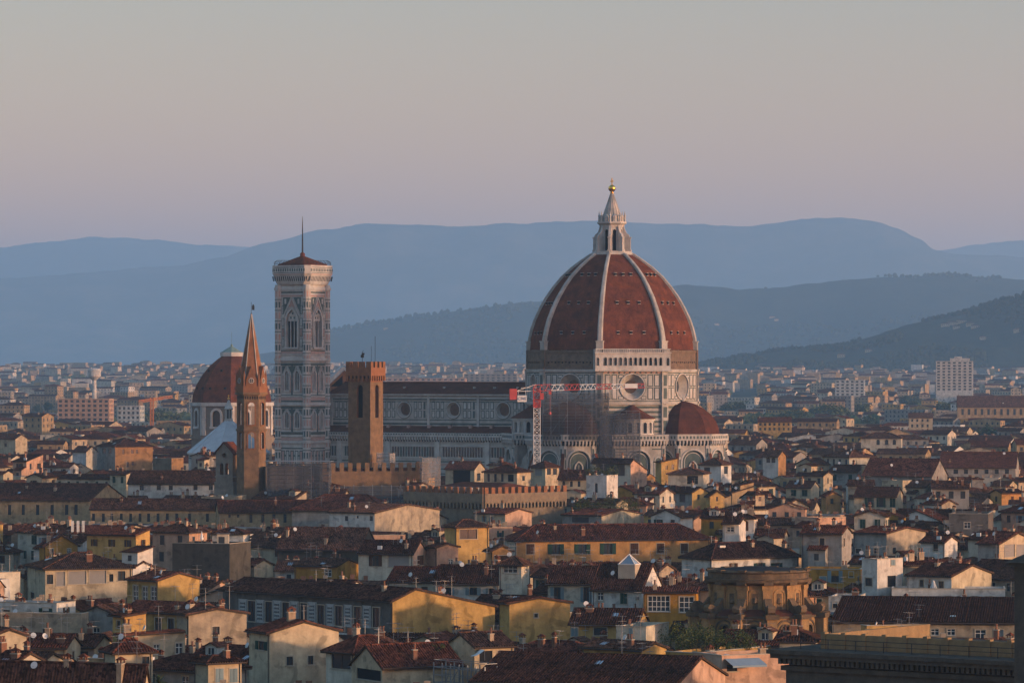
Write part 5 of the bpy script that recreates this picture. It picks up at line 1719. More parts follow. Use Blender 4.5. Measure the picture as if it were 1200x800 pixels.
def build_house(root, w, d, ze, roof='gx', rise=2.2, rf=.5, drop=0.0, wall='cream', wallR=None, rm=None, F=(), RR=(), n_ch=1, near=True, rs=None, gear=True, feats=None, extra=False, cap=99.0):
    rs = rs or random.Random(int(w*100+d*10+ze))
    wm = WALL[wall]; wr = WALL[wallR] if wallR else wm
    rm = rm or rs.choice(ROOFM)
    x0, x1, y0, y1 = -w, 0.0, 0.0, d
    mb = MB(wm)
    MF = wallM(0, 0, -90); MR = wallM(0, 0, 0)
    def rect(t): xc, z0, ww, hh, st = t; ww, hh = q1(ww), q1(hh); return (xc-ww/2, xc+ww/2, z0, z0+hh)
    F = [t for t in F if -w+.15 < t[0]-q1(t[2])/2 and t[0]+q1(t[2])/2 < -.15]
    RR = [t for t in RR if .15 < t[0]-q1(t[2])/2 and t[0]+q1(t[2])/2 < d-.15]
    mb.M = MF; wall_grid(mb, -w, 0, 0, ze, [rect(t) for t in F if t[4][0] not in 'cd'], wm)
    mb.M = MR; wall_grid(mb, 0, d, 0, ze-(0 if roof != 'gx' else max(0, drop)), [rect(t) for t in RR if t[4][0] not in 'cd'], wr)
    mb.M = Matrix.Identity(4); mb.mat(wm)
    mb.poly([(x1, d, 0), (x0, d, 0), (x0, d, ze-drop), (x1, d, ze-drop)]); mb.poly([(x0, d, 0), (x0, 0, 0), (x0, 0, ze), (x0, d, ze-drop)])
    if roof == 'gx':
        yr = d*rf
        mb.mat(wr); mb.poly([(x1, 0, ze-drop), (x1, d, ze-drop), (x1, yr, ze+rise), (x1, 0, ze)] if drop > 0 else [(x1, 0, ze), (x1, d, ze), (x1, yr, ze+rise)])
        mb.mat(wm); mb.poly([(x0, d, ze-drop), (x0, 0, ze), (x0, yr, ze+rise)])
    elif roof == 'gy':
        mb.poly([(x0, 0, ze), (x1, 0, ze), ((x0+x1)/2, 0, ze+rise)]); mb.poly([(x1, d, ze), (x0, d, ze), ((x0+x1)/2, d, ze+rise)])
    elif roof == 'shed':
        mb.mat(wr); mb.poly([(x1, 0, ze), (x1, d, ze), (x1, d, ze+rise)]); mb.mat(wm); mb.poly([(x0, d, ze), (x0, 0, ze), (x0, d, ze+rise)]); mb.poly([(x1, d, ze), (x0, d, ze), (x0, d, ze+rise), (x1, d, ze+rise)])
    elif roof == 'flat':
        mb.mat(wm)
        for a in ((x0, 0, x1, .24), (x0, d-.24, x1, d)): mb.box(a[0]+.003, a[2]-.003, a[1]+.003, a[3]-.003, ze-1.2, ze-.004)
        for a in (x0, x1-.24): mb.box(a+.004, a+.236, .24, d-.24, ze-1.2, ze-.004)
        mb.mat(m_surround); mb.box(x0-.08, x1+.08, -.1, .28, ze, ze+.1); mb.box(x1-.28, x1+.08, .28, d, ze, ze+.1)
    mb.build('wall', root)
    corr = near or hasattr(root, 'location') and root.location.y < 1180
    m2 = MB(rm)
    hf = roof_mesh(m2, roof, x0, x1, y0, y1, ze, rise, rf, drop, rm, corr)
    ro = m2.build('roof', root)
    for t in F: add_window(root, MF, t[0], t[1], t[2], t[3], t[4], near)
    for t in RR: add_window(root, MR, t[0], t[1], t[2], t[3], t[4], near)
    if near and roof != 'flat':
        g = MB(m_gutter)
        p = {'gx': rise/(d*rf), 'shed': rise/d}.get(roof, .3)
        if roof in ('gx', 'shed', 'hip'):
            g.bar((x0-.3, -.66, ze-.55*p-.02), (x1+.3, -.66, ze-.55*p-.02), .09, 6)
            xx = rs.choice((x0+.25, x1-.25)); g.bar((xx, -.1, 0), (xx, -.1, ze-.4), .06, 6); g.bar((xx, -.1, ze-.4), (xx, -.62, ze-.1), .06, 6)
        if roof in ('hip', 'gy'):
            g.bar((.66, -.3, ze-.18), (.66, d+.3, ze-.18), .09, 6); g.bar((.1, d-.3, 0), (.1, d-.3, ze-.35), .06, 6)
        g.build('gutter', root)
    if extra: annex(root, rs, w, d, ze, wm, rm, cap, hf)
    if gear: roof_gear(root, rs, x0, x1, y0, y1, hf, n_ch, near, roof == 'flat', feats, extra, cap)
    return hf

def ray_on(cx, cy, ux, uy, px):
    t = (px-600.0)/FOC
    return (t*cy-cx)/(ux-t*uy)

HOUSES = []
TOPS = []
def H(label, cx, pl, pr, ye, yb, a=25, z=17.0, roof='gx', yr=None, wall='cream', wallR=None, F=(), RR=(), ch=1, rf=.5, drop=0.0, d=None, w=None, name='house', cat='house', rm=None, group=None, gear=True):
    Y = (CAMZ-z)*FOC/(ye-HOR)
    C = at(cx, ye, Y)
    ca, sa = math.cos(R(a)), math.sin(R(a))
    if w is None: w = -ray_on(C.x, C.y, ca, -sa, pl) if pl < cx-1 else 11.0
    if d is None: d = ray_on(C.x, C.y, sa, ca, pr) if pr > cx+5 else 11.0
    w, d = min(max(w, 2.5), 90), min(max(d, 2.5), 60)
    if yr is not None and roof != 'flat':
        Ym = Y+(d*.5 if roof != 'gx' else d*rf)*ca
        if roof == 'shed': Ym = Y+d*ca
        rise = max(.4, CAMZ+(HOR-yr)*Ym/FOC-z)
    else: rise = 2.0
    if roof == 'hip': rise = min(rise, .48*min(w, d)/2+.3)
    def conv(lst, ux, uy):
        out = []
        for (p0, p1, v0, v1, st) in lst:
            s0, s1 = ray_on(C.x, C.y, ux, uy, p0), ray_on(C.x, C.y, ux, uy, p1)
            Yw = C.y+(s0+s1)/2*uy
            zt, zb = CAMZ+(HOR-v0)*Yw/FOC, CAMZ+(HOR-v1)*Yw/FOC
            zt = min(zt, z-.25)
            ww = s1-s0
            if st[0] == 's': ww = ww/2
            if zt-zb > .4: out.append(((s0+s1)/2, zb, ww, zt-zb, st))
        return out
    root = tag(empty(name, (C.x, C.y, 0), R(-a)), label, cat, group)
    Fc, Rc = conv(F, ca, -sa), conv(RR, sa, ca)
    build_house(root, w, d, z, roof, rise, rf, drop, wall, wallR, rm, Fc, Rc, ch, Y < 1000, random.Random(int(cx*7+ye*3)), gear)
    for (ux, uy, L, sg) in ((-ca, sa, w, 1), (sa, ca, d, 1)):
        n = 6 if L > 9 else 2
        for i in range(n):
            q = [(C.x+ux*L*t/n, C.y+uy*L*t/n) for t in (i, i+1)]
            pp_ = sorted(600+x*FOC/y for x, y in q)
            keep(pp_[0], pp_[1], yb, min(y for x, y in q))
    mx, my = -w/2, d/2
    FOOT.append((C.x+mx*ca+my*sa, C.y-mx*sa+my*ca, w/2, d/2, R(-a)))
    HOUSES.append((root, (pl+pr)/2, (ye+yb)/2, label))
    return root
# ------------------------------------------------------------------ the houses one can pick out in the photograph
def row(c, w, t, b, st): return [(x-w/2, x+w/2, t, b, st) for x in c]
H('wide brown tiled roof filling the bottom left corner with four chimneys', 165, -10, 172, 816, 830, 20, 18, yr=780, wall='cream', ch=4)
H('small cream house with a steep hipped roof beside the palm', 135, 122, 179, 763, 798, 65, 17, 'hip', 743, 'cream', RR=[(166.5, 175, 769, 777.5, 'p')])
H('long cream wall with a white french door above the hipped cream house', 147, 138, 217, 745, 768, 68, 17, 'shed', 740, 'cream', RR=[(180, 187, 754, 766, 'w'), (206, 214, 752, 766, 'w')])
H('little yellow cube of a house with a grey side wall in the lower left', 146, 132, 171, 722, 739, 60, 19, 'shed', 718, 'yellow', RR=[], F=[(137, 141, 727, 735, 'p')])
H('stained grey plaster house with a single small window in the lower left', 221, 207, 289, 720, 757, 63, 17, 'gx', 713, 'weathered', RR=[(249, 257, 734, 743, 'p')], ch=2)
H('big cream gable wall with two small dark windows at the bottom', 316, 292, 397, 741, 805, 60, 18, 'gx', 728, 'cream', RR=[(336, 343, 769, 779, 'p'), (361, 367, 768, 778, 'p')], F=[(300, 313, 750, 761, 'sg')])
H('cream house with tall closed blue shutters at the bottom edge', 244, 228, 283, 776, 805, 55, 16, 'hip', 770, 'cream', RR=[(252, 262, 782, 799, 'cb'), (269, 278, 782, 799, 'cb')])
H('pale yellow gabled house with three tall white windows', 185, 149, 234, 680, 705, 45, 17, 'gx', 671, 'yellow', F=[(156, 162, 686, 704, 'w'), (167, 173, 687, 704, 'w'), (177, 183.5, 687, 703, 'w')], ch=1)
H('long cream house with a glazed loggia under a wide hipped roof', 53, 32, 155, 666, 703, 70, 17, 'hip', 650, 'cream', RR=[(55, 62, 673, 684, 'p'), (66, 76, 670, 686, 'r'), (80, 101, 669, 684, 'r'), (105, 124, 668, 683, 'r'), (128, 133, 672, 681, 'o'), (138, 147, 669, 680, 'p')], F=[(36, 40, 694, 701, 'p')])
H('bright ochre house with two little windows at the far left', 53, 46, 91, 639, 656, 64, 17, 'gx', 627, 'ochre', RR=[(59, 62.5, 642, 648, 'p'), (79, 83, 642, 648, 'w')], ch=2)
H('blind dark stone tower house with a flat top', 269, 202, 273, 637, 679, 19, 19, 'flat', None, 'dark stone', name='stone_house', ch=1)
H('low grey wall of a flat house at the left edge', 95, -5, 104, 719, 742, 12, 16, 'flat', None, 'weathered', F=[(20, 26, 737, 742, 'p'), (50, 60, 736, 742, 'p')])
H('cream gable end cut by the left edge low in the picture', -8, -30, 31, 745, 763, 63, 17, 'gx', 737, 'cream', RR=[(0, 7, 748, 755, 'p')])
H('very long tan palace with six tall dark windows at the left edge', 105, -25, 146, 586, 613, 15, 18, 'gx', 567, 'tan', F=row((11, 27, 44, 61, 78, 89), 4, 591, 603, 'p'), ch=2, name='palace', cat='palace')
H('long tan wing with twelve small windows in shade beside the long tan palace', 256, 106, 262, 596, 613, 7, 17, 'gx', 585, 'tan', F=row((109.5, 121, 131, 142, 153, 164, 174, 185, 196, 207, 222, 243), 3.6, 601, 611, 'p'), ch=1)
H('long sunlit tan wing with nine small windows below the scaffolding', 384, 257, 386, 599, 617, -9, 17, 'gx', 586, 'tan', F=row((294, 308, 321, 334, 347, 360, 372), 4, 602, 612, 'p')+row((269, 279), 2.6, 602, 606, 'p'), ch=2)
H('long white house with five square windows left of the bell gable', 254, 150, 256, 566, 580, 8, 22, 'gx', 552, 'white', F=row((166, 186, 200, 229, 247), 5, 568, 574, 'p'), ch=1)
H('low terrace with small round arches below the bell gable', 274, 236, 292, 582, 590, 8, 20, 'flat', None, 'weathered', F=row((242, 249, 256, 264, 270), 4.5, 584, 590, 'a'))
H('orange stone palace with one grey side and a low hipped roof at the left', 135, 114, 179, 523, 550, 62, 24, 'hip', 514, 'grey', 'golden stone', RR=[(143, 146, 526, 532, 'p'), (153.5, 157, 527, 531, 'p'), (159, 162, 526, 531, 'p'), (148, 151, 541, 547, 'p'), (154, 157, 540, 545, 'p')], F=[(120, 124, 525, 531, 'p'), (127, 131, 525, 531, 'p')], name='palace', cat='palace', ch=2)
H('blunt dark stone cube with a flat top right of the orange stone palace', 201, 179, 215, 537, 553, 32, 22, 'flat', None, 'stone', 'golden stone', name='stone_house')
H('pale blue white house left of the orange stone palace', 101, 85, 114, 529, 541, 28, 22, 'gx', 523, 'pale blue', 'pale')
H('cream house with a low roof at the far left edge of the middle town', 18, -6, 32, 514, 531, 40, 24, 'gx', 509, 'cream', F=[(5, 8, 519, 523, 'p')])
H('white house with a dark shuttered window beside a wide roller blind', 484, 420, 500, 648, 677, 18, 17, 'gx', 634, 'pale', 'pink', F=[(432, 448, 650, 663, 'sn'), (455, 479, 649, 664, 'r')], RR=[(489, 496, 651, 662, 'cn')])
H('yellow tower room with a triple window raised above the roofs', 535, 521, 573, 617, 638, 64, 21, 'hip', 610, 'yellow', RR=[(539, 559, 620, 631, 'p')], ch=0)
H('narrow pink gabled house with one white window below the yellow tower room', 512, 500, 537, 641, 662, 52, 18, 'gx', 637, 'pink', RR=[(526, 531, 655, 661, 'w')])
H('orange house with a brown shuttered window left of the long orange house', 577, 569, 600, 645, 662, 68, 18, 'gx', 639, 'orange', RR=[(580, 596, 651, 660, 'cn')])
H('low cream house under a long ribbed roof above the palace gable', 512, 454, 514, 681, 696, 14, 16, 'gx', 665, 'pale', F=[(494, 501, 687, 695, 'p')])
H('low white house with blue shutters under the longest ribbed roof', 585, 510, 587, 683, 697, 12, 16, 'gx', 663, 'white', F=[(517, 533, 688, 697, 'sb'), (545, 564, 688, 697, 'sb'), (569, 583, 689, 697, 'sb')])
H('cream roof tower with a hipped cap and a white double window', 611, 585, 621, 661, 697, 22, 20, 'hip', 653, 'pale', F=[(590, 606, 663, 671, 'W')], RR=[(615, 618, 662, 669, 'w')], ch=0, name='tower_house')
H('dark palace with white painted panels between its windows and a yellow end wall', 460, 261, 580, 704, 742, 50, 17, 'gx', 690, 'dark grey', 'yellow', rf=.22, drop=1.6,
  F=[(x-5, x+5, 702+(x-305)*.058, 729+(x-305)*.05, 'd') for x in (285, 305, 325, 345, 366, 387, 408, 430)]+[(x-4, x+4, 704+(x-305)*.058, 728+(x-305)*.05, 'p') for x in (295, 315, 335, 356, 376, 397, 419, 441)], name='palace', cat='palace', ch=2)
H('cream house with a wide brown window band under a broad hipped roof at the bottom', 415, 382, 472, 764, 805, 50, 16, 'hip', 744, 'pale', F=[(389, 411, 766, 783, 'p')], ch=1)
H('narrow house with a long slanting roof and a dark glazed veranda at the bottom', 448, 412, 541, 781, 805, 60, 15, 'gy', 757, 'cream', F=[(418, 446, 783, 796, 'o')])
H('roof terrace house with a dark opening behind the white sail at the bottom', 556, 524, 602, 757, 785, 60, 17, 'gy', 743, 'cream', RR=[(562, 577, 762, 776, 'o'), (583, 590, 762, 774, 'p')])
H('flat cream terrace block behind the builders poles at the bottom', 525, 495, 604, 779, 805, 52, 13.5, 'flat', None, 'cream', F=[(500, 516, 785, 797, 'o')])
H('wide dark ribbed roof with a pink gable end at the bottom middle', 790, 553, 850, 804, 820, 20, 14, 'gx', 770, 'pink', ch=0, rm=ROOFM[0])
H('cream house with a blank pink end wall right of the dark stone tower', 341, 284, 367, 641, 653, 34, 16, 'gx', 632, 'cream', 'pink', F=[(322, 330, 643, 652, 'p')])
H('big low house under a wide dark roof right of the blank pink wall', 421, 325, 426, 643, 656, 18, 16, 'gx', 619, 'dark stone', ch=2)
H('white house with a rough sunlit stone gable under the battlements', 439, 386, 515, 601, 622, 32, 19, 'gx', 591, 'white', 'weathered', F=[(404, 408, 604, 610, 'p'), (418, 420, 604, 607, 'p'), (433, 437, 604, 610, 'p')], ch=3)
H('broad house under a big red hipped roof below the scaffolding', 452, 342, 470, 598, 602, 15, 18, 'hip', 577, 'grey', ch=1, rm=ROOFM[2])
H('low pink parapet above the house with the roller blind', 423, 420, 475, 627, 637, 75, 18, 'flat', None, 'pink')
H('low ochre huts behind the painted palace', 395, 345, 420, 663, 678, 20, 14, 'gx', 655, 'ochre', F=[(381, 388, 667, 675, 'w'), (405, 409, 668, 676, 'p')], ch=3)
H('very long orange house with a row of brown and green shuttered windows', 605, 590, 832, 633, 658, 76, 17, 'hip', 616, 'pale', 'orange', RR=[(617, 626, 637, 649, 'cn'), (642, 661, 637, 649, 'sg'), (673, 692, 637, 649, 'sg'), (703, 722, 636, 649, 'sg'), (739, 748, 636, 649, 'cn'), (770, 778, 636, 648, 'cn'), (798, 806, 636, 648, 'cn')], ch=4)
r_ = H('white gabled house with a green door and a glass pyramid on its roof', 752, 694, 776, 690, 715, 20, 17, 'gx', 661, 'white', F=[(700, 707, 694, 703, 'w'), (727, 735, 694, 707, 'cg'), (746, 748.5, 699, 702, 'p')])
gz = MB(m_surround); gz.cbox(-3.4, 3.6, 18.6, 3.0, 3.0, 2.4); gz.mat(m_wwhite)
for q in range(4):
    cxy = [(-4.9, 2.1), (-1.9, 2.1), (-1.9, 5.1), (-4.9, 5.1)]; gz.bar((*cxy[q], 21.0), (-3.4, 3.6, 22.7), .1); gz.bar((*cxy[q], 21.05), (*cxy[(q+1) % 4], 21.05), .12)
gz.mat(m_sky); gz.prism([(-4.8, 2.2), (-2.0, 2.2), (-2.0, 5.0), (-4.8, 5.0)], 21.0, 22.6, [(-3.42, 3.58), (-3.38, 3.58), (-3.38, 3.62), (-3.42, 3.62)])
gz.build('glass_pyramid', r_)
H('whitish house with two blue shuttered windows left of the green door', 694, 642, 697, 683, 712, 12, 17, 'gx', 664, 'pale', F=[(645, 661, 688, 705, 'sb'), (681, 693, 688, 705, 'sb')])
H('deep ochre house with two large white glazed windows', 816, 754, 818, 694, 728, 6, 17, 'shed', 688, 'ochre', F=[(759, 785, 697, 716, 'W'), (796, 813, 698, 717, 'W')], d=6)
H('bright yellow wall with a tiny window and a chimney in the middle foreground', 597, 585, 668, 707, 751, 70, 17, 'gx', 700, 'yellow', RR=[(626.5, 630, 719, 723, 'p')], ch=1)
H('low yellow house with blue framed windows below the blue shuttered house', 747, 668, 750, 731, 748, 10, 15, 'gx', 714, 'yellow', F=[(669.5, 677, 734, 745, 'cb'), (696, 711, 735, 744, 'p')], ch=3)
H('small cream roof block with a blue door', 757, 722, 762, 734, 752, 20, 16.5, 'flat', None, 'pale', F=[(737, 742, 736, 745, 'cb')])
H('yellowish house with a blue arched door and a small red roof', 752, 682, 781, 761, 777, 40, 14.5, 'gx', 753, 'yellow', F=[(697, 706, 766, 775, 'cb')], RR=[(763, 770, 768, 776, 'cb')])
H('planted roof terrace house with yellowish walls at the bottom right', 818, 780, 903, 765, 792, 36, 16, 'flat', None, 'yellow', ch=2)
r10 = H('pink walled house with a blue awning at the bottom right', 846, 812, 934, 768, 805, 63, 16.4, 'flat', None, 'pink', RR=[(852, 864, 771, 786, 'o')])
H('white hipped house with two shuttered windows behind the round church', 834, 799, 936, 654, 676, 55, 18, 'hip', 637, 'white', RR=[(855, 864, 659, 668, 'sn'), (883, 897, 659, 669, 'sg'), (903, 917, 659, 669, 'sg')], ch=3)
H('small white roof tower with a single white window', 866, 847, 871, 613, 632, 10, 24, 'gx', 607, 'white', F=[(852, 860, 617, 623, 'w')], ch=0, name='tower_house')
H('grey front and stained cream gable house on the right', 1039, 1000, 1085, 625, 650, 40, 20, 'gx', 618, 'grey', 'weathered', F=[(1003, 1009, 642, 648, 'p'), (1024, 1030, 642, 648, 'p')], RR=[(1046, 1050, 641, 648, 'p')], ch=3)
H('tall white cubic house with a dark doorway on the right', 1028, 1010, 1058, 655, 688, 45, 20, 'flat', None, 'white', RR=[(1040, 1050, 674, 687, 'o'), (1044, 1049, 655.5, 662, 'cb')], F=[(1014, 1022, 677, 686, 'p')])
H('white house with a long front and a cream gable on the right', 1115, 1063, 1162, 675, 691, 35, 17, 'gx', 662, 'white', 'cream', F=[(1078, 1082, 679, 687, 'p'), (1100, 1106, 681, 690, 'p')])
H('ochre flat house with blue shutters behind the round church', 1008, 940, 1012, 667, 683, 10, 17, 'flat', None, 'ochre', F=[(961, 968, 675, 683, 'cb'), (970, 987, 668, 682, 'sb'), (995, 1000, 670, 676, 'p')])
H('long low white parapet with four vents on the right', 1178, 1045, 1184, 690, 703, 6, 15, 'flat', None, 'white', F=row((1111, 1126, 1142.5, 1159), 8, 694, 698, 'o'), d=9)
H('low white flat house just right of the round church', 1005, 971, 1014, 699, 716, 12, 15, 'flat', None, 'white', F=[(976, 981, 705, 712, 'p')])
H('huge dark roofed house with framed windows on the right', 1195, 975, 1215, 730, 748, 8, 15, 'gx', 701, 'weathered', F=[(1091, 1100, 737, 744, 'w'), (1110, 1119, 737, 744, 'w'), (1143, 1155, 737, 748, 'w'), (1165, 1176, 737, 748, 'r')], ch=0, rm=ROOFM[0])
H('blank sunlit ochre wall above the library cornice', 1016, 1010, 1090, 733, 756, 75, 17, 'flat', None, 'yellow', d=None)
H('house with two tall pale windows under a gable at the right edge', 1171, 1146, 1214, 637, 656, 40, 20, 'gx', 624, 'grey', 'cream', RR=[(1177, 1189, 638, 652, 'r'), (1191, 1201, 638, 652, 'r')])
H('white gabled house with one brown window right of the grey front', 1107, 1079, 1122, 635, 650, 30, 19, 'gx', 628, 'white', F=[(1094, 1099, 637, 645, 'p')])
H('dark grey blank house high on the right', 1158, 1112, 1164, 602, 621, 10, 22, 'flat', None, 'dark grey', F=[(1130, 1137, 612, 619, 'w')])
H('small yellow cube house in front of the cathedral apses', 775, 768, 794, 541, 558, 62, 26, 'shed', 537, 'yellow', RR=[(780, 782.5, 545, 550, 'p'), (787, 790, 544, 550, 'p')])
H('white house with a hipped roof below the right hand apse dome', 845, 820, 857, 544, 563, 25, 25, 'hip', 537, 'white', F=[(825, 832, 547, 555, 'p')], RR=[(848.5, 853, 546, 555, 'p')])
H('low house with a dark loggia between the yellow cube and the white hipped house', 824, 783, 828, 555, 568, 12, 24, 'hip', 548, 'pale', F=[(805, 818, 557, 567, 'o')])
H('white roof tower with an orange stone side and twin arches', 912, 894, 921, 534, 555, 30, 27, 'gx', 528, 'white', 'golden stone', F=[(898, 902.5, 536, 542, 'a'), (904, 908.5, 536, 542, 'a')], name='tower_house')
H('house with a grey front and a bright yellow gable near the middle', 811, 791, 830, 577, 595, 45, 20, 'gx', 571, 'grey', 'yellow', F=[(796, 803, 579, 588, 'p')], RR=[(817, 820, 579, 585, 'p')])
H('tiny yellow gabled house beside the bright yellow gable', 832, 828, 849, 581, 592, 68, 20, 'gx', 575, 'yellow', RR=[(839, 841.5, 582, 587, 'p')])
H('cream house with three green shuttered windows at the right', 1050, 1001, 1058, 582, 596, 10, 20, 'gx', 571, 'cream', F=[(1014, 1024, 583, 594, 'sg'), (1027, 1038, 583, 594, 'sg'), (1043, 1049, 583, 594, 'cg')])
H('cream house with two green shuttered windows right of the middle', 950, 921, 960, 571, 583, 22, 20, 'gx', 564, 'cream', F=[(927, 933, 574, 581, 'cg'), (940, 946, 574, 581, 'cg')])
H('narrow glowing yellow gable right of the middle', 968, 965, 985, 581, 601, 64, 20, 'gx', 576, 'orange', RR=[(973, 977, 584, 590, 'w')])
H('cream villa with an open loggia left of the crane', 556, 522, 568, 549, 571, 25, 25, 'gx', 541, 'cream', F=[(531, 551, 551, 566, 'o')], RR=[(559, 563, 554, 563, 'a')])
H('long cream house with a hipped roof above the grey battlements', 606, 567, 622, 553, 573, 25, 25, 'hip', 546, 'cream', F=row((572.5, 580.5, 588.5), 3.2, 555, 564, 'p')+[(595, 602, 556, 564, 'o')], RR=[(612, 615, 557, 563, 'p')])
H('square cream turret with a hipped roof at the foot of the crane', 639, 622, 655, 547, 571, 40, 26, 'hip', 541, 'cream', F=[(627, 635, 549, 557, 'r')], RR=[(641, 645.5, 549, 556, 'p'), (648, 652.5, 549, 556, 'p')], name='tower_house', ch=0)
H('low cream house with three arched windows right of the crane', 687, 654, 690, 561, 571, 10, 23, 'gx', 551, 'cream', F=row((660.5, 669.5, 678.5), 3, 563, 570, 'a'))
H('plain white cube house with plants on its roof', 711, 687, 724, 557, 583, 22, 25, 'flat', None, 'white', F=[(697, 700.5, 566, 577, 'a')])
H('modern house with a wide dark glass front and a pink side wall', 739, 694, 758, 542, 568, 35, 27, 'gx', 538, 'pale', 'pink', F=[(698, 732, 543, 557, 'p')], rf=.15, drop=2.2)
H('small cream gabled house below the crane', 592, 557, 623, 602, 615, 30, 18, 'gx', 596, 'cream', 'pink', F=[(565, 570, 604, 611, 'sb'), (573.5, 578.5, 605, 612, 'sb')])
H('house with a roof garden and a sunlit cream end wall', 705, 659, 751, 604, 616, 35, 17, 'gx', 597, 'grey', 'cream', F=[(670, 690, 606, 612, 'p')])
H('large dark roofed hall with a window strip at the right', 1190, 1100, 1205, 548, 557, 8, 24, 'gx', 530, 'grey', F=row((1120, 1132, 1144, 1156, 1168, 1180), 5, 550, 555, 'p'))
H('broad red roof at the right with hardly any wall showing', 1092, 1011, 1110, 557, 561, 25, 23, 'gx', 538, 'grey', rm=ROOFM[2])
H('far pale ochre palace with a long row of windows at the right edge', 1206, 1122, 1210, 476, 489, 4, 27, 'gx', 464, 'tan', F=row([1128+i*7.6 for i in range(10)], 3, 479, 486, 'p'), name='palace', cat='palace')
H('far yellow house with two rows of small windows right of the apse', 927, 888, 930, 494, 506, 5, 26, 'gx', 489, 'yellow', F=row([891+i*5.5 for i in range(7)], 2.4, 495.5, 498.5, 'p')+row([891+i*5.5 for i in range(7)], 2.4, 501, 504, 'p'))
H('far cream house with green windows right of the middle', 1093, 1065, 1096, 489, 503, 5, 26, 'gx', 484, 'cream', F=row([1069+i*6 for i in range(5)], 2.6, 491, 494, 'p')+row([1069+i*6 for i in range(5)], 2.6, 497, 500.5, 'p'))
H('house with three tall arches high in the right part of the town', 1056, 1009, 1060, 513, 524, 8, 25, 'hip', 507, 'pale', F=row((1029, 1039, 1048), 4, 515, 521, 'a'))
N_HAND = len(HOUSES)

# ------------------------------------------------------------------ tall far blocks
def block(label, px0, px1, top, Y, wall, floors, bays, step=True, yb=None, name='apartment_block', a=8):
    l, r = at(px0, top, Y), at(px1, top, Y)
    w, zt = r.x-l.x, l.z
    root = tag(empty(name, (r.x, Y, 0), R(-a)), label, 'apartment block')
    m = MB(WALL[wall]); d = 14
    m.box(-w, 0, 0, d, 0, zt)
    if step: m.box(-w*.62, -w*.1, 1, d-1, zt, zt+3.2); m.box(-w*.5, -w*.3, 2, d-3, zt+3.2, zt+5.0)
    m.mat(m_surround)
    for i in range(floors): m.box(-w-.15, .15, -.35, d+.1, zt-.4-i*3.3, zt-.15-i*3.3)
    m.build('wall', root)
    ww = w/bays*.5
    for i in range(floors):
        for j in range(bays):
            o = place('window', cached(('window', q1(ww), 1.8, 'p'), lambda: pane_mb(q1(ww), 1.8, 'p')), root)
            o.matrix_local = wallM(0, 0, -90) @ Matrix.Translation((-w+(j+.5)*w/bays, -.03, zt-2.8-i*3.3))
    for i in range(floors):
        for j in range(3):
            o = place('window', cached(('window', 1.6, 1.8, 'p'), lambda: pane_mb(1.6, 1.8, 'p')), root)
            o.matrix_local = wallM(0, 0, 0) @ Matrix.Translation((2.5+j*4.2, -.03, zt-2.8-i*3.3))
    keep(px0, px1, yb or top+18, Y); FOOT.append((r.x-w/2, Y+7, w/2+3, 9, R(-a)))
    return root
block('tall white apartment tower standing out of the far town on the right', 1097, 1140, 423, 4600, 'white', 10, 7, yb=463)
block('grey white block with dark roof left of the tall white tower', 979, 1013, 445, 4300, 'pale blue', 8, 6, False, yb=463)
block('long brown apartment block behind the nave roof', 452, 545, 443, 5200, 'pink', 6, 14, False)
block('grey apartment block right of the long brown one behind the nave', 543, 606, 438, 5400, 'grey', 7, 10, False)
block('white slab with blue shaded side at the far left', 137, 164, 475, 2900, 'pale blue', 5, 5, False, yb=492)
block('dull red apartment block among trees at the far left', 66, 128, 467, 3000, 'pink', 6, 9, False, yb=490)
wtp = at(110.5, 432, 3900)
wt = tag(empty('water_tower', (wtp.x, 3900, 0)), 'far pale water tower rising from the suburb on the left', 'water tower')
m = MB(WALL['white']); m.lathe([(2.2, 0), (2.0, wtp.z-11)], 12); m.build('shaft', wt)
m = MB(WALL['white']); m.lathe([(2.0, wtp.z-11), (6.3, wtp.z-7), (6.3, wtp.z-1), (5.6, wtp.z), (0, wtp.z+1)], 16); m.build('tank', wt)
keep(104, 117, 452, 3900)

keep(-12, 31, 668, 905); keep(-12, 33, 690, 705); keep(-12, 30, 737, 640)
# ------------------------------------------------------------------ trees, plants and small roof things
m_leaf = [material('leaves '+n, c, var=.5, scale=.9, rough=.9, spec=.1, rand=.15) for n, c in (('dark', (0.045, 0.068, 0.026)), ('mid', (0.075, 0.10, 0.036)), ('light', (0.12, 0.135, 0.05)))]
m_bark = material('bark', (0.07, 0.05, 0.035), var=.4)
m_pot = material('clay pot', (0.26, 0.11, 0.06), var=.3)
def leaves(mb, rs, c, rx, rz, n, size, mats=None):
    """leaf-sized faces in clumps through an uneven crown"""
    cl_ = []
    for _ in range(max(5, n//28)):
        v = Vector((rs.gauss(0, 1), rs.gauss(0, 1), rs.gauss(0, 1))); v.normalize(); k = rs.uniform(.35, 1)**.6
        cl_.append((Vector((c[0]+v.x*rx*k, c[1]+v.y*rx*k, c[2]+v.z*rz*k)), rs.uniform(.16, .34)*rx, rs.choice(mats or m_leaf)))
    for i in range(n):
        p, r, m = cl_[i % len(cl_)]
        q = p+Vector((rs.gauss(0, r), rs.gauss(0, r), rs.gauss(0, r*.8)))
        u = Vector((rs.gauss(0, 1), rs.gauss(0, 1), rs.gauss(0, .6))); u.normalize(); w = u.cross(Vector((rs.gauss(0, 1), rs.gauss(0, 1), rs.gauss(0, 1)))); w.normalize()
        s = size*rs.uniform(.6, 1.3)
        mb.mat(m); mb.poly([q-u*s, q-w*s*.6, q+u*s, q+w*s*.6])
TREE = {}
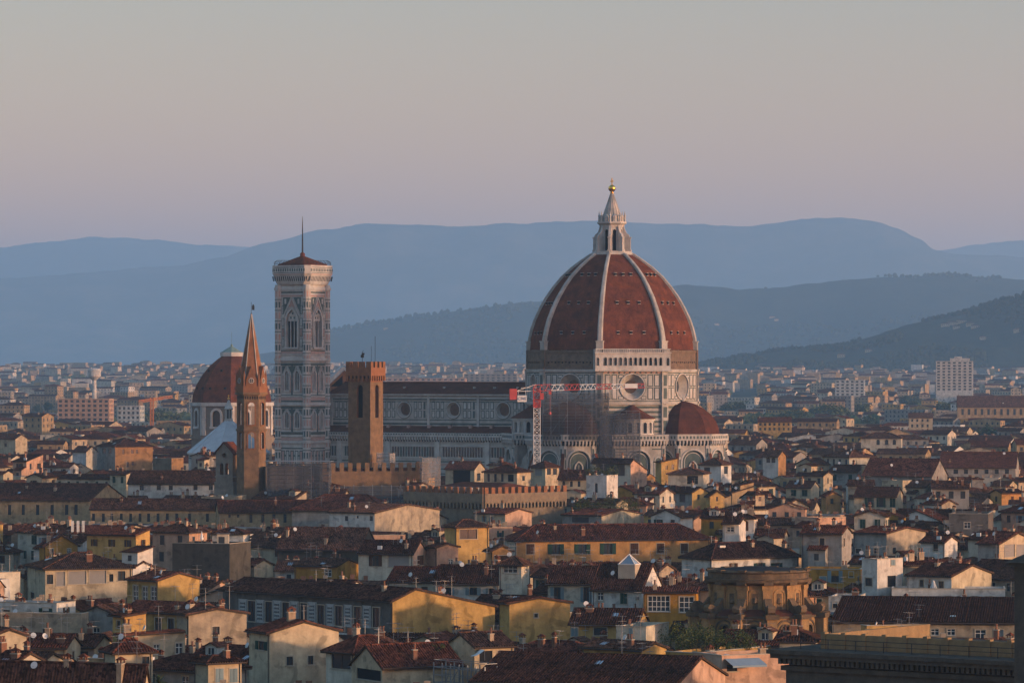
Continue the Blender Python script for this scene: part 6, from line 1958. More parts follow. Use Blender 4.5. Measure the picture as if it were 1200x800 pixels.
def tree_mesh(kind):
    if kind in TREE: return TREE[kind]
    rs = random.Random(kind*7+1)
    t = MB(m_bark); h = 1.0
    t.lathe([(.055, 0), (.04, .25), (.025, .55), (.0, .8)], 7)
    for k in range(6):
        a = k*1.05+rs.uniform(0, .5); t.bar((0, 0, .22+.05*k), (.24*math.cos(a), .24*math.sin(a), .5+.06*k), .012, 5)
    c = MB()
    if kind < 3: leaves(c, rs, (0, 0, .62), .34, .36, 1500, .062)
    else:
        for zz in range(10): leaves(c, rs, (0, 0, .12+zz*.09), .11*(1-zz/11), .07, 80, .03, m_leaf[:1])
    def me(mb, nm):
        m = bpy.data.meshes.new(nm); m.from_pydata(mb.v, [], mb.f)
        for x in mb.mats: m.materials.append(x)
        if len(mb.mats) > 1: m.polygons.foreach_set('material_index', mb.mi)
        m.update(); return m
    TREE[kind] = (me(t, 'trunk'), me(c, 'crown'))
    return TREE[kind]
def tree(label, x, y, z, h, kind, spread=1.0, name='tree', group=None, cat='tree'):
    a, b = tree_mesh(kind)
    r = tag(empty(name, (x, y, z), random.Random(int(x*9+y)).uniform(0, 6)), label, cat, group)
    r.scale = (h*spread, h*spread, h)
    place('trunk', a, r); place('crown', b, r)
    return r
TS = [  # pixel, top row, height, kind, spread
 (56, 471, 17, 0, 1.1), (93, 478, 16, 1, 1.25), (44, 474, 15, 2, 1.1), (165, 485, 15, 1, 1.3), (178, 482, 17, 0, 1.0), (190, 480, 18, 2, 1.2), (203, 483, 17, 1, 1.3), (122, 484, 13, 0, 1.2),
 (853, 472, 19, 0, 1.3), (866, 470, 20, 1, 1.4), (925, 481, 17, 2, 1.3), (938, 480, 17, 0, 1.3), (957, 475, 19, 1, 1.3), (972, 474, 20, 2, 1.5), (986, 476, 18, 0, 1.2), (1011, 473, 19, 1, 1.3), (1062, 464, 22, 0, 1.6), (1071, 465, 22, 2, 1.4),
 (1106, 471, 20, 1, 1.5), (884, 487, 14, 2, 1.2), (899, 489, 13, 1, 1.1), (1019, 487, 14, 0, 1.1), (870, 456, 22, 3, 1.2), (878, 455, 22, 0, 1.3), (1100, 457, 22, 2, 1.5), (1156, 500, 15, 0, 1.1), (725, 528, 0, 0, 1)]
ORD = 'first second third fourth fifth sixth seventh eighth ninth tenth eleventh twelfth thirteenth fourteenth fifteenth sixteenth seventeenth eighteenth nineteenth twentieth'.split()
def rank(v, vs): return ORD[sorted(vs).index(v)]
TS = [t for t in TS if t[2]]
for i, (px, py, h, k, sp_) in enumerate(TS):
    Yt = (CAMZ-h-2)*FOC/(py-HOR); p = at(px, py, Yt); zg = terrain(p.x, p.y)
    side = 'left' if px < 300 else 'right'
    tree('%s far tree, %s from the left of those %s of the great dome' % (('dark', 'mid green', 'lighter')[k] if k < 3 else 'narrow dark', rank(px, [t[0] for t in TS if (t[0] < 300) == (px < 300)]), side), p.x, p.y, zg, p.z-zg, k, sp_, group='trees among the far houses on the '+side)
    keep(px-9, px+9, py+9, Yt)
# ------------------------------------------------------------------ the rest of the old town
def corners(x, y, hw, hd, rz, sh=1.0):
    c, s = math.cos(rz), math.sin(rz)
    return [(x+a*hw*sh*c-b*hd*sh*s, y+a*hw*sh*s+b*hd*sh*c) for a, b in ((-1, -1), (1, -1), (1, 1), (-1, 1))]
def overlap(A, B):
    for P_ in (A, B):
        for i in range(4):
            (xa, ya), (xb, yb) = P_[i], P_[(i+1) % 4]
            nx, ny = yb-ya, xa-xb
            pa = [nx*x+ny*y for x, y in A]; pb = [nx*x+ny*y for x, y in B]
            if max(pa) <= min(pb) or max(pb) <= min(pa): return False
    return True
class Grid:
    def __init__(s, cell): s.c, s.d = cell, {}
    def keys(s, P_):
        xs, ys = [p[0] for p in P_], [p[1] for p in P_]
        return [(i, j) for i in range(int(min(xs)//s.c), int(max(xs)//s.c)+1) for j in range(int(min(ys)//s.c), int(max(ys)//s.c)+1)]
    def hit(s, P_): return any(overlap(P_, q) for k in s.keys(P_) for q in s.d.get(k, ()))
    def add(s, P_):
        for k in s.keys(P_): s.d.setdefault(k, []).append(P_)
G = Grid(40)
for f in FOOT: G.add(corners(*f, sh=.97))
def pxr(P_):
    v = [600+x*FOC/y for x, y in P_]
    return min(v), max(v)
def cap_at(p0, p1, Y):
    """highest a roof at distance Y may reach without covering what the photograph shows behind it"""
    z = 99.0
    for k0, k1, yb, Yk in KEEP:
        if Yk > Y+2 and p1 > k0+1 and p0 < k1-1: z = min(z, CAMZ+(HOR-yb)*Y/FOC)
    return z
WSEQ = ['cream']*5+['pale']*5+['white']*5+['ochre']*1+['yellow']*2+['orange']*1+['pink']*3+['grey']*2+['tan']*3+['weathered']*4+['stone']*1
rf_ = random.Random(20)
CAND = []
Y = 468.0
while Y < 1330:
    half = 600.0/FOC*Y+14
    x = -half+rf_.uniform(-6, 4)
    while x < half:
        w = rf_.choice((5, 6, 7, 8, 9, 10, 12, 14, 18)); d = rf_.choice((5, 6, 7, 8, 9, 10))
        a = rf_.choice((26, 30, 34, 22, 12, 8, 38, 62, 48))+rf_.uniform(-3, 3)
        if abs(x) < 200: CAND.append((x+w/2, Y+rf_.uniform(-6, 6), w, d, a))
        x += w*.5+rf_.uniform(.5, 3)
    Y += 4.6*(1+Y/1500)
FILL = []
def try_fill(cx, cy, w, d, a, margin=1.5):
    P_ = corners(cx, cy, w/2, d/2, R(-a))
    if G.hit(P_): return None
    p0, p1 = pxr(P_)
    if p1 < -4 or p0 > 1204: return None
    Yn = min(p[1] for p in P_)
    roof = rf_.choices(('gx', 'gy', 'hip', 'flat', 'shed'), (9, 4, 5, 1.3, 1.5))[0]
    span = {'gx': d, 'gy': w, 'hip': min(w, d), 'shed': d*1.3, 'flat': 0}[roof]
    rise = span/2*rf_.uniform(.32, .42)
    top = cap_at(p0, p1, Yn)-.5
    base = 15+smooth(560, 1000, cy)*3.6
    want = rf_.gauss(base, 3.0)
    if rf_.random() < .07: want += 3.5
    ze = min(want, top-rise, 27)
    if ze < 8.5: return None
    G.add(corners(cx, cy, w/2, d/2, R(-a), .98))
    return (cx, cy, w, d, a, ze, roof, rise, top)
for c in CAND:
    r = try_fill(*c)
    if r: FILL.append(r)
FILL.sort(key=lambda t: t[1])
# what a filler house shows of itself: rough look along columns
def visible_cols():
    best = {}
    tops = {}
    items = []
    for i, t in enumerate(FILL):
        P_ = corners(t[0], t[1], t[2]/2, t[3]/2, R(-t[4])); p0, p1 = pxr(P_)
        yt = HOR-(t[5]+t[7]*.6-CAMZ)*FOC/t[1]
        items.append((t[1], p0, p1, yt, i))
    for k0, k1, yb, Yk in KEEP: items.append((Yk, k0, k1, None, -1))
    items.sort(key=lambda q: q[0])
    ceil = [800.0]*1200
    vis = [0.0]*len(FILL)
    hand = {id(h[0]): h for h in HOUSES}
    for Yk, p0, p1, yt, i in items:
        if i < 0: continue
        for c in range(max(0, int(p0)), min(1200, int(p1)+1)):
            if yt < ceil[c]: vis[i] += ceil[c]-yt; ceil[c] = yt
    return vis
VIS = visible_cols()
order = [i for i in range(len(FILL)) if VIS[i] > 14]
BUDGET = 298-N_HAND
order = sorted(order, key=lambda i: -VIS[i])[:BUDGET]
single = set(order)
print('filler houses', len(FILL), 'single', len(single), 'hand', N_HAND)

LANDMARKS = [(717, 330, 'the great dome'), (353, 420, 'the marble bell tower'), (428, 480, 'the brown crenellated tower'), (295, 450, 'the brick spire'), (270, 550, 'the bell gable'),
             (570, 585, 'the low battlemented palace'), (435, 555, 'the warm battlemented wall'), (893, 705, 'the round church'), (1040, 775, 'the library cornice'), (630, 500, 'the red crane'), (1118, 442, 'the tall white far tower')]
COLW = {'cream': 'cream', 'pale': 'pale beige', 'white': 'white', 'ochre': 'ochre', 'yellow': 'yellow', 'orange': 'orange', 'pink': 'pink', 'grey': 'grey', 'tan': 'tan', 'weathered': 'stained cream', 'stone': 'brown stone'}
SEEN = {}
def short(lbl):
    return lbl
NICK = {}
for o, hx, hy, l in HOUSES:
    w_ = l.split()
    cut = [k for k, t in enumerate(w_) if t in ('with', 'under', 'at', 'in', 'behind', 'beside', 'below', 'left', 'right', 'above', 'of', 'raised', 'cut', 'filling', 'between', 'high', 'like', 'just', 'among')]
    if cut and cut[0] > 1: NICK.setdefault(' '.join(w_[:cut[0]]), []).append((hx, hy, l))
def auto_label(col, roof, feats, nwin, px, py):
    kind = {'gx': 'gabled', 'gy': 'gable fronted', 'hip': 'hip roofed', 'flat': 'flat topped', 'shed': 'lean-to roofed'}[roof]
    near_ = sorted(LANDMARKS+[(hx, hy, 'the '+n) for n, v in NICK.items() if len(v) == 1 for hx, hy, l in v], key=lambda q: (q[0]-px)**2+((q[1]-py)*1.6)**2)
    out = []
    for lx, ly, nm in near_[:7]:
        dx, dy = px-lx, py-ly
        if abs(dx) > abs(dy)*1.2: rel = 'right of' if dx > 0 else 'left of'
        else: rel = 'below' if dy > 0 else 'just behind'
        far = math.hypot(dx, dy)
        step = '' if far < 25 else ('a little ' if far < 60 and rel != 'just behind' else 'farther ' if rel in ('right of', 'left of', 'below') else '')
        f = 'with '+' and '.join(feats[:2]) if feats else ''
        for s in (f'{col} {kind} house {step}{rel} {nm}', f'{col} {kind} house {f} {step}{rel} {nm}', f'{col} {kind} house with {nwin} windows in view {step}{rel} {nm}', f'{col} {kind} house with {nwin} windows {f[5:] and "and "+f[5:]} {step}{rel} {nm}'):
            s = ' '.join(s.split())
            if s not in SEEN and 4 <= len(s.split()) <= 16: SEEN[s] = 1; return s
    return None
STY = (('p',)*5+('sg', 'sg', 'sn', 'sb', 'cn', 'cg', 'w'))
# everything that is too small or too hidden to count goes into one mass
tm = MB()
m_massg = material('far window glass', (0.05, 0.06, 0.07), var=.3, rough=.3)
m_wmass = [WALL[k] for k in ('cream', 'pale', 'white', 'tan', 'tan', 'grey', 'yellow', 'grey', 'weathered', 'weathered')]
for k in ('cream', 'pale', 'white', 'tan', 'pink', 'grey', 'yellow', 'pale blue', 'weathered'): pass
def mass_house(cx, cy, w, d, a, z0, ze, roof, rise, wm, rm, win=True, floors=2, both=True):
    c, s = math.cos(R(-a)), math.sin(R(-a))
    def T(x, y, z): return (cx+x*c-y*s, cy+x*s+y*c, z)
    X, D = w/2, d/2
    V = tm.v
    def quad(m, pts):
        tm.mat(m); i = len(V); V.extend(pts); tm.face(range(i, i+len(pts)))
    for (xa, ya), (xb, yb) in (((-X, -D), (X, -D)), ((X, -D), (X, D)), ((-X, D), (-X, -D))):
        quad(wm, [T(xa, ya, z0), T(xb, yb, z0), T(xb, yb, ze), T(xa, ya, ze)])
    o = .5
    if roof == 'flat':
        quad(m_asph, [T(-X, -D, ze), T(X, -D, ze), T(X, D, ze), T(-X, D, ze)])
    elif roof == 'hip':
        r = min(X, D); zb = ze-.15
        A, B = (T(-X+r, 0, ze+rise), T(X-r, 0, ze+rise)) if X >= D else (T(0, -D+r, ze+rise), T(0, D-r, ze+rise))
        p = [T(-X-o, -D-o, zb), T(X+o, -D-o, zb), T(X+o, D+o, zb), T(-X-o, D+o, zb)]
        if X >= D: fs = [(p[0], p[1], B, A), (p[1], p[2], B), (p[2], p[3], A, B), (p[3], p[0], A)]
        else: fs = [(p[0], p[1], A), (p[1], p[2], B, A), (p[2], p[3], B), (p[3], p[0], A, B)]
        for f in fs: quad(rm, list(f))
    elif roof == 'gy':
        e = o*rise/X
        quad(rm, [T(X+o, -D-.3, ze-e), T(X+o, D+.3, ze-e), T(0, D+.3, ze+rise), T(0, -D-.3, ze+rise)]); quad(rm, [T(-X-o, D+.3, ze-e), T(-X-o, -D-.3, ze-e), T(0, -D-.3, ze+rise), T(0, D+.3, ze+rise)])
        quad(wm, [T(-X, -D, ze), T(X, -D, ze), T(0, -D, ze+rise)])
    else:
        e = o*rise/D
        quad(rm, [T(-X-.3, -D-o, ze-e), T(X+.3, -D-o, ze-e), T(X+.3, 0, ze+rise), T(-X-.3, 0, ze+rise)]); quad(rm, [T(X+.3, D+o, ze-e), T(-X-.3, D+o, ze-e), T(-X-.3, 0, ze+rise), T(X+.3, 0, ze+rise)])
        quad(wm, [T(X, -D, ze), T(X, D, ze), T(X, 0, ze+rise)]); quad(wm, [T(-X, D, ze), T(-X, -D, ze), T(-X, 0, ze+rise)])
    if win:
        nf, nr = max(1, int(w/3.4)), max(1, int(d/3.6))
        for fl in range(floors):
            zt = ze-1.1-fl*3.4
            if zt-1.6 < z0+1: break
            for i in range(nf):
                x = -X+(i+.5)*w/nf; quad(m_massg, [T(x-.55, -D-.03, zt-1.6), T(x+.55, -D-.03, zt-1.6), T(x+.55, -D-.03, zt), T(x-.55, -D-.03, zt)])
            for i in range(nr):
                y = -D+(i+.5)*d/nr; quad(m_massg, [T(X+.03, y-.5, zt-1.6), T(X+.03, y+.5, zt-1.6), T(X+.03, y+.5, zt), T(X+.03, y-.5, zt)])
def mass_gear(cx, cy, w, d, ze, rise, rs, n=2, top=99.0):
    r = min(w, d)*.3
    for _ in range(rs.randint(0, n)):
        tm.mat(rs.choice((m_chim, m_chimb))); tm.cbox(cx+rs.uniform(-r, r), cy+rs.uniform(-r, r), ze+rise*.3, .8, .7, rise*.6+rs.uniform(.4, 1.2))
    if rs.random() < .12 and ze+rise+2.4 < top:
        tm.mat(rs.choice(m_wmass)); x, y = cx+rs.uniform(-r, r)*.5, cy+rs.uniform(-r, r)*.5
        tm.cbox(x, y, ze, 3, 3, rise+2); tm.mat(rs.choice(ROOFM)); tm.cbox(x, y, ze+rise+2, 3.6, 3.6, .3)
for i, (cx, cy, w, d, a, ze, roof, rise, top) in enumerate(FILL):
    rs = random.Random(1000+i)
    col = rs.choice(WSEQ)
    if i not in single:
        mass_house(cx, cy, w, d, a, 0, ze, roof, rise, WALL[col], rs.choice(ROOFM)); mass_gear(cx, cy, w, d, ze, rise, rs, 2, top); continue
    near = cy < 820
    F, RR = [], []
    st = rs.choice(STY)
    ww, wh = rs.choice(((1.0, 1.6), (1.1, 1.9), (.9, 1.4), (1.2, 1.8)))
    nf, nr = max(1, int(w/rs.uniform(2.6, 4.2))), max(1, int(d/rs.uniform(3.0, 4.5)))
    floors = 2 if near or rs.random() < .6 else 1
    for fl in range(floors):
        zt = ze-rs.uniform(.7, 1.0)-fl*3.5
        for k in range(nf):
            if rs.random() < .85: F.append((-w+(k+.5)*w/nf+rs.uniform(-.2, .2), zt-wh, ww, wh, st if rs.random() < .8 else 'p'))
        for k in range(nr):
            if rs.random() < .75: RR.append(((k+.5)*d/nr, zt-wh, ww*.9, wh*.95, st if rs.random() < .7 else 'p'))
    c, s = math.cos(R(a)), math.sin(R(a))
    ox, oy = cx+(w/2)*c+(-d/2)*s, cy-(w/2)*s+(-d/2)*c
    root = empty('house', (ox, oy, 0), R(-a))
    feats = []
    colR = col if rs.random() < .75 else rs.choice(('cream', 'pale', 'weathered', 'pink'))
    build_house(root, w, d, ze, roof, rise, .5, 0.0, col, colR, None, F, RR, rs.choice((1, 1, 2, 2, 3, 4)), near, rs, True, feats, True, top)
    px, py = 600+cx*FOC/cy, HOR-(ze-CAMZ)*FOC/cy
    fw_ = []
    for t in feats: fw_.append({'antenna': 'a roof antenna', 'dish': 'a satellite dish', 'skylight': 'a skylight', 'dormer': 'a dormer', 'room': 'a roof room'}[t])
    if st[0] == 's': fw_.insert(0, {'g': 'green', 'n': 'brown', 'b': 'blue'}[st[1]]+' shutters')
    elif st[0] == 'c': fw_.insert(0, 'closed '+{'g': 'green', 'n': 'brown', 'b': 'blue'}[st[1]]+' shutters')
    lab = auto_label(COLW[col], roof, fw_, {1: 'one', 2: 'two', 3: 'three', 4: 'four', 5: 'five', 6: 'six', 7: 'seven', 8: 'eight'}.get(len(F), 'many'), px, py)
    if lab is None:
        lab = COLW[col]+' house lost among similar tiled houses of the old town'
        tag(root, lab, 'house', 'old town houses that look alike')
    else: tag(root, lab, 'house', 'tiled houses of the old town')
for o, hx, hy, l in HOUSES:
    if 'group' not in o.keys(): o['group'] = 'tiled houses of the old town'

# the same streets go on past both edges of the picture
for sg in (-1, 1):
    Y = 480.0
    while Y < 1330:
        x = 600/FOC*Y+9
        while x < 600/FOC*Y+95:
            w, d = rf_.choice((9, 11, 14, 18)), rf_.choice((8, 9, 11)); a = rf_.choice((26, 32, 12, 60))
            P_ = corners(sg*(x+w/2), Y, w/2, d/2, R(-a)); x += w*.8+2
            if G.hit(P_) or min(abs(600+q[0]*FOC/q[1]-600) for q in P_) < 606: continue
            G.add(P_); cx, cy = sum(q[0] for q in P_)/4, sum(q[1] for q in P_)/4
            mass_house(cx, cy, w, d, a, 0, rf_.gauss(15, 1.8), rf_.choice(('gx', 'hip', 'gy')), min(w, d)*.18, WALL[rf_.choice(WSEQ)], rf_.choice(ROOFM))
        Y += 9
# far town: behind the cathedral and out to the hills
rm_ = random.Random(5)
Y = 1000.0
while Y < 9300:
    half = 600.0/FOC*Y*1.12+30
    x = -half
    big = smooth(1900, 3200, Y)
    while x < half:
        w = rm_.uniform(10, 22)*(1+big*rm_.choice((0, .2, .5, 1.0))); d = rm_.uniform(9, 14)
        cx, cy = x+w/2, Y+rm_.uniform(-10, 10)
        x += w+rm_.uniform(1, 7)*(1+big*1.4)
        a = rm_.choice((30, 26, 34, 10, 2, 18))+rm_.uniform(-5, 5)
        if Y < 1330 and abs(cx-(-600+0)*0) < half-8 and Y < 1240: pass
        if big > .5 and noise.noise(Vector((cx/260, cy/420, 7.7))) > .22: continue
        P_ = corners(cx, cy, w/2, d/2, R(-a))
        if G.hit(P_): continue
        p0, p1 = pxr(P_)
        zg = terrain(cx, cy)
        roof = rm_.choices(('gx', 'hip', 'gy', 'flat'), (6, 5, 3, 1.2+8*big))[0]
        rise = 0 if roof == 'flat' else min(w, d)/2*.36
        h = rm_.gauss(17.5, 2.6) if big < .5 else rm_.choice((9, 12, 13, 15, 16, 19, 22))*rm_.uniform(.85, 1.1)
        if Y > 2100 and rm_.random() < .02 and Y < 5000: h = rm_.uniform(24, 31)
        ze = min(zg+h, cap_at(p0, p1, min(p[1] for p in P_))-rise-.4)
        if ze < zg+5: continue
        G.add(P_)
        col = rm_.choice(m_wmass)
        mass_house(cx, cy, w, d, a, zg-2, ze, roof, rise, col, rm_.choice(ROOFM), Y < 5200, 2 if big < .5 else 5)
        if Y < 2400: mass_gear(cx, cy, w, d, ze, rise, rm_, 2, 0)
    Y += (9.5 if Y < 1900 else 16+big*14)*(1+max(0, Y-3000)/3500)
tag(tm.build('town_houses'), 'sea of small distant houses with red roofs spreading to the hills', kind='stuff')
print('mass faces', len(tm.f))
# ------------------------------------------------------------------ plants and small roof things
def shrub(label, p, h, k, group, name='shrub', pot=True, spread=1.0):
    rs = random.Random(int(p.x*37+k*11))
    r = tag(empty(name, p, 0), label, 'plant', group)
    mb = MB(); leaves(mb, rs, (0, 0, h*.62), h*.34*spread, h*.4, int(130+90*h), .13)
    mb.build('foliage', r)
    mb = MB(m_bark); mb.bar((0, 0, 0.1), (0, 0, h*.5), .05, 5); mb.build('stem', r)
    if pot: mb = MB(m_pot); mb.lathe([(.24, 0), (.34, .5), (.36, .55), (.3, .55)], 10); mb.build('pot', r)
    return r
for i, (px, py, h) in enumerate(((786, 752, 2.6), (795, 748, 3.2), (806, 752, 2.4), (818, 746, 3.0), (829, 752, 2.2), (840, 748, 2.5), (851, 752, 2.0), (862, 747, 2.4), (870, 751, 2.2), (878, 753, 1.9), (800, 757, 1.8), (846, 757, 1.6), (812, 741, 2.6), (824, 738, 2.4))):
    Yp = 553+6.5+(760-py)*.28; x = (px-600)*Yp/FOC
    shrub('leafy green shrub on the planted roof terrace at the bottom right', Vector((x, Yp, 15.3)), h*1.35, i, 'shrubs of the roof terrace at the bottom right', spread=1.3)
for i, px in enumerate((675, 682, 690, 699, 708, 716, 724, 731, 738, 744)):
    Yp = 1054+(i % 3)*2.5; x = (px-600)*Yp/FOC
    shrub('bushy plant in the roof garden below the low cream house with arches', Vector((x, Yp, 16.6+(i % 2)*.7)), 3.0+(i % 3)*.7, 40+i, 'plants of the roof garden in the middle of the town', pot=False, spread=1.25)
for i, px in enumerate((689, 695, 701, 708, 714, 720)):
    Yp = 1131+i % 2; x = (px-600)*Yp/FOC
    shrub('green plant on the roof of the plain white cube house', Vector((x, Yp, 24.2)), 2.6+(i % 3)*.4, 60+i, 'plants on the white cube house', pot=False)
shrub('small olive coloured tree in a pot on the terrace beside the sail', at(515, 768, 548)-Vector((0, 0, .6)), 2.4, 71, None, name='potted_tree')
# palm in the lower left
pp = at(186, 799, 520)
pl_ = tag(empty('palm_tree', (pp.x, pp.y, 0)), 'spiky palm crown poking up at the bottom left edge', 'palm')
mb = MB(m_bark); mb.lathe([(.32, 0), (.26, pp.z-.8), (.4, pp.z-.2), (.1, pp.z+.2)], 9); mb.build('trunk', pl_)
mb = MB(m_leaf[0]); rs = random.Random(3)
for k in range(34):
    a, el = rs.uniform(0, 2*PI), rs.uniform(-.25, 1.35); L = rs.uniform(1.7, 2.4)
    prev = None
    for j in range(6):
        t = j/5; r_ = L*t*math.cos(el)*(1-.1*t); z_ = L*t*math.sin(el)-1.0*t*t
        c, s = math.cos(a), math.sin(a); w_ = .16*(1-t)+.02
        q = [(c*r_-s*w_, s*r_+c*w_, pp.z+z_), (c*r_+s*w_, s*r_-c*w_, pp.z+z_)]
        if prev: mb.mat(m_leaf[k % 2]); mb.poly([prev[0], prev[1], q[1], q[0]])
        prev = q
mb.build('fronds', pl_)
# sail, awning, parasol, glass cone, antenna panels, builders poles
m_sail = material('white canvas', (0.60, 0.58, 0.55), var=.1)
a_, b_, c_ = at(549, 768, 549.5), at(568, 761, 547), at(558, 760, 553)
ss = tag(empty('sun_sail', (b_.x, b_.y, b_.z-1.4)), 'white triangular sun sail over the dark terrace opening at the bottom', 'sun sail')
mb = MB(m_sail); o_ = Vector((b_.x, b_.y, b_.z-1.4))
for k in range(6):
    t0, t1 = k/6, (k+1)/6
    f = lambda t, e: (a_.lerp(e, t)-o_)-Vector((0, 0, .35*math.sin(PI*t)))
    mb.poly([f(t0, b_), f(t1, b_), f(t1, c_), f(t0, c_)])
mb.build('canvas', ss)
mb = MB(m_steel); mb.bar((0, 0, 0), (0, 0, 1.5), .04); q_ = c_-o_; mb.bar((q_.x, q_.y, 0), tuple(q_), .04); mb.build('pole', ss)
Cc = r10.matrix_world if False else None
mb = MB(material('blue grey awning', (0.20, 0.26, 0.30), var=.15)); mb.M = wallM(0, 0, 0)
mb.poly([(.4, -2.2, 15.2), (5.6, -2.2, 15.2), (5.6, -.05, 16.0), (.4, -.05, 16.0)]); mb.poly([(.4, -2.2, 14.95), (5.6, -2.2, 14.95), (5.6, -2.2, 15.2), (.4, -2.2, 15.2)])
mb.build('awning', r10)
pq = at(236, 637, 829)
ps = tag(empty('parasol', (pq.x, pq.y+1.0, pq.z)), 'closed pale parasol standing on the blind dark stone tower house', 'parasol')
mb = MB(m_sail); mb.lathe([(.28, .7), (.38, 1.0), (.2, 1.8), (.04, 2.5)], 9); mb.build('canopy', ps)
mb = MB(m_steel); mb.bar((0, 0, -.8), (0, 0, 2.6), .04, 6); mb.lathe([(.35, -.8), (.35, -.7)], 8); mb.build('pole', ps)
tq = at(261, 637, 829)
tk = tag(empty('roof_shelter', (tq.x, tq.y+2.0, tq.z-.8)), 'pale box shelter at the right corner of the dark stone tower roof', 'shelter')
mb = MB(WALL['pale']); mb.box(-1.2, 1.1, -.9, .9, 0, 2.7); mb.mat(m_glassd); mb.box(-.9, .3, -.94, -.9, .8, 2.2); mb.build('wall', tk)
mb = MB(m_asph); mb.box(-1.35, 1.25, -1.05, 1.05, 2.7, 2.85); mb.build('roof', tk)
gq = at(1094, 703, 738)
gc = tag(empty('glass_cone', (gq.x, gq.y, gq.z-.3)), 'pointed glass cone skylight behind the huge dark roof on the right', 'skylight')
mb = MB(m_sky); mb.lathe([(1.6, 0), (.12, 3.7), (0, 3.8)], 10); mb.build('glazing', gc)
mb = MB(m_wwhite)
for k in range(10): mb.bar((1.62*math.cos(2*PI*k/10), 1.62*math.sin(2*PI*k/10), 0), (0, 0, 3.9), .1)
for z in (1.2, 2.4): mb.lathe([(1.64*(1-z/3.9), z-.04), (1.66*(1-z/3.9), z+.04)], 10)
mb.build('frame', gc)
aq = at(91, 623, 880)
ap_ = tag(empty('phone_mast', (aq.x, aq.y, aq.z-3)), 'cluster of three white antenna panels on a pole below the long tan palace', 'antenna')
mb = MB(m_steel); mb.bar((0, 0, -12), (0, 0, 5.4), .09, 6); mb.bar((-1.1, -.1, 4.2), (1.2, -.1, 4.2), .05); mb.build('pole', ap_)
for x in (-1.1, .1, 1.2): mb = MB(m_wwhite); mb.box(x-.28, x+.28, -.3, -.1, 3.0, 5.4); mb.build('panel', ap_)
sq_ = at(545, 800, 536)
scaffold('scaffolding', 'bare builders poles in front of the terrace block at the bottom', (sq_.x, 537, 0), -52, 11, 2.0, 9.0, 15.0, bay=1.8, decks=False, base=8)
# bigger far woods: belts of crowns nobody would count
mb = MB(); rs = random.Random(11)
def puff(p, r, m):
    mb.mat(m); n = 6
    rings = []
    for j in range(4):
        el = -.5+j*.62; rings.append([mb.vert((p[0]+r*math.cos(el)*rs.uniform(.7, 1.15)*math.cos(2*PI*k/n), p[1]+r*math.cos(el)*rs.uniform(.7, 1.15)*math.sin(2*PI*k/n), p[2]+r*(.6+math.sin(el))*rs.uniform(.85, 1.1))) for k in range(n)])
    for A, B in zip(rings, rings[1:]):
        for k in range(n): mb.face((A[k], A[(k+1) % n], B[(k+1) % n], B[k]))
    mb.face(rings[-1])
for _ in range(11000):
    y = rs.uniform(1900, 7600); x = rs.uniform(-1, 1)*(600/FOC*y+40)
    g = noise.noise(Vector((x/260, y/420, 7.7)))
    if g < .12 and rs.random() > .16: continue
    if G.hit(corners(x, y, 2, 2, 0)): continue
    r = rs.uniform(3, 6.5); z = terrain(x, y)
    if z+r*1.7 > cap_at(600+(x-8)*FOC/y, 600+(x+8)*FOC/y, y): continue
    puff((x, y, z+r*.4), r, rs.choice(m_leaf[:2]))
tag(mb.build('trees'), 'dark patches of distant trees between the far houses', kind='stuff')
mb = MB()
m_wood_far = material('dark wood crowns', (0.028, 0.040, 0.02), var=.5, scale=.1)
for _ in range(5200):
    y = rs.uniform(8100, 9200); x = at(rs.uniform(800, 1260), 0, y).x
    if noise.noise(Vector((x/160, y/330, 2.2))) < .08: continue
    z = f_near(x, y); r = rs.uniform(3.2, 7)
    if z < terrain(x, y)+4: continue
    puff((x, y, z-r*.2), r, m_wood_far)
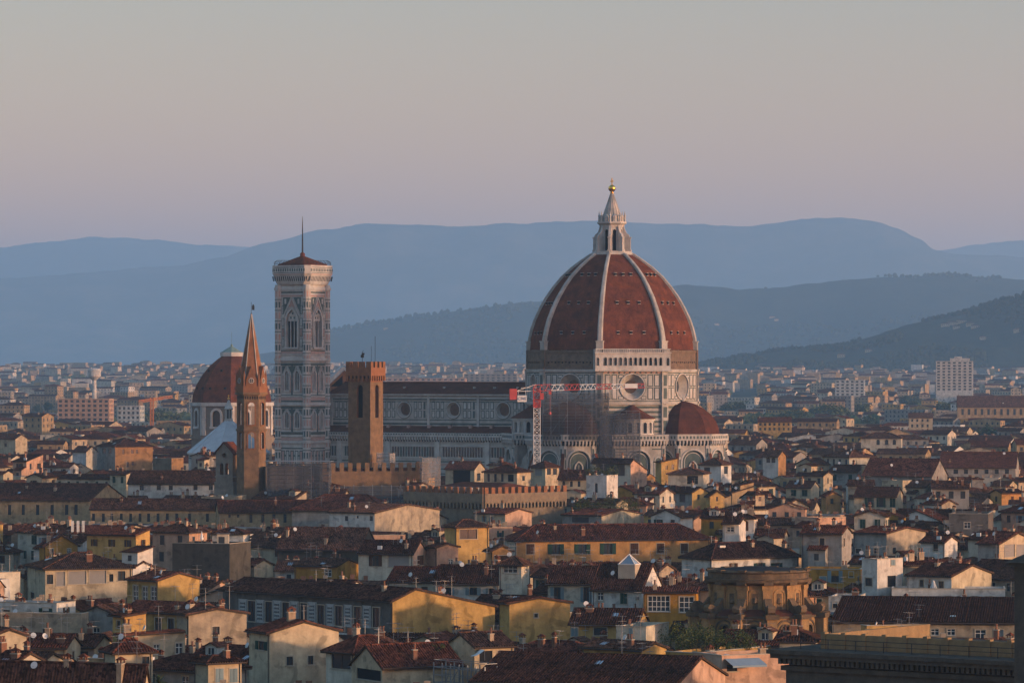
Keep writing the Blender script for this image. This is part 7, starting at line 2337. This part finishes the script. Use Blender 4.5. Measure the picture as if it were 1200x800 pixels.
for _ in range(3500):
    y = rs.uniform(13900, 15600); x = at(rs.uniform(330, 1250), 0, y).x
    if noise.noise(Vector((x/420, y/700, 5.2))) < .1: continue
    z = f_mid(x, y); r = rs.uniform(5.5, 10)
    if z < terrain(x, y)+6: continue
    puff((x, y, z-r*.3), r, m_wood_far)
tag(mb.build('woods'), 'woods and hedges covering the hazy hillsides', kind='stuff')
def villa(px, py, w, label, f, Y0, Y1, group, wall='cream'):
    best = None
    for k in range(120):
        y = Y0+(Y1-Y0)*k/119; x = at(px, 0, y).x; z = f(x, y)
        e = abs(HOR-(z+3-CAMZ)*FOC/y-py)
        if best is None or e < best[0]: best = (e, x, y, z)
    e, x, y, z = best
    w *= .8
    r = tag(empty('villa', (x, y, z-4)), label, 'villa', group)
    m = MB(WALL[wall]); m.box(-w/2, w/2, 0, 10, 0, 10); m.build('wall', r)
    m = MB(ROOFM[1]); m.prism([(-w/2-.8, -.8), (w/2+.8, -.8), (w/2+.8, 10.8), (-w/2-.8, 10.8)], 10, 13, [(-w/2+4, 4.8), (w/2-4, 4.8), (w/2-4, 5.2), (-w/2+4, 5.2)]); m.build('roof', r)
    m = MB(m_massg)
    for i in range(max(2, int(w/4))): xx = -w/2+(i+.5)*w/max(2, int(w/4)); m.box(xx-.6, xx+.6, -.06, 0, 6.5, 8.6)
    m.build('window', r)
VL = ((1108, 381, 22), (1116, 379, 30), (1127, 377, 26), (1137, 380, 20), (1152, 396, 16), (1143, 383, 22), (1121, 384, 18), (1018, 411, 18), (986, 417, 20), (1192, 388, 18))
for px, py, w in VL:
    villa(px, py, w, 'pale villa on the wooded hillside at the right, %s from the left' % rank(px, [v[0] for v in VL]), f_near, 8200, 9050, 'villas on the near hillside')
VL = ((414, 383, 24), (452, 385, 20), (905, 372, 26), (910, 375, 20), (840, 380, 22))
for px, py, w in VL:
    villa(px, py, w, 'tiny pale villa on the hazy middle hills, %s from the left' % rank(px, [v[0] for v in VL]), f_mid, 13900, 15450, 'villas on the middle hills')
